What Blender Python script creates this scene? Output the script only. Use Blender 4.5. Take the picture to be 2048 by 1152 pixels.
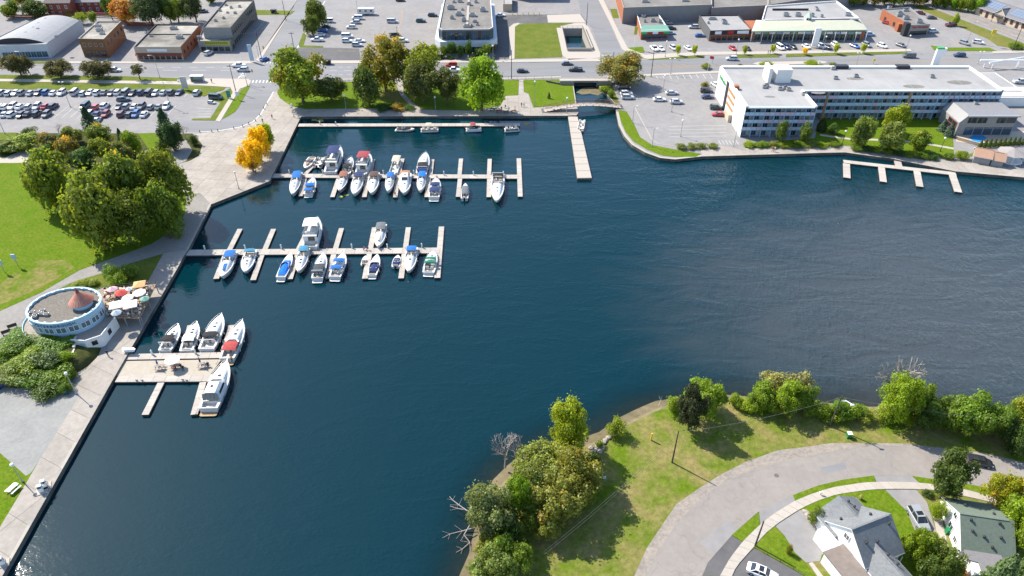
import bpy, bmesh, math, random
import numpy as np
from mathutils import Vector, Matrix
R = math.radians
scene = bpy.context.scene
col = scene.collection
for o in list(bpy.data.objects):
 bpy.data.objects.remove(o)

# ------------------------------------------------------------------ camera
CAM_H, PITCH, FPX = 100.0, R(37.15), 1420.0
cam_data = bpy.data.cameras.new("camera")
cam_data.sensor_width = 36.0
cam_data.lens = 36.0 * FPX / 2048.0
cam_data.clip_start = 1.0
cam_data.clip_end = 6000.0
cam = bpy.data.objects.new("camera", cam_data)
col.objects.link(cam)
cam.location = (0, 0, CAM_H)
cam.rotation_euler = (R(90) - PITCH, 0, 0)
scene.camera = cam

# ------------------------------------------------------------------ sky and sun
SUN_EL, SUN_AZ = R(44.5), R(-53.0)          # azimuth measured from +Y, negative to the left
world = bpy.data.worlds.new("World")
scene.world = world
world.use_nodes = True
wn = world.node_tree
wn.nodes.clear()
sky = wn.nodes.new("ShaderNodeTexSky")
sky.sky_type = 'NISHITA'
sky.sun_disc = False
sky.sun_elevation = SUN_EL
sky.sun_rotation = SUN_AZ % (2 * math.pi)
sky.air_density = 1.0
sky.dust_density = 0.6
sky.ozone_density = 2.0
bg = wn.nodes.new("ShaderNodeBackground")
bg.inputs['Strength'].default_value = 0.14
wo = wn.nodes.new("ShaderNodeOutputWorld")
wn.links.new(sky.outputs[0], bg.inputs[0])
wn.links.new(bg.outputs[0], wo.inputs[0])
sun_data = bpy.data.lights.new("sun", 'SUN')
sun_data.energy = 4.6
sun_data.angle = R(0.55)
sun_data.color = (1.0, 0.93, 0.82)
sun = bpy.data.objects.new("sun", sun_data)
col.objects.link(sun)
sd = Vector((math.sin(SUN_AZ) * math.cos(SUN_EL), math.cos(SUN_AZ) * math.cos(SUN_EL), math.sin(SUN_EL)))
sun.rotation_euler = (-sd).to_track_quat('-Z', 'Y').to_euler()
sun.location = sd * 400
vs = scene.view_settings
vs.view_transform = 'Standard'
vs.look = 'None'
vs.exposure = 1.04
vs.gamma = 1.0
vs.use_curve_mapping = False
scene.cycles.max_bounces = 7
scene.cycles.diffuse_bounces = 3
scene.cycles.glossy_bounces = 3
scene.cycles.transmission_bounces = 4
scene.cycles.transparent_max_bounces = 6
scene.cycles.sample_clamp_indirect = 4.0
scene.cycles.use_denoising = True

# ------------------------------------------------------------------ helpers
def P(px, py, z=0.0):
 """point of the photograph (2048 x 1152) -> point of the ground plane at height z"""
 x = (px - 1024.0) / FPX
 y = -(py - 576.0) / FPX
 dy = math.cos(PITCH) + y * math.sin(PITCH)
 dz = -math.sin(PITCH) + y * math.cos(PITCH)
 t = (z - CAM_H) / dz
 return Vector((x * t, dy * t, z))

def PL(pts, z=0.0):
 return [P(a, b, z) for a, b in pts]

def pxm(py):
 """pixels per metre at photo row py"""
 return math.cos(PITCH) * (py - 576 + FPX * math.tan(PITCH)) / CAM_H

class MB:
 """collects faces, links them as one mesh object"""
 def __init__(s):
  s.v, s.f, s.m = [], [], []
 def face(s, pts, m=0):
  n = len(s.v)
  s.v += [tuple(p) for p in pts]
  s.f.append(tuple(range(n, n + len(pts))))
  s.m.append(m)
 def mesh(s, vs_, fs_, m=0):
  n = len(s.v)
  s.v += [tuple(p) for p in vs_]
  for f in fs_:
   s.f.append(tuple(i + n for i in f))
   s.m.append(m)
 def prism(s, poly, z0, z1, m=0, mt=None, bottom=False):
  mt = m if mt is None else mt
  p = [(q[0], q[1]) for q in poly]
  if sum(p[i][0] * p[(i + 1) % len(p)][1] - p[(i + 1) % len(p)][0] * p[i][1] for i in range(len(p))) < 0:
   p.reverse()
  n = len(p)
  for i in range(n):
   a, b = p[i], p[(i + 1) % n]
   s.face([(*a, z0), (*b, z0), (*b, z1), (*a, z1)], m)
  s.face([(*a, z1) for a in p], mt)
  if bottom:
   s.face([(*a, z0) for a in reversed(p)], m)
 def box(s, x0, x1, y0, y1, z0, z1, m=0, mt=None):
  s.prism([(x0, y0), (x1, y0), (x1, y1), (x0, y1)], z0, z1, m, mt, True)
 def obox(s, c, ang, lx, ly, z0, z1, m=0, mt=None):
  ca, sa = math.cos(ang), math.sin(ang)
  q = [(-lx / 2, -ly / 2), (lx / 2, -ly / 2), (lx / 2, ly / 2), (-lx / 2, ly / 2)]
  s.prism([(c[0] + a * ca - b * sa, c[1] + a * sa + b * ca) for a, b in q], z0, z1, m, mt, True)
 def tube(s, p0, p1, r0, r1=None, n=6, m=0, caps=True):
  r1 = r0 if r1 is None else r1
  p0, p1 = Vector(p0), Vector(p1)
  d = (p1 - p0)
  if d.length < 1e-6:
   return
  d.normalize()
  a = d.orthogonal().normalized()
  b = d.cross(a)
  v = []
  for p, r in ((p0, r0), (p1, r1)):
   for i in range(n):
    t = 2 * math.pi * i / n
    v.append(p + a * (r * math.cos(t)) + b * (r * math.sin(t)))
  f = [(i, (i + 1) % n, n + (i + 1) % n, n + i) for i in range(n)]
  if caps:
   f += [tuple(range(n - 1, -1, -1)), tuple(range(n, 2 * n))]
  s.mesh(v, f, m)
 def path(s, pts, r, n=5, m=0):
  for a, b in zip(pts[:-1], pts[1:]):
   s.tube(a, b, r, r, n, m)
 def lathe(s, prof, n=12, m=0, c=(0, 0, 0), sx=1, sy=1):
  v, f = [], []
  for r, z in prof:
   for i in range(n):
    t = 2 * math.pi * i / n
    v.append((c[0] + r * sx * math.cos(t), c[1] + r * sy * math.sin(t), c[2] + z))
  for k in range(len(prof) - 1):
   for i in range(n):
    j = (i + 1) % n
    f.append((k * n + i, k * n + j, (k + 1) * n + j, (k + 1) * n + i))
  f.append(tuple(range(n - 1, -1, -1)))
  f.append(tuple((len(prof) - 1) * n + i for i in range(n)))
  s.mesh(v, f, m)
 def loft(s, rings, m=0, closed=True, caps=True):
  n = len(rings[0])
  v = [p for r in rings for p in r]
  f = []
  for k in range(len(rings) - 1):
   for i in range(n if closed else n - 1):
    j = (i + 1) % n
    f.append((k * n + i, k * n + j, (k + 1) * n + j, (k + 1) * n + i))
  if caps and closed:
   f.append(tuple(range(n - 1, -1, -1)))
   f.append(tuple((len(rings) - 1) * n + i for i in range(n)))
  s.mesh(v, f, m)
 def data(s, name, mats, off=None, smooth=False):
  me = bpy.data.meshes.new(name)
  v = s.v
  if off is not None:
   v = [(a - off[0], b - off[1], c - off[2]) for a, b, c in v]
  me.from_pydata(v, [], s.f)
  for m in (mats if isinstance(mats, (list, tuple)) else [mats]):
   me.materials.append(m)
  if any(s.m):
   me.polygons.foreach_set('material_index', s.m)
  if smooth:
   me.polygons.foreach_set('use_smooth', [True] * len(s.f))
  me.update()
  return me
 def build(s, name, mats, parent=None, smooth=False, world=False):
  """world=True: vertices are world coordinates, parent sits unrotated at parent.location"""
  off = None
  if world and parent is not None:
   off = parent.location if parent.parent is None else parent.location + parent.parent.location
  o = bpy.data.objects.new(name, s.data(name, mats, off, smooth))
  col.objects.link(o)
  o.parent = parent
  return o

LABELS = {}
def tag(o, label, cat, group=None):
 o['label'] = label
 o['category'] = cat
 if group:
  o['group'] = group
 return o

def thing(name, label, cat, loc=(0, 0, 0), rz=0.0, group=None):
 o = bpy.data.objects.new(name, None)
 col.objects.link(o)
 o.empty_display_size = 0.3
 o.location = loc
 o.rotation_euler = (0, 0, rz)
 return tag(o, label, cat, group)

def put(name, me, parent, loc=(0, 0, 0), rz=0.0, scale=None):
 o = bpy.data.objects.new(name, me)
 col.objects.link(o)
 o.parent = parent
 o.location = loc
 o.rotation_euler = (0, 0, rz)
 if scale is not None:
  o.scale = scale
 return o

def copy_tree(o, parent=None):
 c = o.copy()
 col.objects.link(c)
 c.parent = parent
 for ch in list(o.children):
  copy_tree(ch, c)
 return c

def struct(o, kind='structure'):
 o['kind'] = kind
 return o

def sheet(name, px, z, m, kind='structure', world=None):
 b = MB()
 pts = world if world is not None else PL(px, z)
 pts = [(p[0], p[1], z) for p in pts]
 a = sum(pts[i][0] * pts[(i + 1) % len(pts)][1] - pts[(i + 1) % len(pts)][0] * pts[i][1] for i in range(len(pts)))
 if a < 0:
  pts = pts[::-1]
 b.face(pts)
 return struct(b.build(name, m), kind)

def clip(poly, x0, x1, y0, y1):
 """polygon clipped to a box"""
 for ax, lim, sg in ((0, x0, 1), (0, x1, -1), (1, y0, 1), (1, y1, -1)):
  out = []
  for i in range(len(poly)):
   a, b = poly[i - 1], poly[i]
   ia, ib = sg * (a[ax] - lim) >= 0, sg * (b[ax] - lim) >= 0
   if ia != ib:
    t = (lim - a[ax]) / (b[ax] - a[ax])
    out.append((a[0] + t * (b[0] - a[0]), a[1] + t * (b[1] - a[1])))
   if ib:
    out.append(b)
  poly = out
  if not poly:
   return []
 return poly

def slabs(base, px, cell, z0, z1, m, ang=0.0, gap=0.05, name='slab', cx=None, cy=None, limit=290):
 """cuts a paved area into single slabs, children of base"""
 rnd = random.Random(5)
 ca, sa = math.cos(-ang), math.sin(-ang)
 poly = [(p.x * ca - p.y * sa, p.x * sa + p.y * ca) for p in PL(px)]
 cx, cy = cx or cell, cy or cell
 xs, ys = [p[0] for p in poly], [p[1] for p in poly]
 ca, sa = math.cos(ang), math.sin(ang)
 cells = []
 for i in range(int((max(xs) - min(xs)) / cx) + 1):
  for j in range(int((max(ys) - min(ys)) / cy) + 1):
   a, b = min(xs) + i * cx, min(ys) + j * cy
   q = clip(poly, a + gap / 2, a + cx - gap / 2, b + gap / 2, b + cy - gap / 2)
   if len(q) < 3:
    continue
   ar = abs(sum(q[k - 1][0] * q[k][1] - q[k][0] * q[k - 1][1] for k in range(len(q)))) / 2
   if ar > 0.15:
    cells.append((b, [(x * ca - y * sa, x * sa + y * ca) for x, y in q]))
 cells.sort(key=lambda t: t[0])
 rest = MB()
 for k, (_, q) in enumerate(cells):
  if k < limit:
   b = MB()
   b.prism(q, z0, z1 + rnd.uniform(-.006, .006))
   o = b.build(name, m, base, world=True)
   o.color = (*[rnd.uniform(.93, 1.04)] * 3, 1)
  else:
   rest.prism(q, z0, z1)
 if rest.f:
  o = rest.build(name + '_field', m, base, world=True)
  o['kind'] = 'stuff'

# ------------------------------------------------------------------ materials
MATS = {}
def mat(name, c, rough=0.7, noise=0.0, scale=1.0, spec=0.3, metal=0.0, obcol=False, c2=None, bump=0.0, bscale=None, detail=5.0, crack=None, coat=0.0, stretch=None):
 if name in MATS:
  return MATS[name]
 m = bpy.data.materials.new(name)
 m.use_nodes = True
 nt = m.node_tree
 N, Lk = nt.nodes, nt.links
 b = N['Principled BSDF']
 b.inputs['Roughness'].default_value = rough
 b.inputs['Specular IOR Level'].default_value = spec
 b.inputs['Metallic'].default_value = metal
 b.inputs['Coat Weight'].default_value = coat
 src = None
 if noise or c2 is not None or bump:
  g = N.new('ShaderNodeNewGeometry')
  vec = g.outputs['Position']
  if stretch:
   mp = N.new('ShaderNodeMapping')
   mp.inputs['Scale'].default_value = stretch
   Lk.new(vec, mp.inputs[0])
   vec = mp.outputs[0]
 rgb = N.new('ShaderNodeRGB')
 rgb.outputs[0].default_value = (*c, 1)
 src = rgb.outputs[0]
 if c2 is not None:
  n2 = N.new('ShaderNodeTexNoise')
  n2.inputs['Scale'].default_value = scale * 0.16
  n2.inputs['Detail'].default_value = 6
  n2.inputs['Roughness'].default_value = .62
  Lk.new(vec, n2.inputs['Vector'])
  rp = N.new('ShaderNodeMapRange')
  rp.inputs[1].default_value, rp.inputs[2].default_value = .36, .64
  Lk.new(n2.outputs['Fac'], rp.inputs[0])
  mx = N.new('ShaderNodeMix')
  mx.data_type = 'RGBA'
  Lk.new(rp.outputs[0], mx.inputs[0])
  Lk.new(src, mx.inputs[6])
  mx.inputs[7].default_value = (*c2, 1)
  src = mx.outputs[2]
 if noise:
  n1 = N.new('ShaderNodeTexNoise')
  n1.inputs['Scale'].default_value = scale
  n1.inputs['Detail'].default_value = detail
  n1.inputs['Roughness'].default_value = .65
  Lk.new(vec, n1.inputs['Vector'])
  rp = N.new('ShaderNodeMapRange')
  rp.inputs[1].default_value, rp.inputs[2].default_value = .25, .75
  rp.inputs[3].default_value, rp.inputs[4].default_value = 1 - noise, 1 + noise
  Lk.new(n1.outputs['Fac'], rp.inputs[0])
  mu = N.new('ShaderNodeVectorMath')
  mu.operation = 'SCALE'
  Lk.new(src, mu.inputs[0])
  Lk.new(rp.outputs[0], mu.inputs['Scale'])
  src = mu.outputs[0]
 if crack:
  nz = N.new('ShaderNodeTexNoise')
  nz.inputs['Scale'].default_value = crack * 2.5
  Lk.new(vec, nz.inputs['Vector'])
  ad = N.new('ShaderNodeVectorMath')
  ad.operation = 'MULTIPLY_ADD'
  Lk.new(nz.outputs['Color'], ad.inputs[0])
  ad.inputs[1].default_value = (.5 / crack,) * 3
  Lk.new(vec, ad.inputs[2])
  vo = N.new('ShaderNodeTexVoronoi')
  vo.feature = 'DISTANCE_TO_EDGE'
  vo.inputs['Scale'].default_value = crack
  Lk.new(ad.outputs[0], vo.inputs['Vector'])
  rp = N.new('ShaderNodeMapRange')
  rp.inputs[1].default_value, rp.inputs[2].default_value = 0.0, .012
  rp.inputs[3].default_value, rp.inputs[4].default_value = .86, 1
  Lk.new(vo.outputs['Distance'], rp.inputs[0])
  mu = N.new('ShaderNodeVectorMath')
  mu.operation = 'SCALE'
  Lk.new(src, mu.inputs[0])
  Lk.new(rp.outputs[0], mu.inputs['Scale'])
  src = mu.outputs[0]
 if obcol:
  oi = N.new('ShaderNodeObjectInfo')
  mu = N.new('ShaderNodeVectorMath')
  mu.operation = 'MULTIPLY'
  Lk.new(src, mu.inputs[0])
  Lk.new(oi.outputs['Color'], mu.inputs[1])
  src = mu.outputs[0]
 Lk.new(src, b.inputs['Base Color'])
 if bump:
  nb = N.new('ShaderNodeTexNoise')
  nb.inputs['Scale'].default_value = bscale or scale * 3
  nb.inputs['Detail'].default_value = 4
  Lk.new(vec, nb.inputs['Vector'])
  bp = N.new('ShaderNodeBump')
  bp.inputs['Strength'].default_value = 1.0
  bp.inputs['Distance'].default_value = bump
  Lk.new(nb.outputs['Fac'], bp.inputs['Height'])
  Lk.new(bp.outputs[0], b.inputs['Normal'])
 MATS[name] = m
 return m

ASPHALT = mat('asphalt', (.205, .198, .195), .9, .13, .5, .15, c2=(.235, .226, .22), detail=8)
STREET = mat('street_asphalt', (.20, .20, .205), .85, .09, .35, .2, c2=(.165, .165, .17), detail=8, stretch=(.15, 1, 1))
NEWASPH = mat('dark_asphalt', (.085, .083, .085), .85, .15, .8, .25, c2=(.11, .108, .108), detail=8)
ROAD = mat('worn_road', (.245, .222, .20), .9, .10, .9, .15, c2=(.215, .195, .178), detail=9, crack=.13)
SHOULDER = mat('gravel_shoulder', (.27, .235, .20), .95, .3, 1.6, .1, c2=(.21, .19, .17), detail=9)
GRAVEL = mat('gravel', (.25, .25, .235), .95, .14, 1.5, .1, c2=(.215, .215, .205), detail=9)
PATHM = mat('path_gravel', (.215, .205, .19), .95, .15, 1.2, .1, c2=(.25, .235, .215), detail=9)
CONC = mat('concrete', (.315, .285, .25), .85, .17, .9, .2, c2=(.262, .236, .206), detail=9, obcol=True)
SIDEW = mat('sidewalk_concrete', (.36, .325, .28), .85, .08, 1.5, .2, detail=8)
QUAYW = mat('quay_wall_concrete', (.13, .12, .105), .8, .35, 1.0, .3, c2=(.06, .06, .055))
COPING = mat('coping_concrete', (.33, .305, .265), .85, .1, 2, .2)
LAWN = mat('lawn', (.085, .12, .016), .95, .30, 1.4, .05, c2=(.125, .14, .028), detail=10, bump=.08, bscale=3)
LAWN_B = mat('lawn_bright', (.078, .138, .006), .95, .38, 1.6, .05, c2=(.108, .148, .013), detail=10, bump=.08, bscale=3)
LAWN_DRY = mat('lawn_dry', (.086, .136, .008), .95, .38, 1.1, .05, c2=(.20, .165, .065), detail=12, bump=.08, bscale=3)
LAWN_TAN = mat('lawn_tan', (.17, .145, .05), .95, .25, 1.0, .05, c2=(.10, .13, .02), detail=10)
SOIL = mat('garden_soil', (.045, .045, .02), .95, .5, .8, .05, c2=(.07, .085, .02), detail=9)
MUD = mat('shore_mud', (.17, .135, .08), .9, .3, .8, .2, c2=(.11, .095, .05), detail=8)
PAINT_W = mat('road_paint_white', (.55, .55, .53), .8, .15, 3)
PAINT_Y = mat('road_paint_yellow', (.45, .27, .06), .8, .2, 3)
WHITE = mat('white_paint', (.74, .74, .72), .5, .05, 2)
BWHITE = mat('boat_gelcoat', (.62, .62, .605), .3, .05, 1.5, .5, coat=.3)
BDECK = mat('boat_deck', (.54, .53, .50), .5, .05, 2)
DARKM = mat('dark_metal', (.03, .03, .035), .5)
GREYM = mat('grey_metal', (.32, .33, .34), .45, .1, 2, .5, .4)
STEEL = mat('stainless_steel', (.6, .6, .62), .25, 0, 1, .5, .9)
BLACK = mat('black_rubber', (.015, .015, .016), .7)
GLASS = mat('window_glass', (.02, .028, .035), .06, 0, 1, .7)
GLASSB = mat('blue_glass', (.025, .06, .10), .08, 0, 1, .7)
FLOATM = mat('dock_float', (.05, .045, .04), .9, .2, 2)
PLANK = mat('dock_planking', (.40, .365, .32), .9, .12, 1.2, .1, c2=(.35, .32, .285), obcol=True, stretch=(1, 6, 1), detail=7)
CANVAS = mat('canvas', (1, 1, 1), .85, .06, 2.5, .2, obcol=True)
PAINTC = mat('vehicle_paint', (1, 1, 1), .28, 0, 1, .5, obcol=True, coat=.6)
ROOFG = mat('flat_roof_gravel', (.20, .19, .175), .95, .2, .6, .1, c2=(.15, .14, .13), detail=9)
ROOFP = mat('flat_roof_pale', (.30, .295, .29), .9, .10, .25, .15, c2=(.25, .246, .242), detail=8)
ROOFSTAIN = mat('flat_roof_stained', (.33, .31, .27), .95, .25, .35, .1, c2=(.13, .12, .105), detail=9)
BRICK_O = mat('orange_brick', (.30, .105, .05), .9, .2, 1.5)
BRICK_B = mat('brown_brick', (.17, .085, .04), .9, .25, 1.5)
BRICK_R = mat('red_brick', (.22, .06, .04), .9, .2, 1.5)
STUCCO = mat('grey_wall', (.26, .25, .24), .9, .1, 1.0)
CREAM = mat('cream_wall', (.45, .36, .27), .9, .08, 1.0)
BARK = mat('bark', (.10, .075, .055), .95, .3, 3)
BAREWOOD = mat('bare_wood', (.30, .26, .23), .95, .25, 3)
POLEWOOD = mat('pole_wood', (.075, .06, .05), .9, .3, 2)
# ------------------------------------------------------------------ land, water, paving
ZW = -0.9                                   # water level; land is at 0
QUAY_W = [(-60, 1266), (5, 1152), (224, 763), (353, 540), (368, 512), (377, 499), (422, 409), (540, 362), (544, 352), (549, 343), (592, 254), (602, 233.5)]
QUAY_N = [(602, 233.5), (1135, 231.5)]
CANAL_L = [(1153, 231), (1157, 225), (1153, 208.5), (1146.5, 168)]
CANAL_R = [(1194, 168), (1214, 190), (1229.6, 208)]
SHORE_C = [(1232, 224), (1237.5, 251), (1248, 272), (1264, 290), (1290, 305), (1320, 316), (1350, 319), (1404, 313)]
QUAY_E = [(1404, 313), (1640, 306), (1690, 305), (1786, 318), (1911, 343), (2048, 355), (2330, 378)]
SHORE_S = [(2330, 925), (2048, 852), (1990, 842), (1900, 832), (1840, 828), (1753, 829), (1690, 824), (1640, 818), (1560, 812), (1500, 808), (1450, 803), (1400, 806),
           (1326, 816), (1290, 832), (1258, 848), (1219, 877), (1180, 891), (1154, 893), (1110, 900), (1065, 920), (1035, 945), (1015, 965), (1003, 1000), (990, 1035), (980, 1070), (972, 1110), (956, 1148), (935, 1200), (915, 1290)]
WATER = [*QUAY_W, *QUAY_N[1:], *CANAL_L, *CANAL_R, *SHORE_C, *QUAY_E[1:], *SHORE_S]
BASIN = [(1125.5, 57), (1164, 57), (1182, 101), (1135, 101)]

def fill(name, loops, z, m):
 bm = bmesh.new()
 edges = []
 for lp in loops:
  vs_ = [bm.verts.new((p[0], p[1], z)) for p in lp]
  edges += [bm.edges.new((vs_[i], vs_[(i + 1) % len(vs_)])) for i in range(len(vs_))]
 bmesh.ops.triangle_fill(bm, use_beauty=True, edges=edges, normal=(0, 0, 1))
 for f in bm.faces:
  if f.normal.z < 0:
   f.normal_flip()
 me = bpy.data.meshes.new(name)
 bm.to_mesh(me)
 bm.free()
 me.materials.append(m)
 o = bpy.data.objects.new(name, me)
 col.objects.link(o)
 return struct(o)

fill('ground', [[(-1500, -1500), (1500, -1500), (1500, 2200), (-1500, 2200)], PL(WATER), PL(BASIN)], 0, ASPHALT)

# ---- water
def offset_line(pts, d):
 out = []
 for i, p in enumerate(pts):
  a = pts[max(i - 1, 0)]
  b = pts[min(i + 1, len(pts) - 1)]
  t = (b - a).normalized()
  out.append(p + Vector((t.y, -t.x, 0)) * d)
 return out

def water_material():
 m = bpy.data.materials.new('lake_water')
 m.use_nodes = True
 N, Lk = m.node_tree.nodes, m.node_tree.links
 b = N['Principled BSDF']
 out = N['Material Output']
 b.inputs['IOR'].default_value = 1.333
 b.inputs['Specular IOR Level'].default_value = .5
 g = N.new('ShaderNodeNewGeometry')
 def noise(scale, stretch, rot, det=3, dist=0.0, rough=.55):
  mp = N.new('ShaderNodeMapping')
  mp.inputs['Rotation'].default_value = (0, 0, R(rot))
  mp.inputs['Scale'].default_value = stretch
  Lk.new(g.outputs['Position'], mp.inputs[0])
  n = N.new('ShaderNodeTexNoise')
  n.inputs['Scale'].default_value = scale
  n.inputs['Detail'].default_value = det
  n.inputs['Roughness'].default_value = rough
  n.inputs['Distortion'].default_value = dist
  Lk.new(mp.outputs[0], n.inputs['Vector'])
  return n.outputs['Fac']
 def math_(op, a, c):
  n = N.new('ShaderNodeMath')
  n.operation = op
  for i, q in enumerate((a, c)):
   if isinstance(q, (int, float)):
    n.inputs[i].default_value = q
   else:
    Lk.new(q, n.inputs[i])
  return n.outputs[0]
 def ramp(q, a, c, lo=0.0, hi=1.0):
  n = N.new('ShaderNodeMapRange')
  n.interpolation_type = 'SMOOTHSTEP'
  n.inputs[1].default_value, n.inputs[2].default_value = a, c
  n.inputs[3].default_value, n.inputs[4].default_value = lo, hi
  Lk.new(q, n.inputs[0])
  return n.outputs[0]
 sx = N.new('ShaderNodeSeparateXYZ')
 Lk.new(g.outputs['Position'], sx.inputs[0])
 big = noise(.018, (1, 1, 1), 20, 3)
 # wind: the open lake to the right is rougher than the sheltered marina
 ww = math_('ADD', sx.outputs[0], math_('MULTIPLY', math_('SUBTRACT', big, .5), 70))
 wind = ramp(ww, 5, 75)
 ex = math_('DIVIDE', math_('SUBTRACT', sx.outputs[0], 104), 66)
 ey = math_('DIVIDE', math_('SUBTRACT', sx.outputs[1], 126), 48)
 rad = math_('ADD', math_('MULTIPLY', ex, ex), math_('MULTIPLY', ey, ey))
 calm = ramp(sx.outputs[1], 232, 190, .22, 1.0)
 fine = noise(1.15, (1, 1.7, 1), -25, 3, .3)
 mid = noise(.38, (1, 2.1, 1), 15, 3, .5)
 gust = noise(.07, (1, 2.6, 1), -12, 4, .8)
 fine_r = noise(.62, (1.9, .75, 1), 28, 3, .4)
 amp = math_('MULTIPLY', ramp(gust, .35, .7, .55, 1.25), calm)
 h1 = math_('ADD', math_('MULTIPLY', fine, .018), math_('MULTIPLY', mid, .024))
 # sheltered strip under the west quay, more breeze further out
 h1 = math_('MULTIPLY', math_('MULTIPLY', h1, amp), ramp(math_('ADD', sx.outputs[0], math_('MULTIPLY', sx.outputs[1], .25)), -55, 25, .8, 3.2))
 h2 = math_('MULTIPLY', math_('MULTIPLY', fine_r, .30), math_('MULTIPLY', wind, ramp(gust, .3, .65, .5, 1.2)))
 h = math_('ADD', h1, h2)
 bp = N.new('ShaderNodeBump')
 bp.inputs['Strength'].default_value = 1
 bp.inputs['Distance'].default_value = 1.0
 Lk.new(h, bp.inputs['Height'])
 Lk.new(bp.outputs[0], b.inputs['Normal'])
 Lk.new(ramp(wind, 0, 1, .035, .12), b.inputs['Roughness'])
 # body colour: teal, with the grey sky sheen on the right painted in
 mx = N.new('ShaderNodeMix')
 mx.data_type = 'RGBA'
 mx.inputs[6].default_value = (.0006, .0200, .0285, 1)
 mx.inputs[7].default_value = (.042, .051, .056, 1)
 sky_sheen = ramp(math_('ADD', rad, math_('MULTIPLY', math_('SUBTRACT', math_('ADD', gust, big), 1.0), 1.0)), 1.7, -.1)
 Lk.new(sky_sheen, mx.inputs[0])
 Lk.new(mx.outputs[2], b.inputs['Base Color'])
 # the bottom shows through where it is shallow
 at = N.new('ShaderNodeAttribute')
 at.attribute_name = 'depth'
 tr = N.new('ShaderNodeBsdfTransparent')
 tr.inputs[0].default_value = (.5, .5, .42, 1)
 ms = N.new('ShaderNodeMixShader')
 Lk.new(ramp(math_('ADD', at.outputs['Fac'], math_('MULTIPLY', math_('SUBTRACT', mid, .5), .25)), -.1, 1.0, .28, 1.0), ms.inputs[0])
 Lk.new(tr.outputs[0], ms.inputs[1])
 Lk.new(b.outputs[0], ms.inputs[2])
 Lk.new(ms.outputs[0], out.inputs[0])
 return m
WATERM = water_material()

def build_water():
 sh = PL(SHORE_S)
 in_w = [p + Vector((0, 0, ZW)) for p in offset_line(sh, -1.6)]
 rings = [(in_w, 0.0)]
 for d, a in ((5, .42), (12.5, 1.0)):
  q = [p + Vector((0, 0, ZW)) for p in offset_line(sh, d)]
  for _ in range(3 if d > 6 else 1):
   q = [q[0]] + [(q[i - 1] + q[i] * 2 + q[i + 1]) / 4 for i in range(1, len(q) - 1)] + [q[-1]]
  rings.append((q, a))
 verts, faces, dep = [], [], []
 n = len(sh)
 for r, a in rings:
  verts += [tuple(p) for p in r]
  dep += [a] * n
 for k in range(len(rings) - 1):
  for i in range(n - 1):
   faces.append((k * n + i, k * n + i + 1, (k + 1) * n + i + 1, (k + 1) * n + i))
 rest = PL(WATER[:len(WATER) - len(SHORE_S)])
 # a little past the quay edges, hidden behind the walls
 bm = bmesh.new()
 k0 = (len(rings) - 1) * n
 lp = [bm.verts.new((p.x, p.y, ZW)) for p in rest] + [bm.verts.new(verts[k0 + i]) for i in range(n)]
 es = [bm.edges.new((lp[i], lp[(i + 1) % len(lp)])) for i in range(len(lp))]
 bmesh.ops.triangle_fill(bm, use_beauty=True, edges=es, normal=(0, 0, 1))
 bm.verts.index_update()
 off = len(verts)
 verts += [tuple(v.co) for v in bm.verts]
 dep += [1.0] * len(bm.verts)
 faces += [tuple(v.index + off for v in f.verts) for f in bm.faces]
 bm.free()
 me = bpy.data.meshes.new('lake')
 me.from_pydata(verts, [], faces)
 bm = bmesh.new()
 bm.from_mesh(me)
 for f in bm.faces:
  if f.normal.z < 0:
   f.normal_flip()
 bm.to_mesh(me)
 bm.free()
 at = me.attributes.new('depth', 'FLOAT', 'POINT')
 at.data.foreach_set('value', dep)
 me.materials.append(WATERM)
 o = bpy.data.objects.new('lake', me)
 col.objects.link(o)
 struct(o)
 # sloping natural bank under the water edge
 b = MB()
 r0 = sh
 r1 = [p + Vector((0, 0, -.75)) for p in offset_line(sh, 1.0)]
 r2 = [p + Vector((0, 0, -2.3)) for p in offset_line(sh, 20)]
 for a, c in ((r0, r1), (r1, r2)):
  for i in range(n - 1):
   b.face([a[i], a[i + 1], c[i + 1], c[i]])
 struct(b.build('shore_bank', MUD))
build_water()
b = MB()
q = PL(BASIN)
b.face([(p.x, p.y, -3.4) for p in q])
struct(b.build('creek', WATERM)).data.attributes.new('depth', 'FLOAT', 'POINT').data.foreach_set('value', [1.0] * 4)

# ---- quay walls with a pale coping
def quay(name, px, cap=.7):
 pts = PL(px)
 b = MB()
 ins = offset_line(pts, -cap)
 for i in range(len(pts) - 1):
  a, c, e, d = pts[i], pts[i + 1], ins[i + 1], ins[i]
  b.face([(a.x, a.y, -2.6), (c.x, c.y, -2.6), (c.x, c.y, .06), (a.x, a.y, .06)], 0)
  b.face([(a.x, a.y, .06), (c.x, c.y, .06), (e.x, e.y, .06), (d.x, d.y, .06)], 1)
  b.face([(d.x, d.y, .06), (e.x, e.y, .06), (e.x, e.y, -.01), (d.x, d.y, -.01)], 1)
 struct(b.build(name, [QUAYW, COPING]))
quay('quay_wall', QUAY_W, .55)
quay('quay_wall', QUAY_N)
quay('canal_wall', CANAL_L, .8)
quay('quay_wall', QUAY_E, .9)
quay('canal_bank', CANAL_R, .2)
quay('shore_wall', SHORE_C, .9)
b = MB()
q = PL(BASIN)
for i in range(4):
 a, c = q[i], q[(i + 1) % 4]
 b.face([(c.x, c.y, .02), (a.x, a.y, .02), (a.x, a.y, -3.8), (c.x, c.y, -3.8)], 0)
struct(b.build('basin_wall', [COPING]))

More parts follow.
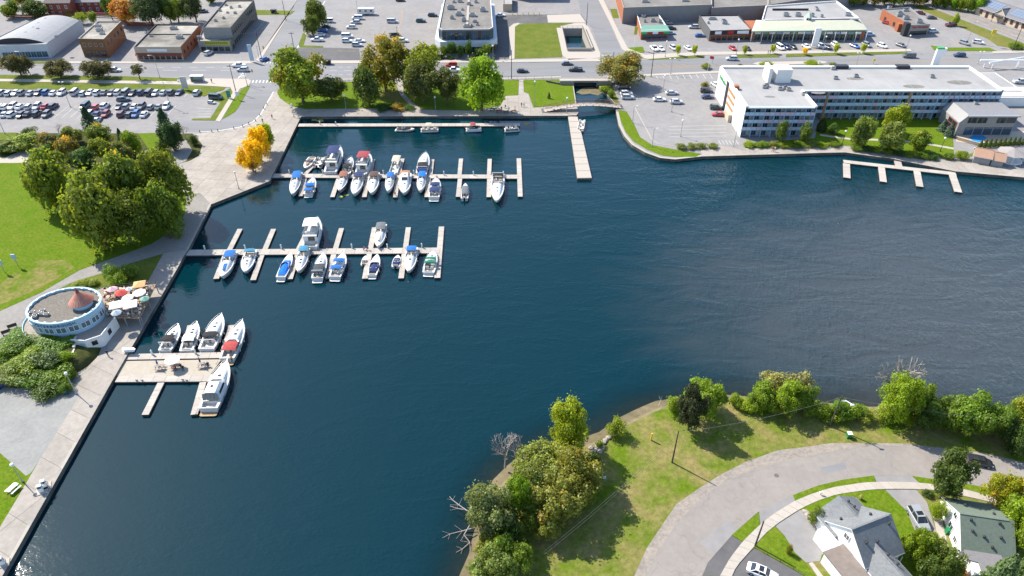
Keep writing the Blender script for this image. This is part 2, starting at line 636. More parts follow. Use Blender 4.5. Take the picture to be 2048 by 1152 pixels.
# ---- roads and paved sheets
STREET_PX = [(-250, 127.5), (400, 128.3), (514, 128), (650, 128), (1000, 125.3), (1202, 123.5), (1290, 120), (1360, 117.5), (1760, 112), (2048, 107), (2350, 102),
             (2350, 126), (2048, 131), (1640, 138), (1360, 144), (1200, 152.5), (1000, 156), (700, 157), (400, 154.8), (0, 148.8), (-250, 146)]
sheet('street', STREET_PX, .012, STREET)
sheet('side_street', [(523, 128.5), (524, 119), (574, 39), (588, 14), (604, -20), (668, -20), (650, 0), (611.5, 68), (590, 104.5), (580, 128.5)], .016, STREET)
sheet('side_street', [(1150, -30), (1156, 0), (1163, 30), (1184, 57), (1202, 109), (1202, 124), (1290, 121), (1262, 113), (1242, 98), (1221, 51), (1197, 0), (1187, -30)], .016, STREET)
sheet('marina_drive', [(500, 155), (575, 156), (547, 184), (535, 207), (521.6, 228), (506, 244), (480, 254), (437, 261.5), (400, 264), (310, 262), (330, 235), (383, 241), (434, 243), (457, 232), (477, 215), (500, 173)], .016, STREET)
sheet('driveway', [(597, 96), (648, 95), (718, 97), (722, 121), (588, 119.5)], .012, NEWASPH)
sheet('delivery_yard', [(985, 30), (1162, 28), (1180, 46), (1037, 47), (1026, 52), (1018, 118), (988, 118)], .01, NEWASPH)
sheet('concrete_apron', [(1094, 30), (1160, 28), (1172, 45), (1096, 45)], .016, SIDEW)

def pavement(name, px, h=.12, m=SIDEW):
 b = MB()
 b.prism(PL(px), -.02, h)
 return struct(b.build(name, m))
pavement('sidewalk', [(-250, 156), (0, 158), (370, 163.5), (381, 157), (497, 158.5), (502, 164), (499, 171), (480, 178), (440, 244), (431, 242), (466, 185), (461, 175), (372, 169.3), (0, 163), (-250, 161)])
pavement('sidewalk', [(-250, 121), (0, 122), (120, 123), (400, 124), (510, 122), (514, 127.5), (400, 127.6), (120, 126.8), (-250, 126.8)])
pavement('sidewalk', [(512, 121), (514, 117), (582, 23), (592, 0), (603, -20), (606, -20), (588, 10), (573, 38), (523, 118), (520, 123)])
pavement('sidewalk', [(640, 121.5), (1000, 120.5), (1137, 118), (1200, 117), (1203, 123), (1000, 125), (640, 127.4)])
pavement('sidewalk', [(583, 159.5), (700, 160), (1000, 159), (1122, 156), (1122, 152.8), (1000, 156.3), (700, 157.3), (580, 157)])
pavement('sidewalk', [(1215, 156), (1440, 146), (1440, 142), (1215, 152.5)])
pavement('sidewalk', [(1197, 0), (1188, -28), (1200, -28), (1207, 0), (1236, 60), (1256, 97), (1290, 110), (1400, 104), (1560, 103), (1820, 98), (1824, 103), (1560, 108), (1400, 110.5), (1296, 118.5), (1266, 112.5), (1244, 98), (1223, 51)])
pavement('sidewalk', [(1985, 103), (2048, 101), (2300, 97), (2300, 101), (2048, 106), (1985, 107)])
pavement('basin_terrace', [(1113, 56), (1124.6, 56.3), (1134.5, 101.5), (1182.5, 101.5), (1164.5, 56.3), (1125, 56.1), (1120, 53), (1150, 46.5), (1168, 46.5), (1177, 54), (1201, 108), (1200, 116), (1137, 120), (1125, 111)])
pavement('kerb_path', [(1018, 55), (1027, 48), (1037, 46), (1040, 47.5), (1030, 54), (1029, 118), (1019, 119)])
pavement('traffic_island', [(1505, 128), (1515, 124.5), (1640, 122), (1655, 124), (1650, 127), (1520, 131.5)])

# ---- lawns (thin turf above the ground)
def lawn(px, m=LAWN, h=.08, name='lawn'):
 b = MB()
 b.prism(PL(px), -.02, h)
 return struct(b.build(name, m))
lawn([(-250, 148), (0, 149.7), (250, 153), (372, 157), (368, 163), (0, 157.5), (-250, 155.5)])
lawn([(-250, 161.5), (0, 163.4), (340, 169.6), (452, 174.5), (447, 180), (408, 193), (395, 191), (371, 186), (0, 177.5), (-250, 175)])
lawn([(449, 182.5), (461, 176.5), (465, 186), (431, 241.5), (383, 240.5), (386, 237.5), (421, 236.5), (441, 205), (416, 199), (428, 193)])
lawn([(483, 178.5), (499, 171.5), (500, 173.5), (477, 215), (470, 224), (457, 232), (445, 238.5), (466, 202)], LAWN_B)
lawn([(426, 160.3), (476, 159.5), (474, 163), (424, 164)], LAWN_B)
lawn([(-250, 127), (97, 127), (97, 123), (-250, 122)], LAWN, .13)
lawn([(613, 70), (607, 91), (646, 92), (646, 95), (600, 95), (597, 90), (606, 66)])
lawn([(510, 20), (590, 22), (580, 30), (506, 30)])
lawn([(1029.5, 54), (1037, 49.5), (1049, 47), (1115, 46.6), (1146, 46.6), (1117, 55.5), (1113, 57), (1124.5, 111), (1124, 114.5), (1029.5, 117.5)], LAWN)
lawn([(1046, 123), (1134, 120.3), (1136, 123.6), (1060, 125)], LAWN)
lawn([(1293, 118), (1409, 111), (1407, 115.8), (1300, 119.8)], LAWN, .1)
lawn([(1469, 110), (1555, 109), (1560, 114.6), (1469, 115.7)], LAWN, .1)
lawn([(1572, 108.8), (1820, 103.4), (1822, 107.5), (1572, 114.4)], LAWN, .1)
lawn([(1861, 91), (1888, 95.5), (1978, 95.5), (1994, 102.5), (1890, 102), (1868, 100)], LAWN_B, .1)
lawn([(1253, 96), (1285, 93.5), (1290, 105), (1268, 107)], LAWN_B, .1)
lawn([(1220, 18), (1233, 18), (1238, 36), (1226, 36)], LAWN)
lawn([(1828, 14), (1842, 8), (2060, 92), (2048, 100), (1996, 92), (1975, 78)], LAWN_TAN, .05, 'railway_verge')
sheet('railway_track', [(1843, 2), (1852, 0), (2070, 78), (2060, 86)], .06, SHOULDER)
sheet('platform', [(1866, 2), (1880, 0), (2070, 60), (2070, 74)], .06, PATHM)
# park by the north quay
lawn([(560, 197), (554, 185), (566, 164.5), (640, 164), (786, 163), (793, 172), (800, 190), (815, 208), (822, 217), (747, 216.5), (613, 218), (584, 212.5)], LAWN_B)
lawn([(806, 164), (1007, 160.5), (1038, 160), (1036, 190.5), (1011, 191.5), (1000, 212), (938, 221), (846, 219), (824, 204), (808, 186)], LAWN_B)
lawn([(1047, 160), (1122, 159), (1145, 169), (1150.5, 208), (1067, 215), (1057, 187), (1048, 184)], LAWN_B)
sheet('worn_turf', [(752, 178), (792, 172), (800, 192), (806, 203), (765, 203), (750, 195)], .09, LAWN_TAN)
# canal and hotel shore
lawn([(1196, 169), (1224, 170), (1239, 207.5), (1230.5, 206), (1215, 189)], LAWN, .05)
lawn([(1236, 220.5), (1253, 223), (1266.5, 245), (1280, 274.5), (1303.5, 290), (1343, 298), (1402, 308), (1392, 314), (1350, 314), (1322, 310.5), (1294, 299), (1267, 283), (1251, 264), (1242, 243)], LAWN_B)
lawn([(1489, 288), (1630, 276), (1640, 237), (1902, 231), (1905, 262), (1908, 312), (1888, 316), (1790, 303), (1706, 291), (1640, 291), (1490, 296)], LAWN_B, .05)
sheet('garden_path', [(1640, 268), (1700, 276), (1790, 279), (1850, 285), (1908, 295.5), (1908, 299), (1850, 288.5), (1790, 282.5), (1700, 279.5), (1640, 271.5)], .07, SIDEW)
# left park
sheet('garden_bed', [(-250, 264), (60, 266), (385, 267), (405, 290), (398, 312), (380, 322), (340, 330), (300, 345), (76, 345), (64, 326), (-250, 327)], .02, SOIL)
lawn([(276, 267), (310, 266), (326, 291), (297, 298)], LAWN_B)
lawn([(-250, 266), (34, 265.5), (30, 280), (-250, 284)], LAWN)
sheet('garden_path', [(-250, 326), (-250, 311), (10, 315), (49, 299), (65, 287), (78, 293), (64, 308), (63, 325), (20, 326)], .04, SIDEW)
sheet('garden_path', [(340, 300), (352, 285), (372, 280), (385, 300), (372, 322), (350, 330)], .04, PATHM)
lawn([(-250, 326.5), (63, 326), (80, 345), (335, 345), (355, 370), (372, 392), (370, 428), (343, 462), (303, 488), (224, 517), (158, 541), (79, 587), (0, 622), (-250, 730)], LAWN_B, .05)
sheet('worn_turf', [(-250, 600), (0, 568), (30, 545), (75, 520), (130, 520), (150, 535), (110, 560), (60, 585), (20, 602), (-250, 700)], .056, LAWN_DRY)
sheet('footpath', [(369.5, 391), (400, 386), (422, 411), (377, 499), (327, 506.5), (264, 525), (200, 547), (158, 560), (115, 574), (62, 625), (30, 655), (0, 685), (-250, 860), (-250, 735), (0, 622), (79, 587), (158, 541), (224, 517), (303, 488), (343, 462), (370, 428)], .02, PATHM)
lawn([(327, 507.5), (298, 560), (262, 572), (210, 574), (160, 590), (118, 578), (140, 567), (200, 548), (264, 526)], LAWN, .05)
sheet('gravel_lot', [(-250, 1010), (-250, 740), (0, 720), (20, 790), (110, 800), (160, 790), (124, 849), (79, 921), (62, 946), (52, 952), (0, 905)], .02, GRAVEL)
lawn([(-250, 1012), (0, 906), (52, 952), (62, 946), (79, 921), (36, 994), (0, 1055), (-90, 1230), (-250, 1400)], LAWN_B, .05)

# near residential shore: turf, road, shoulder, sidewalk, driveways
NEAR = PL(SHORE_S) + [Vector((-60, -200, 0)), Vector((500, -200, 0))]
sheet('shore_lawn', None, .02, LAWN_DRY, world=offset_line(PL(SHORE_S), -.05) + [Vector((20, -200, 0)), Vector((600, -200, 0)), Vector((600, 120, 0))])
ROAD_OUT = [(1250, 1240), (1293, 1152), (1314, 1105), (1351, 1050), (1390, 1008), (1430, 975), (1477, 950), (1540, 928), (1609, 913), (1680, 900), (1751, 892), (1820, 891), (1915, 903), (1966, 909), (2048, 930), (2350, 1005)]
ROAD_IN = [(2350, 1110), (2048, 992), (1983, 977), (1930, 967), (1825, 952), (1747, 951), (1687, 959), (1636, 971), (1586, 990), (1517, 1023), (1463, 1070), (1416, 1125), (1404, 1152), (1380, 1240)]
sheet('road_shoulder', [(1228, 1240), (1269, 1152), (1293, 1097), (1319, 1058), (1353, 1008), (1399, 976), (1438, 951), (1491, 924), (1557, 900), (1610, 894), (1663, 886), (1729, 886), (1813, 887), (1915, 900), (1966, 905), (2048, 925), (2350, 998), *reversed(ROAD_OUT)], .032, SHOULDER)
sheet('crescent_road', ROAD_OUT + ROAD_IN, .04, ROAD)
SW_UP = [(1405, 1240), (1440, 1152), (1459, 1118), (1485, 1084), (1519.5, 1050), (1551, 1026), (1590.7, 1002), (1622, 989), (1662, 976), (1730, 965.5), (1780, 964.4), (1839, 966), (1869, 970), (1927.5, 979), (1991, 996), (2048, 1013), (2350, 1120)]
SW_LO = [(2350, 1150), (2048, 1030), (1991, 1007), (1915, 990), (1872, 981), (1829, 979), (1780, 978.6), (1741, 980), (1675, 989), (1635.5, 1002), (1601, 1018), (1559, 1044.6), (1530, 1068), (1498, 1105), (1472, 1134), (1464, 1152), (1430, 1240)]
sheet('driveway', [(1587, 989), (1517, 1023), (1519.5, 1049), (1551, 1025.5), (1590, 1002)], .048, ASPHALT)
sheet('driveway', [(1601, 1018.5), (1635, 1055), (1667, 1097), (1643, 1110), (1640, 1122), (1612, 1125), (1590, 1105), (1569, 1071), (1550, 1051), (1559, 1045)], .048, ASPHALT)
sheet('driveway', [(1463, 1071), (1485, 1084), (1459, 1118), (1440, 1152), (1404, 1152), (1416.7, 1124)], .048, NEWASPH)
sheet('driveway', [(1498, 1105.5), (1509, 1096), (1610, 1152), (1720, 1240), (1430, 1240), (1464, 1152), (1472, 1134.5)], .048, NEWASPH)
sheet('driveway', [(1747, 951.2), (1824, 952.2), (1839, 966), (1780, 964.3), (1752, 964.9)], .048, ASPHALT)
sheet('driveway', [(1770, 979), (1832.5, 979.3), (1854, 1004.5), (1864, 1037), (1874, 1068), (1859, 1075), (1829, 1060), (1813.5, 1022)], .048, ASPHALT)
sheet('garden_path', [(1866, 1032), (1884, 1037), (1889, 1060), (1901, 1103), (1889, 1103), (1874, 1068)], .052, SIDEW)
sheet('garden_path', [(1617, 1126), (1625, 1124), (1660, 1170), (1650, 1175)], .052, SIDEW)
for nm, pl in (('boulevard', [(1586, 991), (1636, 972), (1687, 960), (1747, 952), (1752, 964.5), (1662, 975.6), (1622, 988.6), (1590.7, 1001.6)]),
               ('boulevard', [(1517, 1024), (1463, 1071), (1485, 1083.6), (1519.5, 1049.6)]),
               ('boulevard', [(1404, 1153), (1437, 1153), (1404, 1240), (1380, 1240)]),
               ('boulevard', [(1825, 953), (1930, 968), (1983, 978), (2048, 993), (2350, 1111), (2350, 1119), (2048, 1012.6), (1991, 995.6), (1927.5, 978.6), (1869, 969.6), (1839, 965.6)])):
 lawn(pl, LAWN_B, .14, nm)
lawn([(1601, 1019), (1635, 1002.5), (1675, 989.5), (1741, 980.5), (1769, 979.5), (1812, 1022), (1829, 1061), (1858, 1076), (1900, 1110), (1960, 1170), (1720, 1170), (1641, 1123), (1644, 1111), (1668, 1097), (1636, 1055)], LAWN_B, .10, 'front_lawn')
lawn([(1530, 1068.5), (1549, 1052), (1568, 1072), (1589, 1106), (1611, 1126), (1650, 1176), (1640, 1170), (1510, 1095.5), (1500, 1104)], LAWN_B, .10, 'front_lawn')
lawn([(1834, 979.8), (1872, 981.5), (1915, 990.5), (1991, 1007.5), (2048, 1030.5), (2350, 1151), (2350, 1300), (1990, 1240), (1900, 1110), (1885, 1036), (1866, 1031), (1856, 1004)], LAWN_DRY, .10, 'front_lawn')

def slab_run(name, up, lo, step, z0, z1, m, piece='slab'):
 """paving slabs laid across a winding strip"""
 a, c = PL(up), PL(lo[::-1])
 base = thing_struct(name)
 def resample(pts, n):
  d = [0]
  for i in range(len(pts) - 1):
   d.append(d[-1] + (pts[i + 1] - pts[i]).length)
  out = []
  for k in range(n + 1):
   t = d[-1] * k / n
   i = max(j for j in range(len(d)) if d[j] <= t + 1e-9)
   i = min(i, len(pts) - 2)
   out.append(pts[i].lerp(pts[i + 1], (t - d[i]) / (d[i + 1] - d[i])))
  return out, d[-1]
 n = int(resample(a, 1)[1] / step)
 ra, rc = resample(a, n)[0], resample(c, n)[0]
 rnd = random.Random(3)
 for i in range(n):
  g = .012
  q = [ra[i].lerp(ra[i + 1], g), ra[i].lerp(ra[i + 1], 1 - g), rc[i].lerp(rc[i + 1], 1 - g), rc[i].lerp(rc[i + 1], g)]
  b = MB()
  b.prism(q, z0, z1 + rnd.uniform(-.005, .005))
  o = b.build(piece, m, base, world=True)
  o.color = (*[rnd.uniform(.95, 1.04)] * 3, 1)
 return base

def thing_struct(name, px=None, z=0.0, m=None):
 if px is None:
  o = bpy.data.objects.new(name, None)
  col.objects.link(o)
  return struct(o)
 return sheet(name, px, z, m)
SIDES = mat('sidewalk_slab_concrete', (.36, .325, .28), .85, .08, 1.5, .2, detail=8, obcol=True)
slab_run('crescent_sidewalk', SW_UP, SW_LO, 1.6, .03, .16, SIDES)

# ---- big concrete plaza, promenades (single slabs with joints)
PLAZA = [(547, 184), (563, 184), (560.7, 197), (582, 213), (602, 220), (601, 233), (592, 253), (549, 342), (543.5, 352), (539.5, 361.5), (421.5, 408.5), (400, 386), (369.5, 391), (352, 367), (341, 345), (362, 328), (382, 321), (398, 312), (405, 290), (390, 268), (437, 262.5), (480, 255), (506, 245), (522, 229), (535, 208)]
base = thing_struct('plaza', PLAZA, .012, QUAYW)
slabs(base, PLAZA, 4.5, .0, .07, CONC, R(-8))
NPROM = [(602, 233), (602, 220), (613, 219), (747, 217.5), (822, 218), (808, 190), (793, 172), (789, 164), (805, 163.5), (808, 187), (824, 205), (846, 220), (938, 222), (1000, 213), (1012, 192), (1037, 191), (1038, 160), (1046.5, 160), (1047.5, 185), (1056.5, 188), (1066, 216), (1152, 209), (1156.5, 225), (1152.5, 231), (1135, 231), (602, 233.2)]
base = thing_struct('north_promenade', NPROM, .012, QUAYW)
slabs(base, NPROM, 4.0, .0, .065, CONC)
WPROM = [(327, 507), (376, 500), (367.5, 512), (352.5, 540), (223.5, 763), (4.5, 1152), (-60, 1264), (-75, 1210), (0, 1055), (36, 995), (79, 921), (124, 849), (160, 790), (142, 746), (165, 722), (215, 705), (215, 640), (298, 560)]
base = thing_struct('west_promenade', WPROM, .012, QUAYW)
slabs(base, WPROM, 4.2, .0, .065, CONC, R(-27), cx=20, cy=5)
EPROM = [(1405, 312.5), (1400, 300), (1440, 292), (1490, 297), (1640, 292), (1700, 293), (1790, 305), (1890, 317.5), (1945, 326), (2048, 341), (2330, 366), (2330, 377), (2048, 354.5), (1911, 342.5), (1786, 317.5), (1690, 304.5), (1640, 305.5)]
base = thing_struct('east_promenade', EPROM, .012, QUAYW)
slabs(base, EPROM, 3.0, .0, .065, CONC, R(-4), cx=2.6, cy=30)

# ---- painted markings
def stripes(name, segs, w, m, z=.03):
 b = MB()
 for a, c in segs:
  a, c = (P(*a), P(*c)) if len(a) == 2 else (Vector(a), Vector(c))
  d = (c - a).normalized()
  n = Vector((-d.y, d.x, 0)) * w / 2
  b.face([(p.x, p.y, z) for p in (a - n, c - n, c + n, a + n)])
 return struct(b.build(name, m), 'structure')
def between(a, c, n):
 return [(a[0] + (c[0] - a[0]) * i / n, a[1] + (c[1] - a[1]) * i / n) for i in range(n + 1)]
seg = []
for r in ((-200, 139, 500, 141), (660, 141, 1000, 140.5)):
 pts = between(r[:2], r[2:], 24)
 seg += [(pts[i], pts[i + 1]) for i in range(0, 24, 2)]
for r in ((-200, 134, 480, 135), (660, 134.5, 1000, 133), (660, 149.5, 1000, 148.5)):
 pts = between(r[:2], r[2:], 40)
 seg += [(pts[i], pts[i + 1]) for i in range(0, 40, 2)]
stripes('lane_marking', seg, .16, PAINT_W)
stripes('centre_marking', [((1000, 134.5), (1090, 134)), ((1300, 134), (1500, 128.5)), ((1700, 123.5), (2048, 118)), ((1700, 126), (2048, 121)), ((1210, 137), (1440, 135))] +
  [((1308 + k * 18, 128.5), (1326 + k * 18, 134)) for k in range(4)], .18, PAINT_Y)
stripes('stop_line', [((1203, 110.5), (1222, 110.5)), ((579, 104), (551, 104)), ((590, 104), (650, 2)), ((497, 134), (476, 157))], .4, PAINT_W)
stripes('zebra_crossing', [((500 + k * 7, 160.5), (498 + k * 7, 165.5)) for k in range(12)] + [((530 + k * 6, 124), (527 + k * 6, 127)) for k in range(9)] +
  [((480 - k * 0, 145 + k * 3), (492, 145 + k * 3)) for k in range(4)], .45, PAINT_W)
# car-park stalls: straight away from the camera, 2.7 m apart
seg = []
r1 = P(0, 190).y
for k in range(64):
 x = -186 + k * 2.7
 if x < -101:
  seg.append(((x, 256.0 - 9.5, 0), (x, 256.0 - 4.2, 0)))
for yy in (228.0,):
 for k in range(30):
  x = -186 + k * 2.7
  if x < -118:
   seg.append(((x, yy, 0), (x, yy + 10.6, 0)))
stripes('stall_marking', seg, .12, PAINT_W)
stripes('stall_marking', [((392 + 4, 217 + k * 5.5), (425 - k * 1.5, 217 + k * 5.5)) for k in range(4)], .12, PAINT_W)
stripes('stall_marking', [((1310 + k * 13.6, 148.5 - k * .2), (1316 + k * 13.6, 158.5 - k * .2)) for k in range(9)] +
  [((1338, 253 + k * 7), (1452, 251 + k * 7)) for k in range(4)] + [((1437 + k * 7, 281), (1442 + k * 7, 289)) for k in range(6)], .12, PAINT_W)
stripes('stall_marking', [((605 + 0, 30 + k * 9), (628, 30 + k * 9)) for k in range(0)] + [((820, 24 + k * 7.3), (874, 24 + k * 7.3)) for k in range(10)] +
  [((760, 24 + k * 7.3), (806, 24 + k * 7.3)) for k in range(10)] + [((690, 24 + k * 7.3), (744, 24 + k * 7.3)) for k in range(10)] + [((806, 18), (793, 95)), ((870, 16), (700, 17)), ((676, 102), (712, 102.5))], .15, PAINT_Y)
stripes('stall_marking', [((1500 + k * 12.5, 91.5), (1508 + k * 12.5, 101)) for k in range(22)] + [((1905 + k * 9, 78 + k * 1.2), (1911 + k * 9, 90)) for k in range(7)], .12, PAINT_Y)
stripes('kerb_line', [((547, 184), (522, 228)), ((522, 228), (506, 244)), ((506, 244), (480, 254.5)), ((480, 254.5), (437, 262)), ((437, 262), (400, 264.5))], .35, PAINT_W, .09)
stripes('kerb_line', [((1268, 212), (1303, 278)), ((1303, 278), (1316, 288)), ((1316, 288), (1350, 292))], .3, SIDEW, .06)
stripes('rail', [((1846, 1.5), (2064, 81)), ((1849, .5), (2067, 79.5))], .2, GREYM, .12)
# ------------------------------------------------------------------ trees
def leaf_material():
 m = bpy.data.materials.new('foliage')
 m.use_nodes = True
 N, Lk = m.node_tree.nodes, m.node_tree.links
 N.remove(N['Principled BSDF'])
 out = N['Material Output']
 oi = N.new('ShaderNodeObjectInfo')
 at = N.new('ShaderNodeAttribute')
 at.attribute_name = 'tint'
 sp = N.new('ShaderNodeSeparateXYZ')
 Lk.new(at.outputs['Vector'], sp.inputs[0])
 # autumn share of the crown is kept in the object's pass index (percent)
 th = N.new('ShaderNodeMath')
 th.operation = 'DIVIDE'
 Lk.new(oi.outputs['Object Index'], th.inputs[0])
 th.inputs[1].default_value = 100.0
 lt = N.new('ShaderNodeMath')
 lt.operation = 'LESS_THAN'
 Lk.new(sp.outputs[1], lt.inputs[0])
 Lk.new(th.outputs[0], lt.inputs[1])
 mx = N.new('ShaderNodeMix')
 mx.data_type = 'RGBA'
 Lk.new(lt.outputs[0], mx.inputs[0])
 Lk.new(oi.outputs['Color'], mx.inputs[6])
 mx.inputs[7].default_value = (.27, .17, .02, 1)
 sc_ = N.new('ShaderNodeVectorMath')
 sc_.operation = 'SCALE'
 Lk.new(mx.outputs[2], sc_.inputs[0])
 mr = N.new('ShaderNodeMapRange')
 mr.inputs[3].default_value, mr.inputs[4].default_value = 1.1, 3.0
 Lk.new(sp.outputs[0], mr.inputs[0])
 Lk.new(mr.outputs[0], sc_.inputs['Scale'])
 df = N.new('ShaderNodeBsdfDiffuse')
 tl = N.new('ShaderNodeBsdfTranslucent')
 gl = N.new('ShaderNodeBsdfGlossy')
 gl.inputs['Roughness'].default_value = .45
 gl.inputs[0].default_value = (.6, .6, .6, 1)
 Lk.new(sc_.outputs[0], df.inputs[0])
 ty_ = N.new('ShaderNodeVectorMath')
 ty_.operation = 'MULTIPLY'
 ty_.inputs[1].default_value = (1.25, 1.15, .7)
 Lk.new(sc_.outputs[0], ty_.inputs[0])
 Lk.new(ty_.outputs[0], tl.inputs[0])
 m1 = N.new('ShaderNodeMixShader')
 m1.inputs[0].default_value = .5
 Lk.new(df.outputs[0], m1.inputs[1])
 Lk.new(tl.outputs[0], m1.inputs[2])
 m2 = N.new('ShaderNodeMixShader')
 m2.inputs[0].default_value = .025
 Lk.new(m1.outputs[0], m2.inputs[1])
 Lk.new(gl.outputs[0], m2.inputs[2])
 Lk.new(m2.outputs[0], out.inputs[0])
 return m
LEAF = leaf_material()

def leaves_mesh(name, pos, nrm, size, t0, t1, zs=.55):
 """one small bent quad per leaf clump"""
 n = len(pos)
 rs = np.random.RandomState(n)
 nrm = nrm / np.linalg.norm(nrm, axis=1, keepdims=True)
 r = rs.normal(size=(n, 3))
 a = np.cross(nrm, r)
 a /= np.linalg.norm(a, axis=1, keepdims=True)
 b = np.cross(nrm, a)
 s = (size * rs.uniform(.6, 1.35, n))[:, None]
 asp = rs.uniform(.55, 1.0, n)[:, None]
 v = np.empty((n, 4, 3))
 sq = np.array([1, 1, zs])
 a, b = a * sq, b * sq
 v[:, 0] = pos - a * s
 v[:, 1] = pos - b * s * asp + nrm * s * .15
 v[:, 2] = pos + a * s
 v[:, 3] = pos + b * s * asp + nrm * s * .15
 me = bpy.data.meshes.new(name)
 me.vertices.add(n * 4)
 me.vertices.foreach_set('co', v.reshape(-1))
 me.loops.add(n * 4)
 me.loops.foreach_set('vertex_index', np.arange(n * 4, dtype=np.int32))
 me.polygons.add(n)
 me.polygons.foreach_set('loop_start', np.arange(0, n * 4, 4, dtype=np.int32))
 me.polygons.foreach_set('loop_total', np.full(n, 4, dtype=np.int32))
 me.update(calc_edges=True)
 at = me.attributes.new('tint', 'FLOAT_VECTOR', 'POINT')
 tv = np.zeros((n, 4, 3))
 tv[:, :, 0] = t0[:, None]
 tv[:, :, 1] = t1[:, None]
 at.data.foreach_set('vector', tv.reshape(-1))
 me.materials.append(LEAF)
 return me

def crown_mesh(name, seed, n, lobes, zc=.6, hz=.42, rr=(.28, .42), size=.05, spread=(.4, .78), droop=0.0, fl=1.0):
 """lumpy crown: leaf clumps on many overlapping lobes; unit radius 1, unit height 1"""
 rs = np.random.RandomState(seed)
 cs, rad = [], []
 for k in range(lobes):
  d = rs.normal(size=3)
  d /= np.linalg.norm(d)
  d[2] = d[2] * .9 + .12
  q = rs.uniform(*spread)
  cs.append((d[0] * q, d[1] * q, zc + d[2] * hz * (q + .12)))
  rad.append(rs.uniform(*rr))
 cs.append((0, 0, zc)); rad.append(.5)
 cs, rad = np.array(cs), np.array(rad)
 k = rs.choice(len(cs), n, p=rad ** 2 / (rad ** 2).sum())
 d = rs.normal(size=(n, 3))
 d[:, 2] += .35
 d /= np.linalg.norm(d, axis=1, keepdims=True)
 rho = rs.uniform(.55, 1.04, n) ** .6
 pos = cs[k] + d * (rad[k] * rho)[:, None] * np.array([1, 1, hz * 1.45])
 pos[:, 2] -= droop * np.hypot(pos[:, 0], pos[:, 1]) ** 2
 pos[:, 2] = np.clip(pos[:, 2], .03, 1.08)
 lobe_t = rs.uniform(0, 1, len(cs))
 lobe_a = rs.uniform(0, 1, len(cs))
 t0 = np.clip(lobe_t[k] * .45 + rs.uniform(0, .55, n), 0, 1)
 t1 = np.clip(lobe_a[k] * .8 + rs.uniform(0, .35, n), .01, 1)
 # some twigs reach past the outline
 far = rs.uniform(size=n) < .10
 pos[far] += d[far] * rs.uniform(.03, .13, n)[far][:, None]
 return leaves_mesh(name, pos, d + rs.normal(scale=.45, size=(n, 3)), size * fl * rs.uniform(.7, 1.35, n), t0, t1)

def spruce_mesh(name, seed, n=3200):
 rs = np.random.RandomState(seed)
 tiers = 17
 k = rs.randint(0, tiers, n)
 kz = .06 + .9 * (k / tiers)
 rmax = (1 - kz) ** .85
 arms = rs.randint(0, 9, n) + k * .37
 ang = arms * 2 * math.pi / 9 + rs.normal(scale=.13, size=n)
 q = rs.uniform(.15, 1, n) ** .6
 r = rmax * q * (1 + .12 * np.sin(k * 5.1 + arms))
 pos = np.c_[np.cos(ang) * r, np.sin(ang) * r, kz - .07 * q + rs.normal(scale=.008, size=n)]
 nr = np.c_[np.cos(ang) * .5, np.sin(ang) * .5, np.full(n, .8)] + rs.normal(scale=.4, size=(n, 3))
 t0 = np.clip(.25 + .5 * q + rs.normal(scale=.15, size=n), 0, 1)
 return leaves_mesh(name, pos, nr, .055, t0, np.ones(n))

def cedar_mesh(name, seed, n=900):
 rs = np.random.RandomState(seed)
 z = rs.uniform(.02, 1, n)
 r = np.where(z < .25, .75 + z, 1.0 * (1 - (z - .25) / .78)) ** .8
 a = rs.uniform(0, 2 * math.pi, n)
 q = rs.uniform(.7, 1.05, n)
 pos = np.c_[np.cos(a) * r * q, np.sin(a) * r * q, z]
 nr = np.c_[np.cos(a), np.sin(a), np.full(n, .5)] + rs.normal(scale=.5, size=(n, 3))
 return leaves_mesh(name, pos, nr, .11, rs.uniform(0, 1, n), np.ones(n))

CROWNS = {
 'broad': [crown_mesh('broad_crown', 11 + i, 9000, 34, .54, .46, (.20, .38), .048, (.4, .88)) for i in range(4)],
 'fine': [crown_mesh('fine_crown', 31 + i, 10000, 44, .55, .47, (.16, .31), .038, (.4, .92)) for i in range(3)],
 'willow': [crown_mesh('willow_crown', 51 + i, 12000, 46, .55, .46, (.15, .29), .034, (.4, .9), .10) for i in range(2)],
 'round': [crown_mesh('round_crown', 71 + i, 3000, 18, .56, .44, (.3, .45), .06, (.3, .65)) for i in range(3)],
 'shrub': [crown_mesh('shrub_crown', 91 + i, 4600, 22, .46, .46, (.26, .42), .042, (.35, .75)) for i in range(4)],
 'spruce': [spruce_mesh('spruce_crown', 101 + i) for i in range(2)],
 'cedar': [cedar_mesh('cedar_crown', 111)],
 'thin': [crown_mesh('thin_crown', 121 + i, 1500, 20, .62, .36, (.14, .26), .05, (.3, .8)) for i in range(2)],
}

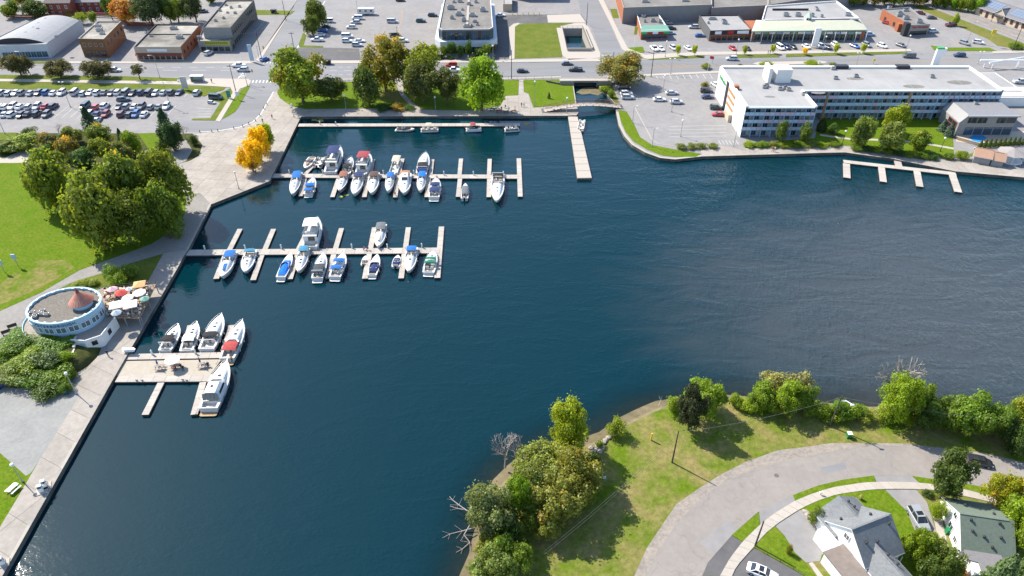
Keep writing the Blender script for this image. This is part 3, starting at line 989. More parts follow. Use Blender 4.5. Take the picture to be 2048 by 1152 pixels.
def trunk_mesh(name, seed, top=.72, r=.055, limbs=6, spread=.5, m=None):
 rnd = random.Random(seed)
 b = MB()
 bend = Vector((rnd.uniform(-.04, .04), rnd.uniform(-.04, .04), 0))
 p = [Vector((0, 0, -.02)), Vector((0, 0, .16)) + bend, Vector((0, 0, .38)) + bend * 1.6, Vector((0, 0, top)) + bend * 2.2]
 rr = [r * 1.25, r * .9, r * .65, r * .2]
 for i in range(3):
  b.tube(p[i], p[i + 1], rr[i], rr[i + 1], 7)
 for k in range(limbs):
  a = 2 * math.pi * (k + rnd.random() * .6) / limbs
  z0 = rnd.uniform(.24, .5)
  q0 = p[1].lerp(p[3], (z0 - .16) / (top - .16))
  q1 = q0 + Vector((math.cos(a) * spread * .5, math.sin(a) * spread * .5, rnd.uniform(.1, .2)))
  q2 = q1 + Vector((math.cos(a + .3) * spread * .45, math.sin(a + .3) * spread * .45, rnd.uniform(.08, .18)))
  b.tube(q0, q1, r * .42, r * .26, 5)
  b.tube(q1, q2, r * .26, r * .08, 5)
 return b.data(name, m or BARK)
TRUNKS = [trunk_mesh('tree_trunk', 5 + i) for i in range(4)]
STRAIGHT = trunk_mesh('conifer_trunk', 9, .95, .05, 0)
STEMS = trunk_mesh('shrub_stems', 14, .6, .05, 7, .6)

def bare_mesh(name, seed, depth=5):
 rnd = random.Random(seed)
 b = MB()
 def grow(p, d, L, r, k):
  q = p + d * L
  b.tube(p, q, r, r * .68, 5 if k > 2 else 3, 0, False)
  if k == 0:
   return
  for i in range(rnd.choice((2, 3, 3)) if k < depth else 4):
   nd = (d + Vector((rnd.uniform(-1, 1), rnd.uniform(-1, 1), rnd.uniform(-.35, .6))) * .75).normalized()
   grow(q, nd, L * rnd.uniform(.62, .82), r * .62, k - 1)
 grow(Vector((0, 0, 0)), Vector((.05, 0, 1)), .3, .03, depth)
 return b.data(name, BAREWOOD)
BARE = [bare_mesh('bare_limbs', 3, 5), bare_mesh('bare_limbs', 8, 5)]

rnd = random.Random(77)
def tree(kind, bx, by, w, ty, c, label, cat='tree', name=None, group=None, autumn=0, h=None, loc=None, z0=0.0, variant=None, flat=1.0):
 """bx, by: foot of the trunk in the photo; w: crown width and ty: top row in the photo"""
 p = P(bx, by) if loc is None else Vector(loc)
 p.z = z0
 if h is None:
  dep = PITCH + math.atan((by - 576) / FPX)
  # height from the rows the tree covers, less what the crown's own depth adds
  best = 3.0
  for k in range(8, 260):
   hh = k * .1
   top = P(bx, ty, hh * .97)
   if top.y <= p.y + (w / pxm(by)) * .12:
    best = hh
    break
  h = best * .93
 r = w / pxm(by if by > ty else ty) / 2 * {'fine': 1.2, 'willow': 1.15, 'thin': 1.05, 'shrub': .95}.get(kind, .86)
 if loc is None:
  # bx is the middle of the crown: the foot stands a little nearer the nadir
  p.x = (bx - 1024) / FPX * (p.y * math.cos(PITCH) + (CAM_H - .5 * h) * math.sin(PITCH))
 name = name or {'spruce': 'spruce_tree', 'cedar': 'cedar_tree', 'shrub': 'shrub'}.get(kind, 'leafy_tree')
 t = thing(name, label, cat, p, rnd.uniform(0, 6.28), group)
 pool = CROWNS[kind]
 cm = pool[rnd.randrange(len(pool)) if variant is None else variant % len(pool)]
 o = put('crown', cm, t, (0, 0, 0), 0, (r, r, h))
 k = rnd.uniform(.92, 1.08)
 o.color = (c[0] * k * .95, c[1] * k * 1.05, c[2] * .75, 1)
 o.pass_index = int(autumn)
 tm = STRAIGHT if kind in ('spruce', 'cedar') else STEMS if kind == 'shrub' else TRUNKS[rnd.randrange(4)]
 tr = max(.35 * r, .8) if kind != 'shrub' else r * .8
 put('stem' if kind == 'shrub' else 'trunk', tm, t, (0, 0, 0), 0, (max(r, .8), max(r, .8), h * .95))
 return t

# ------------------------------------------------------------------ vehicles
TYRE = BLACK
CARGLASS = mat('car_glass', (.02, .024, .03), .05, 0, 1, .7)
LAMP_R = mat('tail_lamp', (.25, .01, .01), .3)
LAMP_W = mat('head_lamp', (.6, .62, .62), .15)
def car_meshes(kind):
 """local x forward; body, windows, wheel"""
 S = {  # length, width, belt z, roof z, [x of windscreen foot, windscreen top, rear top, rear foot], nose z, tail z
  'sedan': (4.6, 1.8, .92, 1.42, (1.05, .35, -1.05, -1.75), .78, .95),
  'hatch': (4.1, 1.75, .95, 1.5, (1.05, .45, -1.55, -1.95), .82, 1.0),
  'suv': (4.6, 1.86, 1.05, 1.70, (1.15, .35, -1.75, -2.15), .95, 1.08),
  'van': (5.0, 1.95, 1.15, 1.95, (1.75, 1.05, -2.35, -2.45), 1.0, 1.15),
  'pickup': (5.5, 1.95, 1.1, 1.82, (1.15, .6, -.75, -.95), 1.05, 1.05),
 }[kind]
 L, W_, zb, zr, (x0, x1, x2, x3), zn, zt = S
 h, w = L / 2, W_ / 2
 b = MB()
 def ring(x, zlo, zhi, hw):
  return [(x, -hw * .92, zlo), (x, -hw, zlo + .25), (x, -hw * .985, zhi - .1), (x, -hw * .88, zhi), (x, hw * .88, zhi), (x, hw * .985, zhi - .1), (x, hw, zlo + .25), (x, hw * .92, zlo)]
 b.loft([ring(-h, .34, zt * .86, w * .86), ring(-h + .18, .24, zt, w * .96), ring(x3, .22, zb, w), ring(0, .22, zb, w), ring(x0, .22, zb, w), ring(h - .35, .24, zn, w * .93), ring(h, .36, zn * .8, w * .78)])
 wr = w * .76
 # pillars and roof
 rf = [(x1, -wr * .9), (x2, -wr * .9), (x2, wr * .9), (x1, wr * .9)]
 b.prism([(x1 + .05, -wr * .92), (x2 - .05, -wr * .92), (x2 - .05, wr * .92), (x1 + .05, wr * .92)], zr - .05, zr, 0, 0, True)
 for sy in (-1, 1):
  for (xa, xb) in ((x0, x1), (x3, x2), ((x0 + x3) / 2 - .1, (x1 + x2) / 2 - .1)):
   b.tube((xa, sy * w * .9, zb - .03), (xb, sy * wr * .93, zr - .02), .05, .05, 4)
 if kind == 'pickup':
  b.box(-h + .1, x3 - .12, -w * .97, -w * .86, zb - .02, zb + .12)
  b.box(-h + .1, x3 - .12, w * .86, w * .97, zb - .02, zb + .12)
  b.box(-h + .03, -h + .12, -w * .95, w * .95, zb - .02, zb + .12)
 body = b.data(kind + '_body', PAINTC)
 g = MB()
 lo = [(x0, -w * .88, zb - .01), (x3, -w * .88, zb - .01), (x3, w * .88, zb - .01), (x0, w * .88, zb - .01)]
 hi = [(x1, -wr * .9, zr - .04), (x2, -wr * .9, zr - .04), (x2, wr * .9, zr - .04), (x1, wr * .9, zr - .04)]
 for i in range(4):
  j = (i + 1) % 4
  g.face([lo[i], hi[i], hi[j], lo[j]])
 glass = g.data(kind + '_windows', CARGLASS)
 wh = MB()
 wh.mesh([(.33 * math.cos(t * math.pi / 6), y, .33 * math.sin(t * math.pi / 6)) for y in (-.11, .11) for t in range(12)],
   [(i, (i + 1) % 12, 12 + (i + 1) % 12, 12 + i) for i in range(12)])
 for y in (-.112, .112):
  wh.mesh([(.33 * math.cos(t * math.pi / 6), y, .33 * math.sin(t * math.pi / 6)) for t in range(12)], [tuple(range(12)) if y > 0 else tuple(range(11, -1, -1))], 0)
  wh.mesh([(.19 * math.cos(t * math.pi / 6), y * 1.03, .19 * math.sin(t * math.pi / 6)) for t in range(12)], [tuple(range(12))], 1)
 wheel = wh.data('wheel', [TYRE, GREYM])
 hl = MB(); hl.box(-.06, .06, -.2, .2, -.07, .07)
 return dict(body=body, glass=glass, wheel=wheel, L=L, W=W_, lamp=hl.data('headlight', LAMP_W), tail=hl.data('taillight', LAMP_R), zn=zn, zt=zt)
CARS = {k: car_meshes(k) for k in ('sedan', 'hatch', 'suv', 'van', 'pickup')}
PAINTS = {'pewter': (.27, .285, .31), 'white': (.72, .72, .72), 'silver': (.48, .50, .53), 'grey': (.24, .25, .27), 'dark grey': (.10, .105, .115), 'black': (.025, .026, .03), 'navy blue': (.03, .045, .12), 'blue': (.03, .11, .33),
          'red': (.42, .03, .03), 'dark red': (.20, .025, .03), 'dark green': (.02, .055, .055), 'brown': (.10, .06, .04), 'maroon': (.11, .02, .03), 'light blue': (.3, .42, .55)}
def car(px, py, heading, kind, colour, label, group=None, near=False, scale=1.0):
 k = CARS[kind]
 t = thing('parked_car' if group else 'car', label, {'van': 'van', 'pickup': 'pickup truck'}.get(kind, 'car'), P(px + rnd.uniform(-.9, .9) * bool(group), py + rnd.uniform(-.7, .7) * bool(group), .02), R(heading + rnd.uniform(-2.5, 2.5)), group)
 if scale != 1.0:
  t.scale = (scale,) * 3
 bd = put('body', k['body'], t)
 bd.color = (*PAINTS[colour], 1)
 put('window', k['glass'], t)
 for sx in (-1, 1):
  for sy in (-1, 1):
   put('wheel', k['wheel'], t, (sx * k['L'] * .305 + (.08 if sx > 0 else 0), sy * (k['W'] / 2 - .1), .33))
 if near:
  b = MB(); b.box(-.25, .45, -.5, .5, 0, .02)
  zr_ = {'sedan': 1.42, 'hatch': 1.5, 'suv': 1.7}.get(kind, 1.7)
  put('sunroof', b.data('sunroof', CARGLASS), t, (-.35, 0, zr_))
  for sy in (-1, 1):
   put('headlight', k['lamp'], t, (k['L'] / 2 - .12, sy * k['W'] * .33, k['zn'] * .74))
   put('taillight', k['tail'], t, (-k['L'] / 2 + .04, sy * k['W'] * .36, k['zt'] * .74))
 return t

# ------------------------------------------------------------------ people
def person_mesh(name, pose, seed=0):
 """a single continuous figure grown along a skeleton"""
 if pose == 'stand':
  J = {'pel': (0, 0, .95), 'che': (0, .02, 1.33), 'nec': (0, .03, 1.5), 'hea': (0, .05, 1.62), 'top': (0, .04, 1.74),
             'shl': (-.2, .02, 1.42), 'ell': (-.27, 0, 1.13), 'hal': (-.26, .1, .88), 'shr': (.2, .02, 1.42), 'elr': (.27, 0, 1.13), 'har': (.26, .1, .88),
             'hil': (-.1, 0, .9), 'knl': (-.12, .06, .5), 'fol': (-.12, -.04, .07), 'tol': (-.13, .13, .04), 'hir': (.1, 0, .9), 'knr': (.12, .02, .5), 'for': (.12, .02, .07), 'tor': (.13, .19, .04)}
 elif pose == 'walk':
  J = {'pel': (0, 0, .95), 'che': (0, .04, 1.33), 'nec': (0, .06, 1.5), 'hea': (0, .09, 1.62), 'top': (0, .08, 1.74),
             'shl': (-.2, .03, 1.42), 'ell': (-.26, -.1, 1.14), 'hal': (-.25, -.14, .9), 'shr': (.2, .05, 1.42), 'elr': (.26, .12, 1.15), 'har': (.25, .3, .97),
             'hil': (-.1, 0, .9), 'knl': (-.11, .22, .52), 'fol': (-.11, .26, .08), 'tol': (-.11, .44, .05), 'hir': (.1, 0, .9), 'knr': (.11, -.03, .5), 'for': (.11, -.3, .12), 'tor': (.11, -.16, .04)}
 else:
  J = {'pel': (0, 0, .52), 'che': (0, .04, .9), 'nec': (0, .07, 1.06), 'hea': (0, .1, 1.18), 'top': (0, .09, 1.3),
             'shl': (-.2, .04, .98), 'ell': (-.26, .12, .72), 'hal': (-.2, .36, .76), 'shr': (.2, .04, .98), 'elr': (.26, .12, .72), 'har': (.2, .36, .76),
             'hil': (-.1, .02, .5), 'knl': (-.13, .42, .5), 'fol': (-.13, .40, .07), 'tol': (-.13, .56, .04), 'hir': (.1, .02, .5), 'knr': (.13, .42, .5), 'for': (.13, .36, .07), 'tor': (.13, .52, .04)}
 rad = {'pel': .15, 'che': .16, 'nec': .06, 'hea': .1, 'top': .07, 'sh': .075, 'el': .05, 'ha': .042, 'hi': .095, 'kn': .065, 'fo': .05, 'to': .04}
 ks = list(J)
 E = [('pel', 'che'), ('che', 'nec'), ('nec', 'hea'), ('hea', 'top'), ('che', 'shl'), ('shl', 'ell'), ('ell', 'hal'), ('che', 'shr'), ('shr', 'elr'), ('elr', 'har'),
         ('pel', 'hil'), ('hil', 'knl'), ('knl', 'fol'), ('fol', 'tol'), ('pel', 'hir'), ('hir', 'knr'), ('knr', 'for'), ('for', 'tor')]
 me = bpy.data.meshes.new(name)
 me.from_pydata([J[k] for k in ks], [(ks.index(a), ks.index(c)) for a, c in E], [])
 o = bpy.data.objects.new(name, me)
 col.objects.link(o)
 md = o.modifiers.new('skin', 'SKIN')
 if not me.skin_vertices:
  bm = bmesh.new()
  bm.from_mesh(me)
  bm.verts.layers.skin.verify()
  bm.to_mesh(me)
  bm.free()
 sv = me.skin_vertices[0].data
 for i, k in enumerate(ks):
  q = rad.get(k, rad.get(k[:2], .05))
  sv[i].radius = (q, q * .8 if k in ('pel', 'che') else q)
  sv[i].use_root = k == 'pel'
 o.modifiers.new('sub', 'SUBSURF').levels = 1
 dg = bpy.context.evaluated_depsgraph_get()
 ev = bpy.data.meshes.new_from_object(o.evaluated_get(dg))
 bpy.data.objects.remove(o)
 for m in (PSHIRT, PTROUS, PSKIN, PHAIR):
  ev.materials.append(m)
 seat = pose == 'sit'
 for f in ev.polygons:
  c = f.center
  z = c.z + (.44 if seat else 0)
  far = abs(c.x) > .2 and z < 1.22 and not (seat and c.z < .6)
  f.material_index = 2 if (far and (c.y > .02 or z < 1.15)) or 1.47 < z < 1.60 else 3 if z >= 1.6 else 0 if z > .98 else 1
  if z >= 1.6 and c.y > .12 and z < 1.68:
   f.material_index = 2
  f.use_smooth = True
 return ev
PSHIRT = mat('shirt_cloth', (1, 1, 1), .9, 0, 1, .1, obcol=True)
PTROUS = mat('trouser_cloth', (.035, .045, .08), .9)
PSKIN = mat('skin', (.42, .22, .14), .6)
PHAIR = mat('hair', (.035, .022, .015), .7)
PEOPLE = {k: person_mesh('person_' + k, k) for k in ('stand', 'walk', 'sit')}
SHIRTS = {'white': (.65, .65, .63), 'black': (.02, .02, .022), 'red': (.4, .03, .03), 'blue': (.03, .08, .3), 'grey': (.2, .2, .21), 'yellow': (.5, .35, .05), 'pink': (.5, .15, .2), 'navy': (.02, .03, .09), 'green': (.04, .12, .06)}
def person(px, py, pose, shirt, label, rz=0.0, z=0.07, group=None, loc=None):
 o = bpy.data.objects.new('person', PEOPLE[pose])
 col.objects.link(o)
 p = P(px, py, z) if loc is None else Vector(loc)
 o.location = p
 o.rotation_euler = (0, 0, R(rz))
 o.color = (*SHIRTS[shirt], 1)
 return tag(o, label, 'person', group)
# ------------------------------------------------------------------ boats
CUSH = mat('boat_cushion', (.55, .50, .42), .8, .1, 4)
TEAK = mat('teak_deck', (.36, .24, .13), .8, .2, 4)
BOATGLASS = mat('boat_window', (.025, .03, .035), .08, 0, 1, .7)
CLEARV = mat('clear_vinyl', (.10, .11, .12), .12, 0, 1, .6)
HULLC = mat('hull_stripe', (1, 1, 1), .3, 0, 1, .5, obcol=True)
BLUEP = mat('blue_fender', (.03, .06, .2), .5)
PONTM = mat('aluminium', (.42, .43, .44), .35, .05, 2, .5, .6)
CAN = {'blue': (.02, .12, .36), 'navy': (.025, .04, .11), 'black': (.025, .025, .028), 'red': (.33, .055, .05), 'brown': (.23, .10, .07), 'green': (.02, .18, .09), 'teal': (.05, .19, .30), 'grey': (.12, .13, .14), 'white': (.70, .70, .68), 'dark brown': (.09, .06, .055), 'beige': (.42, .37, .30), 'bright blue': (.01, .13, .52), 'charcoal': (.05, .06, .065), 'maroon': (.26, .05, .06), 'tan': (.34, .17, .10)}
TT = (0, .12, .28, .45, .6, .74, .86, .94, 1.0)
FF = (.90, .96, 1.0, 1.0, .95, .80, .54, .29, .02)
ZZ = (1.0, 1.0, 1.0, 1.03, 1.08, 1.15, 1.22, 1.27, 1.30)
def fit(tab, t):
 for i in range(len(TT) - 1):
  if t <= TT[i + 1]:
   k = (t - TT[i]) / (TT[i + 1] - TT[i])
   return tab[i] + (tab[i + 1] - tab[i]) * k
 return tab[-1]

def boat(bow, stern, label, style='cruiser', canopy=(), cover=None, stripe=None, beam=None, group='boats moored in the marina', hatch=2, rail=True, platform='white', pad=None, fb=None, name=None, arch=False, top=None, aft=None):
 """bow and stern: photo positions of the stem head and the transom; canopy: list of (colour, from, to, height)"""
 a = P(*stern, ZW + .55)
 c = P(*bow, ZW + 1.1)
 a.z = c.z = ZW
 L = (c - a).length
 B = beam or min(max(L * .35, 1.9), 4.3)
 fb = fb or min(max(L * .115, .65), 1.35)
 d = c - a
 t = thing(name or 'motor_boat', label, 'boat', a, math.atan2(d.y, d.x), group)
 hb = lambda q: B / 2 * fit(FF, q)
 zs = lambda q: fb * fit(ZZ, q)
 # hull
 b = MB()
 rings = []
 for q in TT:
  x = q * L
  rk = L * .07 * q ** 4
  rings.append([(x, -hb(q), zs(q)), (x - rk * .3, -hb(q) * .97, zs(q) * .62), (x - rk, -hb(q) * .86, .08 + .25 * fb * q ** 4), (x - rk * 1.6, 0, -.3 + .35 * q ** 5),
                      (x - rk, hb(q) * .86, .08 + .25 * fb * q ** 4), (x - rk * .3, hb(q) * .97, zs(q) * .62), (x, hb(q), zs(q))])
 b.loft(rings, 0, closed=False)
 b.face([p for p in rings[0]], 0)
 # rub rail
 for s in (-1, 1):
  b.path([(q * L, s * (hb(q) + .02), zs(q) - .05) for q in TT], .045, 4, 1)
 o = b.build('hull', [BWHITE, GREYM], t, True)
 if stripe:
  b = MB()
  for s in (-1, 1):
   pts = [(q * L - L * .07 * q ** 4 * .3, s * (hb(q) * .985 + .015)) for q in TT]
   for i in range(len(TT) - 1):
    z0, z1 = zs(TT[i]), zs(TT[i + 1])
    b.face([(*pts[i], z0 * .55), (*pts[i + 1], z1 * .55), (pts[i + 1][0], pts[i + 1][1] * 1.01, z1 * .88), (pts[i][0], pts[i][1] * 1.01, z0 * .88)])
  o = b.build('hull_stripe', HULLC, t)
  o.color = (*CAN[stripe], 1)
 # deck and cockpit
 tc = {'cruiser': .42, 'runabout': .5, 'flybridge': .16, 'hardtop': .14, 'covered': .06}.get(style, .42)
 b = MB()
 qs = [tc] + [q for q in TT if q > tc + .02]
 for q0, q1 in zip(qs[:-1], qs[1:]):
  for s in (-1, 1):
   b.face([(q0 * L, 0, zs(q0) + .10 * B / 3), (q0 * L, s * hb(q0), zs(q0)), (q1 * L, s * hb(q1), zs(q1)), (q1 * L, 0, zs(q1) + (.10 * B / 3 if q1 < 1 else 0))][::s])
 g = .12 * B
 qc = [q for q in TT if q < tc] + [tc]
 zf = fb * .42
 for q0, q1 in zip(qc[:-1], qc[1:]):
  for s in (-1, 1):
   i0, i1 = s * (hb(q0) - g), s * (hb(q1) - g)
   b.face([(q0 * L, s * hb(q0), zs(q0)), (q1 * L, s * hb(q1), zs(q1)), (q1 * L, i1, zs(q1)), (q0 * L, i0, zs(q0))][::-s])
   b.face([(q0 * L, i0, zs(q0)), (q1 * L, i1, zs(q1)), (q1 * L, i1, zf), (q0 * L, i0, zf)][::-s])
  b.face([(q0 * L, -(hb(q0) - g), zf), (q1 * L, -(hb(q1) - g), zf), (q1 * L, hb(q1) - g, zf), (q0 * L, hb(q0) - g, zf)], 1)
 b.face([(tc * L, -(hb(tc) - g), zf), (tc * L, hb(tc) - g, zf), (tc * L, hb(tc) - g, zs(tc)), (tc * L, -(hb(tc) - g), zs(tc))])
 b.box(-.02, .25, -(hb(0) - g), hb(0) - g, zf, fb * .97)
 b.build('deck', [BDECK, CUSH if L < 7 else BDECK], t)
 # swim platform
 if platform:
  b = MB()
  pw = hb(0) * .9
  pl = min(1.1, L * .085)
  b.prism([(-pl, -pw * .8), (-pl * .8, -pw), (-.03, -pw), (-.03, pw), (-pl * .8, pw), (-pl, pw * .8)], .22, .30)
  b.build('swim_platform', TEAK if platform == 'teak' else BDECK, t)
 # cabin trunk
 if style in ('cruiser', 'flybridge', 'hardtop'):
  b = MB()
  q0, q1 = (tc + .01, .86) if style == 'cruiser' else (.5, .88)
  rr_ = []
  n = 6
  for i in range(n):
   q = q0 + (q1 - q0) * i / (n - 1)
   hh = .46 * fb * (1 - (i / (n - 1)) ** 2) + .03
   w = min(hb(q) * .68, hb(q) - .25)
   w = max(w, .08)
   z = zs(q) + .02
   rr_.append([(q * L, -w, z), (q * L, -w * .82, z + hh), (q * L, 0, z + hh * 1.14), (q * L, w * .82, z + hh), (q * L, w, z)])
  b.loft(rr_, 0, closed=False)
  b.face(rr_[0][::-1])
  tr = b.build('cabin_trunk', BWHITE, t, True)
  for k in range(hatch):
   q = q0 + (q1 - q0) * (.34 + .27 * k)
   i = (.34 + .27 * k)
   hh = (.46 * fb * (1 - i ** 2) + .03) * 1.14 + zs(q) + .02
   b = MB()
   s_ = .24 if k else .28
   b.box(q * L - s_, q * L + s_, -s_, s_, hh - .06, hh + .03)
   b.build('deck_hatch', BOATGLASS, tr)
 if pad:
  b = MB()
  z = zs(.68) + .45 * fb
  b.prism([(.56 * L, -.42), (.80 * L, -.25), (.80 * L, .25), (.56 * L, .42)], z - .1, z + .05)
  o = b.build('sun_pad', CANVAS, t)
  o.color = (*CAN[pad], 1)
 # windscreen
 if style in ('cruiser', 'runabout'):
  b = MB()
  z = zs(tc) + .04
  w = hb(tc) * .84
  xf, xr, xa = (tc + .06) * L, (tc - .02) * L, (tc - .16) * L
  H_ = .62 if L > 6 else .42
  lo = [(xa, -w, z - .04), (xr + .1, -w, z), (xf, -w * .5, z + .1), (xf, w * .5, z + .1), (xr + .1, w, z), (xa, w, z - .04)]
  hi = [(xa, -w * .96, z + H_ * .55), (xr - .25, -w * .9, z + H_), (xf - .5, -w * .45, z + H_ + .06), (xf - .5, w * .45, z + H_ + .06), (xr - .25, w * .9, z + H_), (xa, w * .96, z + H_ * .55)]
  for i in range(5):
   b.face([lo[i], lo[i + 1], hi[i + 1], hi[i]])
  ws = b.build('windscreen', CLEARV, t)
  b = MB()
  b.path(hi, .03, 4)
  for i in range(6):
   b.tube(lo[i], hi[i], .025, .025, 4)
  b.build('windscreen_frame', STEEL if L > 7 else BWHITE, ws)
  # seats and helm
  e = (hb(.05) - g) * .85
  for xs, y0, y1, h0, h1 in ((.03 * L, -e, e, .42, .75), ((tc - .2) * L, -w * .75, -w * .2, .5, .95), ((tc - .2) * L, w * .15, w * .75, .5, .95)):
   b = MB()
   b.loft([[(xs, y, zf), (xs + .55, y, zf), (xs + .55, y, zf + h0), (xs + .14, y, zf + h0), (xs + .12, y, zf + h1), (xs, y, zf + h1)] for y in (y0, y1)])
   b.build('seat', CUSH, t)
  b = MB()
  b.box((tc - .07) * L, (tc - .005) * L, -w * .9, -w * .1, zf, zs(tc) + .12)
  b.build('helm_console', BDECK, t)
 if style == 'flybridge':
  # saloon, fly deck with coaming, dark window bands
  x0, x1 = .17 * L, .60 * L
  w0 = hb(.3) * .86
  H_ = 1.75
  z = fb * .98
  b = MB()
  b.loft([[(x, -w0 * k, zz) for x, k, zz in ((x0, 1, z), (x1 + .5, .8, z), (x1 - .4, .78, z + H_), (x0, .93, z + H_))],
    [(x, w0 * k, zz) for x, k, zz in ((x0, 1, z), (x1 + .5, .8, z), (x1 - .4, .78, z + H_), (x0, .93, z + H_))]])
  sal = b.build('saloon', BWHITE, t)
  b = MB()
  for s in (-1, 1):
   b.face([(x0 + .5, s * (w0 * .985 + .03), z + .75), (x1 - .2, s * (w0 * .83 + .03), z + .75), (x1 - .4, s * (w0 * .81 + .03), z + 1.4), (x0 + .5, s * (w0 * .945 + .03), z + 1.4)][::-s])
  b.face([(x1 + .16, -w0 * .7, z + .8), (x1 + .16, w0 * .7, z + .8), (x1 - .22, w0 * .68, z + 1.5), (x1 - .22, -w0 * .68, z + 1.5)])
  b.face([(x0 - .02, -w0 * .62, z + .25), (x0 - .02, -w0 * .62, z + 1.5), (x0 - .02, w0 * .3, z + 1.5), (x0 - .02, w0 * .3, z + .25)])
  b.build('saloon_window', BOATGLASS, sal)
  b = MB()
  fx0, fx1 = x0 - .12 * L * 0 - .3, x1 - .5
  zf2 = z + H_ + .03
  b.prism([(fx0, -w0 * .98), (fx1, -w0 * .84), (fx1 + .5, 0), (fx1, w0 * .84), (fx0, w0 * .98)], zf2, zf2 + .1, 0, 0, True)
  for (xa, ya), (xb, yb) in (((fx0 + .9, -w0 * .95), (fx1, -w0 * .84)), ((fx1, -w0 * .84), (fx1 + .5, 0)), ((fx1 + .5, 0), (fx1, w0 * .84)), ((fx1, w0 * .84), (fx0 + .9, w0 * .95))):
   b.face([(xa, ya, zf2 + .1), (xb, yb, zf2 + .1), (xb, yb, zf2 + .75), (xa, ya, zf2 + .75)])
   b.face([(xa * .998, ya * .96, zf2 + .75), (xb * .99, yb * .96, zf2 + .75), (xb * .99, yb * .96, zf2 + .1), (xa * .998, ya * .96, zf2 + .1)])
  fly = b.build('flybridge', BWHITE, t)
  b = MB()
  b.box(fx1 - 1.0, fx1 - .55, -w0 * .5, w0 * .1, zf2 + .1, zf2 + .95)
  b.box(fx0 + 1.0, fx0 + 1.5, -w0 * .7, w0 * .7, zf2 + .1, zf2 + .6)
  b.build('flybridge_seat', CUSH, fly)
  b = MB()
  for s in (-1, 1):
   b.path([(fx0, s * w0 * .94, zf2 + .1), (fx0, s * w0 * .94, zf2 + .85), (fx0 + .9, s * w0 * .94, zf2 + .85)], .03, 4)
  b.path([(fx0, -w0 * .94, zf2 + .85), (fx0, w0 * .94, zf2 + .85)], .03, 4)
  b.tube((fx0 + .3, 0, zf2), (fx0 + .1, 0, zf2 + 2.6), .06, .03, 5)
  b.build('fly_rail', STEEL, fly)
  zc = zf2
  canopy = [(cc, fx0 / L + .02 + f0, fx1 / L + f1, zc + hh, .85) for cc, f0, f1, hh in canopy]
 if style == 'hardtop':
  x0, x1 = .20 * L, .52 * L
  w0 = hb(.3) * .84
  z = fb * .98
  b = MB()
  sec = lambda x, k, hh: [(x, -w0 * k, z), (x, -w0 * k * .88, z + hh * .7), (x, -w0 * k * .6, z + hh), (x, w0 * k * .6, z + hh), (x, w0 * k * .88, z + hh * .7), (x, w0 * k, z)]
  b.loft([sec(x0, .92, 1.62), sec(x0 + .6, .96, 1.75), sec(x1 - 1.1, .95, 1.72), sec(x1, .88, 1.15), sec(x1 + 1.3, .75, .35)], 0)
  ht = b.build('hardtop', BWHITE, t, False)
  b = MB()
  for s in (-1, 1):
   b.face([(x0 + .6, s * (w0 * .94), z + .55), (x1 - .4, s * (w0 * .93), z + .55), (x1 - .9, s * (w0 * .885), z + 1.12), (x0 + .6, s * (w0 * .895), z + 1.2)][::-s])
  b.face([(x1 - .95, -w0 * .5, z + 1.68), (x1 - .05, -w0 * .56, z + 1.22), (x1 - .05, w0 * .56, z + 1.22), (x1 - .95, w0 * .5, z + 1.68)])
  b.face([(x0 - .03, -w0 * .75, z + .1), (x0 - .03, -w0 * .7, z + 1.2), (x0 - .03, w0 * .7, z + 1.2), (x0 - .03, w0 * .75, z + .1)])
  b.build('saloon_window', BOATGLASS, ht)
  b = MB()
  zt = z + 1.76
  b.lathe([(.34, 0), (.34, .05), (.3, .06)], 10, 0, (x0 + 1.6, .1, zt - .02), 1, .8)
  b.build('roof_hatch', BOATGLASS, ht)
  if aft:
   b = MB()
   for i in range(4):
    y0 = -w0 * .9 + i * w0 * .46
    b.face([(x0 - .75, y0, z + .25), (x0 - .75, y0 + w0 * .42, z + .25), (x0 - .2, y0 + w0 * .42, z + 1.45), (x0 - .2, y0, z + 1.45)][::-1])
   b.build('aft_enclosure', CLEARV, t)
 # canvas
 for cv in canopy:
  cc, f0, f1, hh = cv[:4]
  wk = cv[4] if len(cv) > 4 else .82
  b = MB()
  n = 6
  w = hb((f0 + f1) / 2 if style != 'flybridge' else .3) * wk
  rg = []
  for i in range(n):
   q = f0 + (f1 - f0) * i / (n - 1)
   sag = .16 * (1 - (2 * i / (n - 1) - 1) ** 2) + (.03 if i % 2 else 0)
   rg.append([(q * L, -w, hh - .12 + sag), (q * L, -w * .55, hh + sag), (q * L, 0, hh + .05 + sag), (q * L, w * .55, hh + sag), (q * L, w, hh - .12 + sag)])
  b.loft(rg, 0, closed=False)
  b.loft([[(x, y, z - .04) for x, y, z in r[::-1]] for r in rg], 0, closed=False)
  o = b.build('canopy', CANVAS, t)
  o.color = (*CAN[cc], 1)
  b = MB()
  zb0 = zs(.3) if style != 'flybridge' else hh - 1.5
  for q in (f0 + .02, f1 - .02):
   for s in (-1, 1):
    b.tube(((f0 + f1) / 2 * L, s * w, zb0), (q * L, s * w, hh - .12), .022, .022, 4)
  b.build('canopy_frame', STEEL, o)
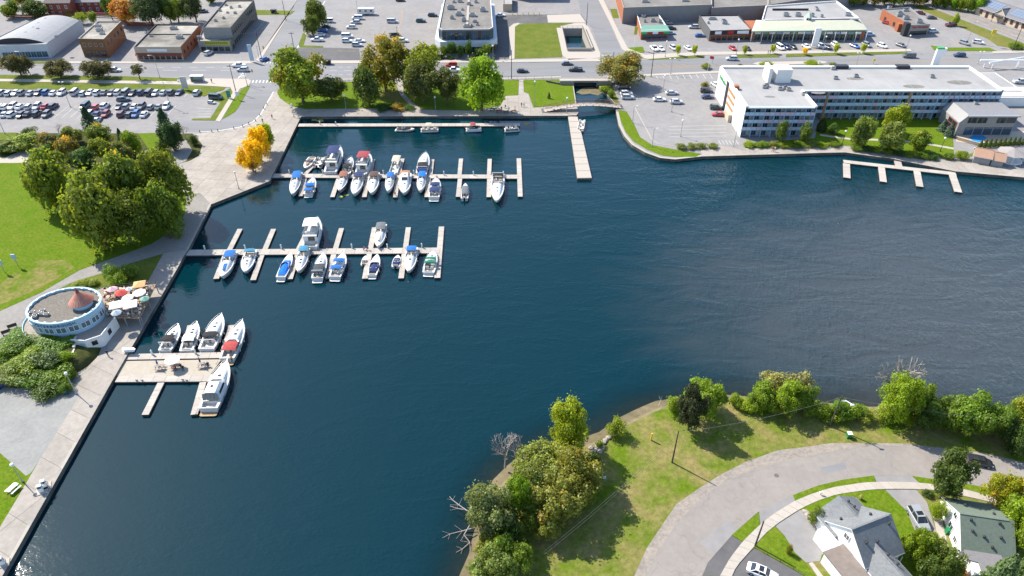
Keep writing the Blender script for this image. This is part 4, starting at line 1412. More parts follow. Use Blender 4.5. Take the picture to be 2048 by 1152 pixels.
 if cover:
  cc, f0, f1 = cover
  b = MB()
  rg = []
  n = 8
  for i in range(n):
   q = f0 + (f1 - f0) * i / (n - 1)
   w = hb(q) * .97
   z = zs(q) + .05
   k = math.sin(math.pi * min(1, max(0, i / (n - 1)))) ** .6
   rg.append([(q * L, -w, z - .12), (q * L, -w * .6, z + .34 * k), (q * L, 0, z + .48 * k), (q * L, w * .6, z + .34 * k), (q * L, w, z - .12)])
  b.loft(rg, 0, closed=False)
  b.face(rg[0][::-1]); b.face(rg[-1])
  o = b.build('cover', CANVAS, t)
  o.color = (*CAN[cc], 1)
 if arch:
  b = MB()
  w = hb(.2) * .92
  b.path([(.17 * L, -w, fb), (.12 * L, -w * .92, fb + 1.35), (.12 * L, w * .92, fb + 1.35), (.17 * L, w, fb)], .09, 6)
  b.build('radar_arch', BWHITE, t)
 if rail and L > 5.5:
  b = MB()
  qs = (.5, .62, .74, .84, .92, .975)
  for s in (-1, 1):
   pts = [(q * L, s * (hb(q) - .08), zs(q) + .5) for q in qs]
   b.path(pts, .028, 4)
   for q, p in zip(qs, pts):
    b.tube((p[0], p[1], zs(q)), p, .02, .02, 4)
  b.tube((.975 * L, -(hb(.975) - .08), zs(.975) + .5), (.975 * L, hb(.975) - .08, zs(.975) + .5), .028, .028, 4)
  b.tube((.93 * L, 0, zs(.95)), (1.04 * L, 0, zs(1) + .05), .09, .06, 5)
  b.build('bow_rail', STEEL, t)
 if L > 5:
  for q in (.25, .5):
   for s in (-1, 1):
    b = MB()
    b.lathe([(.05, -.3), (.13, -.22), (.13, .22), (.05, .3)], 6, 0, (q * L, s * (hb(q) + .13), fb * .62))
    b.build('fender', (CUSH, BLUEP)[int(L * 10) % 2], t)
  b = MB()
  b.tube((tc * L * .7, hb(.3) * .8, fb), (tc * L * .62, hb(.3) * .8, fb + 2.8), .025, .012, 4)
  b.build('antenna', BWHITE, t)
 for s in (-1, 1):
  b = MB()
  b.path([(.06 * L, s * hb(.06), zs(.06)), (-.02 * L, s * (hb(.06) + .35), .7), (-.09 * L, s * (hb(.06) + .5), .6)], .03, 3)
  b.build('mooring_rope', DARKM, t)
 if style == 'runabout' and not platform:
  b = MB()
  b.box(-.5, -.1, -.2, .2, .35, fb + .35)
  b.box(-.4, -.15, -.09, .09, -.3, .35)
  b.build('outboard_motor', BLACK, t)
 return t

def pontoon(bow, stern, label, fence='beige', canopy=None, cover=None, group='boats moored in the marina', width=2.5):
 a, c = P(*stern, ZW + .5), P(*bow, ZW + .6)
 a.z = c.z = ZW
 L = (c - a).length
 d = c - a
 t = thing('pontoon_boat', label, 'boat', a, math.atan2(d.y, d.x), group)
 w = width / 2
 b = MB()
 for s in (-1, 1):
  b.tube((0, s * w * .72, .12), (L * .9, s * w * .72, .12), .3, .3, 8)
  b.tube((L * .9, s * w * .72, .12), (L, s * w * .72, .28), .3, .06, 8)
 b.build('pontoon', PONTM, t)
 b = MB()
 b.box(.1, L * .96, -w, w, .42, .52)
 b.build('deck', BDECK, t)
 b = MB()
 for s in (-1, 1):
  b.box(.5, L * .9, s * w - .04, s * w + .04, .56, 1.15)
 b.box(L * .9 - .04, L * .9 + .04, -w, -.4, .56, 1.15)
 b.box(L * .9 - .04, L * .9 + .04, .4, w, .56, 1.15)
 b.box(.46, .54, -w, -.4, .56, 1.15)
 o = b.build('rail_fence', HULLC, t)
 o.color = (*CAN[fence], 1)
 for x, y, lx, ly in ((L * .78, -w + .45, L * .16, .6), (L * .78, w - .45, L * .16, .6), (.95, -w + .5, .8, .6), (.95, w - .6, .8, .7), (L * .42, w - .55, .6, .6)):
  k = 1 if y > 0 else -1
  b = MB()
  b.loft([[(xx, y - k * ly / 2, .52), (xx, y - k * ly / 2, .95), (xx, y + k * (ly / 2 - .12), .95), (xx, y + k * (ly / 2 - .1), 1.3), (xx, y + k * ly / 2, 1.3), (xx, y + k * ly / 2, .52)] for xx in (x - lx / 2, x + lx / 2)])
  b.build('seat', CUSH, t)
 b = MB()
 b.box(L * .48, L * .55, -w + .2, -w + 1.0, .52, 1.45)
 b.build('helm_console', BDECK, t)
 b = MB()
 b.box(-.45, .05, -.2, .2, .5, 1.2)
 b.box(-.35, -.1, -.09, .09, -.3, .5)
 b.build('outboard_motor', BLACK, t)
 if canopy:
  cc, f0, f1 = canopy
  b = MB()
  rg = []
  for i in range(6):
   x = L * (f0 + (f1 - f0) * i / 5)
   z = 2.5 + .12 * (1 - (2 * i / 5 - 1) ** 2)
   rg.append([(x, -w * .95, z - .12), (x, -w * .5, z), (x, w * .5, z), (x, w * .95, z - .12)])
  b.loft(rg, 0, closed=False)
  b.loft([[(x, y, z - .05) for x, y, z in r[::-1]] for r in rg], 0, closed=False)
  o = b.build('canopy', CANVAS, t)
  o.color = (*CAN[cc], 1)
  b = MB()
  for f in (f0, f1):
   for s in (-1, 1):
    b.tube((L * (f0 + f1) / 2, s * w * .95, .6), (L * f, s * w * .95, 2.38), .025, .025, 4)
  b.build('canopy_frame', STEEL, o)
 if cover:
  b = MB()
  b.loft([[(x, -w, z - .2), (x, -w * .5, z), (x, w * .5, z), (x, w, z - .2)] for x, z in ((.5, 1.2), (L * .3, 1.45), (L * .6, 1.45), (L * .9, 1.2))], 0, closed=False)
  o = b.build('cover', CANVAS, t)
  o.color = (*CAN[cover], 1)
 return t

# ------------------------------------------------------------------ docks
def dock(label, spans, name='floating_dock', z=-.32, step=2.4, group='floating docks of the marina'):
 """spans: (x0, y0, x1, y1, width in metres) centre lines in the photo; the first is the walkway, the others finger piers"""
 a0 = P(spans[0][0], spans[0][1], z)
 t = thing(name, label, 'dock', a0, 0, group)
 rnd = random.Random(len(spans))
 for k, (xa, ya, xb, yb, w) in enumerate(spans):
  zz = z - (.012 * (k % 3) if k else 0) - (.03 if k else 0)
  a, c = P(xa, ya, zz), P(xb, yb, zz)
  d = c - a
  L = d.length
  d.normalize()
  n = Vector((-d.y, d.x, 0))
  b = MB()
  q = [a + n * w / 2, a - n * w / 2, c - n * w / 2, c + n * w / 2]
  b.prism([(p.x, p.y) for p in q], ZW - .3, zz - .05, 0, 0, True)
  fl = b.build('walkway' if k == 0 else 'finger_pier', FLOATM, t, world=True)
  m = max(1, round(L / step))
  for i in range(m):
   e0, e1 = L * i / m + .02, L * (i + 1) / m - .02
   b = MB()
   q = [a + d * e0 + n * (w / 2 + .03), a + d * e0 - n * (w / 2 + .03), a + d * e1 - n * (w / 2 + .03), a + d * e1 + n * (w / 2 + .03)]
   b.prism([(p.x, p.y) for p in q], zz - .16, zz + rnd.uniform(-.008, .008), 0, 0, True)
   mid = a + d * (e0 + e1) / 2
   o = bpy.data.objects.new('deck_panel', b.data('deck_panel', PLANK, t.location))
   col.objects.link(o)
   o.parent = fl
   o.color = (*[rnd.uniform(.9, 1.06)] * 3, 1)
 return t
# ------------------------------------------------------------------ buildings
ROOFT = mat('roof_shingle_grey', (.175, .182, .186), .95, .22, 2.6, .1, detail=9, c2=(.15, .158, .164))
ROOFTG = mat('roof_shingle_green', (.125, .155, .125), .95, .16, 2.2, .1, detail=9)
ROOFTB = mat('roof_felt_brown', (.19, .16, .14), .95, .18, 1.2, .1, detail=8)
ROOFDK = mat('roof_dark', (.10, .10, .105), .95, .15, 1.5)
SIDING = mat('white_siding', (.72, .72, .71), .6, .04, 1)
COPPER = mat('copper_roof', (.36, .10, .065), .6, .25, .9, c2=(.44, .22, .16))
BLUEW = mat('pale_blue_wall', (.30, .45, .56), .7, .06, 1)
HOTELW = mat('hotel_white_wall', (.66, .65, .63), .7, .05, .5)
HOTELG = mat('hotel_grey_panel', (.34, .35, .365), .8, .08, .8)
BALC = mat('balcony_rail_panel', (1, 1, 1), .5, 0, 1, .4, obcol=True)
ORANGE = mat('orange_panel', (.36, .19, .09), .7, .1, 1)
SIGNG = mat('sign_green', (.03, .36, .09), .5)
SIGNR = mat('sign_red', (.42, .02, .02), .5)
SIGNK = mat('sign_dark', (.02, .022, .035), .5)
SIGNY = mat('sign_yellow_green', (.40, .42, .05), .6)
SIGNW = mat('sign_white', (.7, .7, .7), .5)
METALR = mat('green_metal_roof', (.40, .48, .38), .6, .06, .6)
TEALR = mat('teal_metal_roof', (.16, .33, .25), .6, .08, .8)
SOLAR = mat('solar_panel', (.15, .19, .25), .3, .05, 1, .8)
POOLW = mat('pool_water', (.03, .25, .52), .08, .05, 1, .5)

def shared(name, fn, mats):
 if name not in SH:
  b = MB()
  fn(b)
  SH[name] = b.data(name, mats)
 return SH[name]
SH = {}

def window_mesh(w, h, frame=None, glass=None):
 key = 'window_%.2f_%.2f_%s' % (w, h, (frame or WHITE).name + (glass or GLASS).name)
 def fn(b):
  t = .09
  b.box(-w / 2, w / 2, -.05, .02, -h / 2, h / 2, 1)
  for x0, x1, z0, z1 in ((-w / 2 - t, -w / 2, -h / 2 - t, h / 2 + t), (w / 2, w / 2 + t, -h / 2 - t, h / 2 + t), (-w / 2, w / 2, h / 2, h / 2 + t), (-w / 2, w / 2, -h / 2 - t, -h / 2), (-.03, .03, -h / 2, h / 2)):
   b.box(x0, x1, -.09, .03, z0, z1, 0)
 return shared(key, fn, [frame or WHITE, glass or GLASS])

def facade(parent, a, c, z, n, w, h, frame=None, glass=None, m0=.5, name='window', jitter=0):
 """n alike windows along the wall from a to c (outer face to the right of a->c)"""
 a, c = Vector((a[0], a[1], 0)), Vector((c[0], c[1], 0))
 d = (c - a)
 L = d.length
 d.normalize()
 ang = math.atan2(d.y, d.x)
 me = window_mesh(w, h, frame, glass)
 for i in range(n):
  x = m0 + (L - 2 * m0) * (i + .5) / n
  p = a + d * x
  put(name, me, parent, (p.x - parent.location.x, p.y - parent.location.y, z), ang)

def flat_building(name, label, corners, h, wall, roof, par=.45, walls=None, px=True, capm=None, z0=0.0):
 """box building from its four roof corners (photo positions at height h), parapet round the roof"""
 pts = [P(x, y, h) for x, y in corners] if px else [Vector((x, y, h)) for x, y in corners]
 if sum(pts[i - 1].x * pts[i].y - pts[i].x * pts[i - 1].y for i in range(len(pts))) < 0:
  pts.reverse()
 cx = sum((p for p in pts), Vector()) / len(pts)
 t = thing(name, label, 'building', (cx.x, cx.y, 0))
 n = len(pts)
 inn = []
 for i in range(n):
  a, b_, c = pts[i - 1], pts[i], pts[(i + 1) % n]
  d0, d1 = (b_ - a).normalized(), (c - b_).normalized()
  n0, n1 = Vector((-d0.y, d0.x, 0)), Vector((-d1.y, d1.x, 0))
  k = (n0 + n1) / max(.3, 1 + n0.dot(n1))
  inn.append(b_ + k * .3)
 for i in range(n):
  a, c = pts[i], pts[(i + 1) % n]
  m = walls[i] if walls else wall
  b = MB()
  b.face([(a.x, a.y, z0 - .02), (c.x, c.y, z0 - .02), (c.x, c.y, h), (a.x, a.y, h)])
  b.build('wall', m, t, world=True)
 b = MB()
 b.face([(p.x, p.y, h - par) for p in inn])
 rf = b.build('roof', roof, t, world=True)
 b = MB()
 for i in range(n):
  j = (i + 1) % n
  b.face([pts[i], pts[j], inn[j], inn[i]])
  b.face([inn[i], inn[j], inn[j] - Vector((0, 0, par + .05)), inn[i] - Vector((0, 0, par + .05))])
 b.build('parapet', capm or COPING, t, world=True)
 t['hh'] = h
 return t, pts, rf

def roof_unit(parent, x, y, z, lx=1.6, ly=1.2, h=1.0, name='rooftop_unit'):
 me = shared('unit_%.1f_%.1f_%.1f' % (lx, ly, h), lambda b: (b.box(-lx / 2, lx / 2, -ly / 2, ly / 2, 0, h, 0), b.box(-lx * .35, lx * .35, -ly * .35, ly * .35, h, h + .12, 1)), [GREYM, DARKM])
 return put(name, me, parent, (x - parent.location.x, y - parent.location.y, z))

def vent(parent, x, y, z, h=.5):
 me = shared('vent_%.1f' % h, lambda b: (b.tube((0, 0, 0), (0, 0, h), .14, .14, 6), b.lathe([(.24, h), (.24, h + .1), (.05, h + .2)], 6)), [DARKM])
 return put('roof_vent', me, parent, (x - parent.location.x, y - parent.location.y, z))

def text_obj(txt, size, m, parent, loc, rot, depth=.03, name='lettering', align='CENTER'):
 cu = bpy.data.curves.new(name, 'FONT')
 cu.body = txt
 cu.size = size
 cu.extrude = depth
 cu.align_x = align
 cu.align_y = 'CENTER'
 o = bpy.data.objects.new(name, cu)
 col.objects.link(o)
 dg = bpy.context.evaluated_depsgraph_get()
 me = bpy.data.meshes.new_from_object(o.evaluated_get(dg))
 bpy.data.objects.remove(o)
 me.materials.clear()
 me.materials.append(m)
 o = bpy.data.objects.new(name, me)
 col.objects.link(o)
 o.parent = parent
 o.location = loc
 o.rotation_euler = rot
 return o

def gable(t, O, u, u0, u1, v0, v1, vr, ze, zr, wall, roof, over=.3, ends=(True, True), z0=0.0, ze2=None):
 """gable block in the plan frame O,u,v: ridge along u at v=vr"""
 v = Vector((-u.y, u.x, 0))
 W3 = lambda a, c, z: O + u * a + v * c + Vector((0, 0, z))
 ze2 = ze if ze2 is None else ze2
 b = MB()
 b.face([W3(u0, v0, z0), W3(u1, v0, z0), W3(u1, v0, ze), W3(u0, v0, ze)])
 b.face([W3(u1, v1, z0), W3(u0, v1, z0), W3(u0, v1, ze2), W3(u1, v1, ze2)])
 if ends[0]:
  b.face([W3(u0, v1, z0), W3(u0, v0, z0), W3(u0, v0, ze), W3(u0, vr, zr), W3(u0, v1, ze2)])
 if ends[1]:
  b.face([W3(u1, v0, z0), W3(u1, v1, z0), W3(u1, v1, ze2), W3(u1, vr, zr), W3(u1, v0, ze)])
 b.build('wall', wall, t, world=True)
 for c0, za in ((v0, ze), (v1, ze2)):
  b = MB()
  s = (zr - za) / abs(vr - c0)
  co = c0 + math.copysign(over, c0 - vr)
  zo = za - s * over
  q = [W3(u0 - over, co, zo + .06), W3(u1 + over, co, zo + .06), W3(u1 + over, vr, zr + .06), W3(u0 - over, vr, zr + .06)]
  lo = [p + Vector((0, 0, -.16)) for p in q]
  if c0 > vr:
   q.reverse(); lo.reverse()
  b.face(q)
  b.face(lo[::-1])
  for i in range(4):
   b.face([lo[i], lo[(i + 1) % 4], q[(i + 1) % 4], q[i]], 1)
  b.build('roof', [roof, WHITE if roof is not ROOFDK else DARKM], t, world=True)
  b = MB()
  b.tube(W3(u0 - over, co * 1.012, zo - .04), W3(u1 + over, co * 1.012, zo - .04), .07, .07, 5)
  b.build('gutter', GREYM, t, world=True)
 b = MB()
 for i in range(int((u1 - u0 + 2 * over) / 1.0)):
  p = W3(u0 - over + i + .5, vr, zr + .07)
  b.obox((p.x, p.y), math.atan2(u.y, u.x), .98, .26, p.z - .05, p.z + .03)
 b.build('ridge_cap', roof, t, world=True)

# ---- hotel: an L of two flat-roofed wings, four storeys of balconies
def hotel():
 H_ = 10.3
 t = thing('hotel', 'long white L-shaped hotel with four rows of balconies', 'hotel', (73.8, 213, 0))
 A = [(73.8, 212.9), (96.3, 212.9), (96.3, 226.6), (162.6, 226.6), (162.6, 249.2), (73.8, 248.2)]
 b = MB()
 b.face([(x, y, H_ - .35) for x, y in A])
 rf = b.build('roof', ROOFP, t, world=True)
 b = MB()
 for i in range(len(A)):
  a, c = A[i], A[(i + 1) % len(A)]
  south = a[1] == c[1] and c[0] > a[0]
  if not south:
   b.face([(*a, 0), (*c, 0), (*c, H_), (*a, H_)])
 b.build('wall', HOTELW, t, world=True)
 b = MB()
 w = .45
 for x0, x1, y0, y1 in ((73.8, 74.5, 212.9, 248.2), (74.5, 162.6, 247.7, 249.0), (95.6, 96.3, 212.9, 226.6), (161.9, 162.6, 226.6, 247.7)):
  b.box(x0 - .02, x1 + .02, y0, y1, H_ - .5, H_ + .28)
 b.box(74.5, 95.6, 212.8, 213.15, H_ - .55, H_ - .1)
 b.box(96.3, 161.9, 226.5, 226.85, H_ - .55, H_ - .1)
 b.build('parapet', HOTELW, t, world=True)
 # balcony fronts
 FH = 2.5
 rndh = random.Random(4)
 rail = shared('balcony_rail', lambda b: b.box(-.72, .72, -.03, .03, 0, .95), [BALC])
 rail_col = [(.40, .50, .62), (.42, .50, .60), (.56, .40, .48), (.44, .52, .60)]
 winm = [window_mesh(1.7, 1.9, HOTELG, g_) for g_ in (GLASS, mat('curtained_glass', (.16, .165, .17), .15, .3, .8, .6), GLASSB, mat('half_drawn_glass', (.07, .075, .08), .1, .5, .6, .6))]
 pan = shared('facade_panel', lambda b: b.box(-.62, .62, -.06, .0, 0, FH - .15), [HOTELG])
 div = shared('balcony_divider', lambda b: b.box(-.07, .07, -1.25, .0, 0, FH * 4 - .2), [BLUEW])
 for (xa, xb, yy, nb, oranges, plain) in ((73.8, 96.3, 212.9, 7, (), 99), (96.3, 142.0, 226.6, 15, (2.5, 11.5), 99), (142.0, 162.6, 226.6, 6, (), 0)):
  bw = (xb - xa) / nb
  b = MB()
  b.box(xa, xb, yy + 1.2, yy + 1.3, 0, H_ - .36)
  b.build('back_wall', mat('hotel_pale_wall', (.44, .45, .46), .8, .06, .8), t, world=True)
  for f in range(1, 5):
   b = MB()
   b.box(xa, xb, yy, yy + 1.2, f * FH - .14, f * FH + .06)
   b.build('balcony_slab', BLUEW, t, world=True)
  for i in range(nb + 1):
   put('balcony_divider', div, t, (xa + i * bw - t.location.x + (.08 if i == 0 else -.08 if i == nb else 0), yy + 1.2 - t.location.y, 0))
  for i in range(nb):
   for f in range(4):
    x = xa + (i + .36) * bw - t.location.x
    put('window', winm[rndh.randrange(4)], t, (x, yy + 1.17 - t.location.y, f * FH + 1.22))
    put('facade_panel', pan, t, (xa + (i + .82) * bw - t.location.x, yy + 1.19 - t.location.y, f * FH + .07))
    if f:
     for k in (.26, .74):
      o = put('balcony_rail', rail, t, (xa + (i + k) * bw - t.location.x, yy + .03 - t.location.y, f * FH + .06))
      o.color = (*rail_col[rndh.randrange(4)], 1)
  for k in oranges:
   b = MB()
   x = xa + (k + .32) * bw
   b.box(x - .35, x + .35, yy - .05, yy + .1, 0, H_ - .6)
   b.build('orange_panel', ORANGE, t, world=True)
 # west end: recessed stair bays with orange panels
 for y0, y1 in ((224.5, 233.5),):
  b = MB()
  b.box(73.70, 73.76, y0, y1, 2.6, 9.6)
  b.build('stair_recess', HOTELW, t, world=True)
  for z in (3.1, 5.4, 7.7):
   b = MB()
   b.box(73.58, 73.69, y0 + .4, y1 - .6, z, z + 1.1)
   b.build('orange_panel', ORANGE, t, world=True)
 b = MB()
 b.box(73.55, 73.77, 234.0, 236.2, 0, 9.9)
 b.build('dark_strip', DARKM, t, world=True)
 b = MB()
 b.box(72.6, 73.77, 224.5, 229.5, 0, 2.5)
 b.build('entrance_porch', CREAM, t, world=True)
 text_obj('Holiday Inn', 1.75, SIGNG, t, (73.68 - t.location.x, 241.6 - t.location.y, 8.0), (R(90), 0, R(-90)), .06)
 # lift tower and rooftop plant
 b = MB()
 p = P(1555, 163, H_)
 b.box(p.x - 3.6, p.x - 2.5, p.y - .5, p.y + 5.5, H_ - .36, H_ + 4.6)
 b.box(p.x - .9, p.x + 4.2, p.y - .5, p.y + 4.6, H_ - .36, H_ + 4.2)
 b.build('lift_tower', HOTELW, t, world=True)
 for x, y in ((1529, 174), (1533, 171), (1560, 178), (1570, 176), (1577, 179), (1671, 156), (1712, 152), (1864, 153), (1608, 188), (1666, 137), (1802, 135)):
  q = P(x, y, H_)
  roof_unit(t, q.x, q.y, H_ - .36, 1.5, 1.1, .9)
 for k in range(14):
  x = 80 + k * 6
  b = MB()
  b.box(x, x + .18, 213.4 if x < 95 else 227.2, 247.5, H_ - .36, H_ - .325)
  b.build('roof_seam', STUCCO, t, world=True)
 for k in range(5):
  b = MB()
  b.lathe([(1.2 + k * .4, 0), (1.2 + k * .4, .012)], 12, 0, (84 + k * 17, 222 + 3.5 * (k % 3) + (9 if k > 1 else 0), H_ - .345), 1.5, .7)
  b.build('roof_stain', ROOFG, t, world=True)
 q = P(1474, 176, H_)
 b = MB()
 b.box(q.x - .9, q.x + .5, q.y - .8, q.y + .8, H_ - .36, H_ + .9)
 b.build('chimney', BRICK_O, t, world=True)
 for x in (1685, 1808):
  q = P(x, 137, H_)
  b = MB()
  b.box(q.x - 2.3, q.x + 2.3, 247.2, 249.3, H_ - .3, H_ + .7)
  b.build('roof_screen', [DARKM], t, world=True)
 q = P(1985, 150, 3.0)
 b = MB()
 b.box(162.7, 182, 238, 262, 0, 3.2)
 b.build('annex', [HOTELW], t, world=True)
 b = MB()
 b.box(162.9, 181.5, 238.4, 261.6, 3.2, 3.25)
 b.build('annex_roof', [ROOFP], t, world=True)
hotel()

# ---- pool house by the lake
def pool_house():
 t = thing('pool_house', 'grey-roofed glass pool house beside the long hotel', 'building', (145.3, 214, 0))
 x0, x1, y0, y1, h = 146.2, 162.0, 214.2, 225.4, 7.0
 b = MB()
 b.face([(x0, y0, h), (x1, y0, h), (x1, y1, h), (x0, y1, h)])
 b.build('roof', ROOFDK if False else mat('roof_membrane_grey', (.19, .19, .20), .9, .1, .8), t, world=True)
 b = MB()
 b.face([(x0, y1, h), (x0 - 2.3, y1, h - 2.6), (x0 - 2.3, y0, h - 2.6), (x0, y0, h)])
 b.face([(x0, y0 - .02, h), (x0 - 2.3, y0 - .02, h - 2.6), (x0 - 2.3, y0 - .02, h - 2.9), (x0, y0 - .02, h - .3)])
 b.build('sloping_roof', ROOFP, t, world=True)
 b = MB()
 b.face([(x0 - 2.2, y1, 0), (x0 - 2.2, y0, 0), (x0 - 2.2, y0, h - 2.6), (x0 - 2.2, y1, h - 2.6)])
 b.face([(x1, y0, 0), (x1, y1, 0), (x1, y1, h), (x1, y0, h)])
 b.face([(x1, y1, 0), (x0 - 2.2, y1, 0), (x0 - 2.2, y1, h - 2.6), (x0, y1, h), (x1, y1, h)])
 b.face([(x0 - 2.2, y0, 0), (x1, y0, 0), (x1, y0, h), (x0, y0, h), (x0 - 2.2, y0, h - 2.6)])
 b.build('wall', STUCCO, t, world=True)
 b = MB()
 b.box(x0 - .2, x1 + .3, y0 - .9, y0 + .3, h - .35, h + .02)
 b.build('fascia', GREYM, t, world=True)
 for i in range(5):
  b = MB()
  b.box(x0 + .3 + i * 3.1, x0 + 3.1 + i * 3.1, y0 - .06, y0 - .01, .3, 2.9)
  b.build('glass_door', GLASSB, t, world=True)
 for i in (0, 1, 3, 4):
  b = MB()
  b.box(x0 + .3 + i * 3.1, x0 + 3.2 + i * 3.1, y0 - .06, y0 - .01, 4.3, 6.2)
  b.build('window', GLASS, t, world=True)
 b = MB()
 b.box(x0 - 2.28, x0 - 2.22, y0 + 1.0, y0 + 6.0, 1.0, 4.0)
 win = b.build('window', GLASS, t, world=True)
 b = MB()
 for z in (1.0, 2.5, 4.0):
  b.box(x0 - 2.36, x0 - 2.29, y0 + .9, y0 + 6.1, z - .1, z + .1)
 for y in (1.0, 3.5, 6.0):
  b.box(x0 - 2.38, x0 - 2.29, y0 + y - .1, y0 + y + .1, .9, 4.1)
 o = bpy.data.objects.new('window_frame', b.data('window_frame', BRICK_R, t.location)); col.objects.link(o); o.parent = win
 q = P(1951, 208, h)
 roof_unit(t, q.x, q.y, h, 1.2, 1, .8)
pool_house()
struct(sheet('pool_terrace', [(1913, 266), (2060, 262), (2060, 290), (1985, 293), (1912, 283)], .06, CREAM))
sheet('swimming_pool', [(1937, 275), (1951, 269), (1962, 268), (1974, 276), (1966, 281), (1958, 285), (1945, 281)], .075, POOLW)
b = MB()
pts = PL([(1913, 280), (1957, 292), (2048, 288)])
for a, c in zip(pts[:-1], pts[1:]):
 d = (c - a).normalized(); n = Vector((-d.y, d.x, 0)) * .12
 b.prism([(p.x, p.y) for p in (a - n, c - n, c + n, a + n)], 0, 1.1)
tag(b.build('terrace_wall', CREAM), 'low cream wall round the blue swimming pool terrace', 'wall')

# gazebos and huts at the far right of the shore
def gazebo(px, py, w, h, label, roofm, wallm, sides=8):
 p = P(px, py)
 t = thing('gazebo', label, 'gazebo', p)
 n = sides
 b = MB()
 ring = [(w * math.cos(2 * math.pi * (i + .5) / n), w * math.sin(2 * math.pi * (i + .5) / n)) for i in range(n)]
 for i in range(n):
  j = (i + 1) % n
  b.face([(*ring[i], h), (*ring[j], h), (0, 0, h * 1.55)])
  b.face([(*ring[j], h - .02), (*ring[i], h - .02), (0, 0, h * 1.5)])
 b.build('roof', roofm, t)
 for i in range(n):
  b = MB()
  x, y = ring[i][0] * .88, ring[i][1] * .88
  b.tube((x, y, 0), (x, y, h + .1), .09, .09, 5)
  b.build('post', wallm, t)
 b = MB()
 b.lathe([(w * .86, .0), (w * .86, .25)], n)
 b.build('floor', wallm, t)
gazebo(2018, 320, 4.2, 2.6, 'grey shingled gazebo with a pointed roof by the east promenade', mat('roof_shingle_taupe', (.26, .24, .23), .95, .1, 2), WHITE)
def hut(px0, py0, px1, py1, dep, h, label, roofm):
 a, c = P(px0, py0), P(px1, py1)
 u = (c - a).normalized()
 L = (c - a).length
 t = thing('garden_hut', label, 'hut', a)
 gable(t, a, u, 0, L, 0, dep, dep / 2, h, h + 1.5, STUCCO, roofm, .4)
hut(1944, 325, 1977, 331, 5, 2.4, 'terracotta-roofed hut behind the east promenade wall', mat('terracotta_roof', (.36, .22, .15), .9, .12, 2))
hut(1980, 331, 2003, 335, 4, 2.2, 'smaller terracotta-roofed hut right beside the grey gazebo', mat('terracotta_roof', (.36, .22, .15)))

# ---- houses at the bottom right
def house_a():
 O, u = Vector((51.1, 63.0, 0)), Vector((.934, .357, 0)).normalized()
 v = Vector((-u.y, u.x, 0))
 t = thing('grey_roofed_house', 'white house with grey shingled gables facing the crescent road', 'house', O)
 gable(t, O, u, 0, 7.0, -4.1, 4.1, 0, 3.4, 7.0, SIDING, ROOFT)
 # wing towards the road: ridge along v
 u2 = v
 O2 = O + u * 3.7
 gable(t, O2, u2, 2.0, 6.2, -3.9, 3.9, 0, 2.75, 5.0, SIDING, ROOFT)
 O3 = O + u * 2.8
 gable(t, O3, -v, 2.2, 9.5, -2.5, 2.5, 0, 3.0, 4.9, SIDING, ROOFT)
 # windows of the white gable end
 for c, z, w, h in ((-2.6, 1.7, 1.1, 1.0), (2.3, 1.6, 1.0, 1.2)):
  p = O + v * c - u * .03
  put('window', window_mesh(w, h), t, (p.x - O.x, p.y - O.y, z), math.atan2(-v.y, -v.x))
 # triangular skylit dormer shade and side porch
 p = O + v * .3 - u * .03
 put('window', window_mesh(.9, 1.0), t, (p.x - O.x, p.y - O.y, 4.6), math.atan2(-v.y, -v.x))
 b = MB()
 q = O - u * 1.3 + v * 2.0
 b.obox((q.x, q.y), math.atan2(u.y, u.x), 1.6, 3.6, 0, 2.7)
 b.build('porch', SIDING, t, world=True)
 # flat garage
 b = MB()
 g = [O + u * a + v * c for a, c in ((-3.7, .1), (-.1, .1), (-.1, -9), (-3.7, -9))]
 b.prism([(p.x, p.y) for p in g], 0, 2.55)
 gar = b.build('garage', SIDING, t, world=True)
 b = MB()
 g = [O + u * a + v * c for a, c in ((-3.9, .3), (.0, .3), (.0, -9.2), (-3.9, -9.2))]
 b.prism([(p.x, p.y) for p in g], 2.55, 2.75)
 b.build('garage_roof', ROOFTB, t, world=True)
 # chimney on the right wall
 b = MB()
 q = O + u * 7.5 + v * .9
 b.obox((q.x, q.y), math.atan2(u.y, u.x), .8, 1.0, 0, 5.4, 0)
 b.obox((q.x, q.y), math.atan2(u.y, u.x), .45, .6, 5.4, 5.75, 1)
 b.build('chimney', [BRICK_R, CREAM], t, world=True)
 for a, c, z in ((1.3, -2.0, 5.25), (3.2, -2.3, 5.0), (6.2, -1.0, 6.15), (5.2, 1.6, 5.6), (1.4, 3.2, 4.2), (4.9, 4.2, 4.3), (4.7, 5.3, 4.35), (3.4, -4.4, 4.5), (3.8, -6.0, 4.2)):
  q = O + u * a + v * c
  vent(t, q.x, q.y, z, .35)
 # veranda along the right of the rear wing
 b = MB()
 for a, c in ((5.7, -4.6), (6.9, -4.6), (5.7, -9), (6.9, -9)):
  q = O + u * a + v * c
  b.tube((q.x, q.y, 0), (q.x, q.y, 2.6), .07, .07, 5)
 q = O + u * 6.3 + v * -6.8
 b.obox((q.x, q.y), math.atan2(u.y, u.x), 1.7, 5.0, .3, .5)
 b.obox((q.x, q.y), math.atan2(u.y, u.x), .1, 5.0, 1.2, 1.3)
 b.build('veranda', WHITE, t, world=True)
house_a()
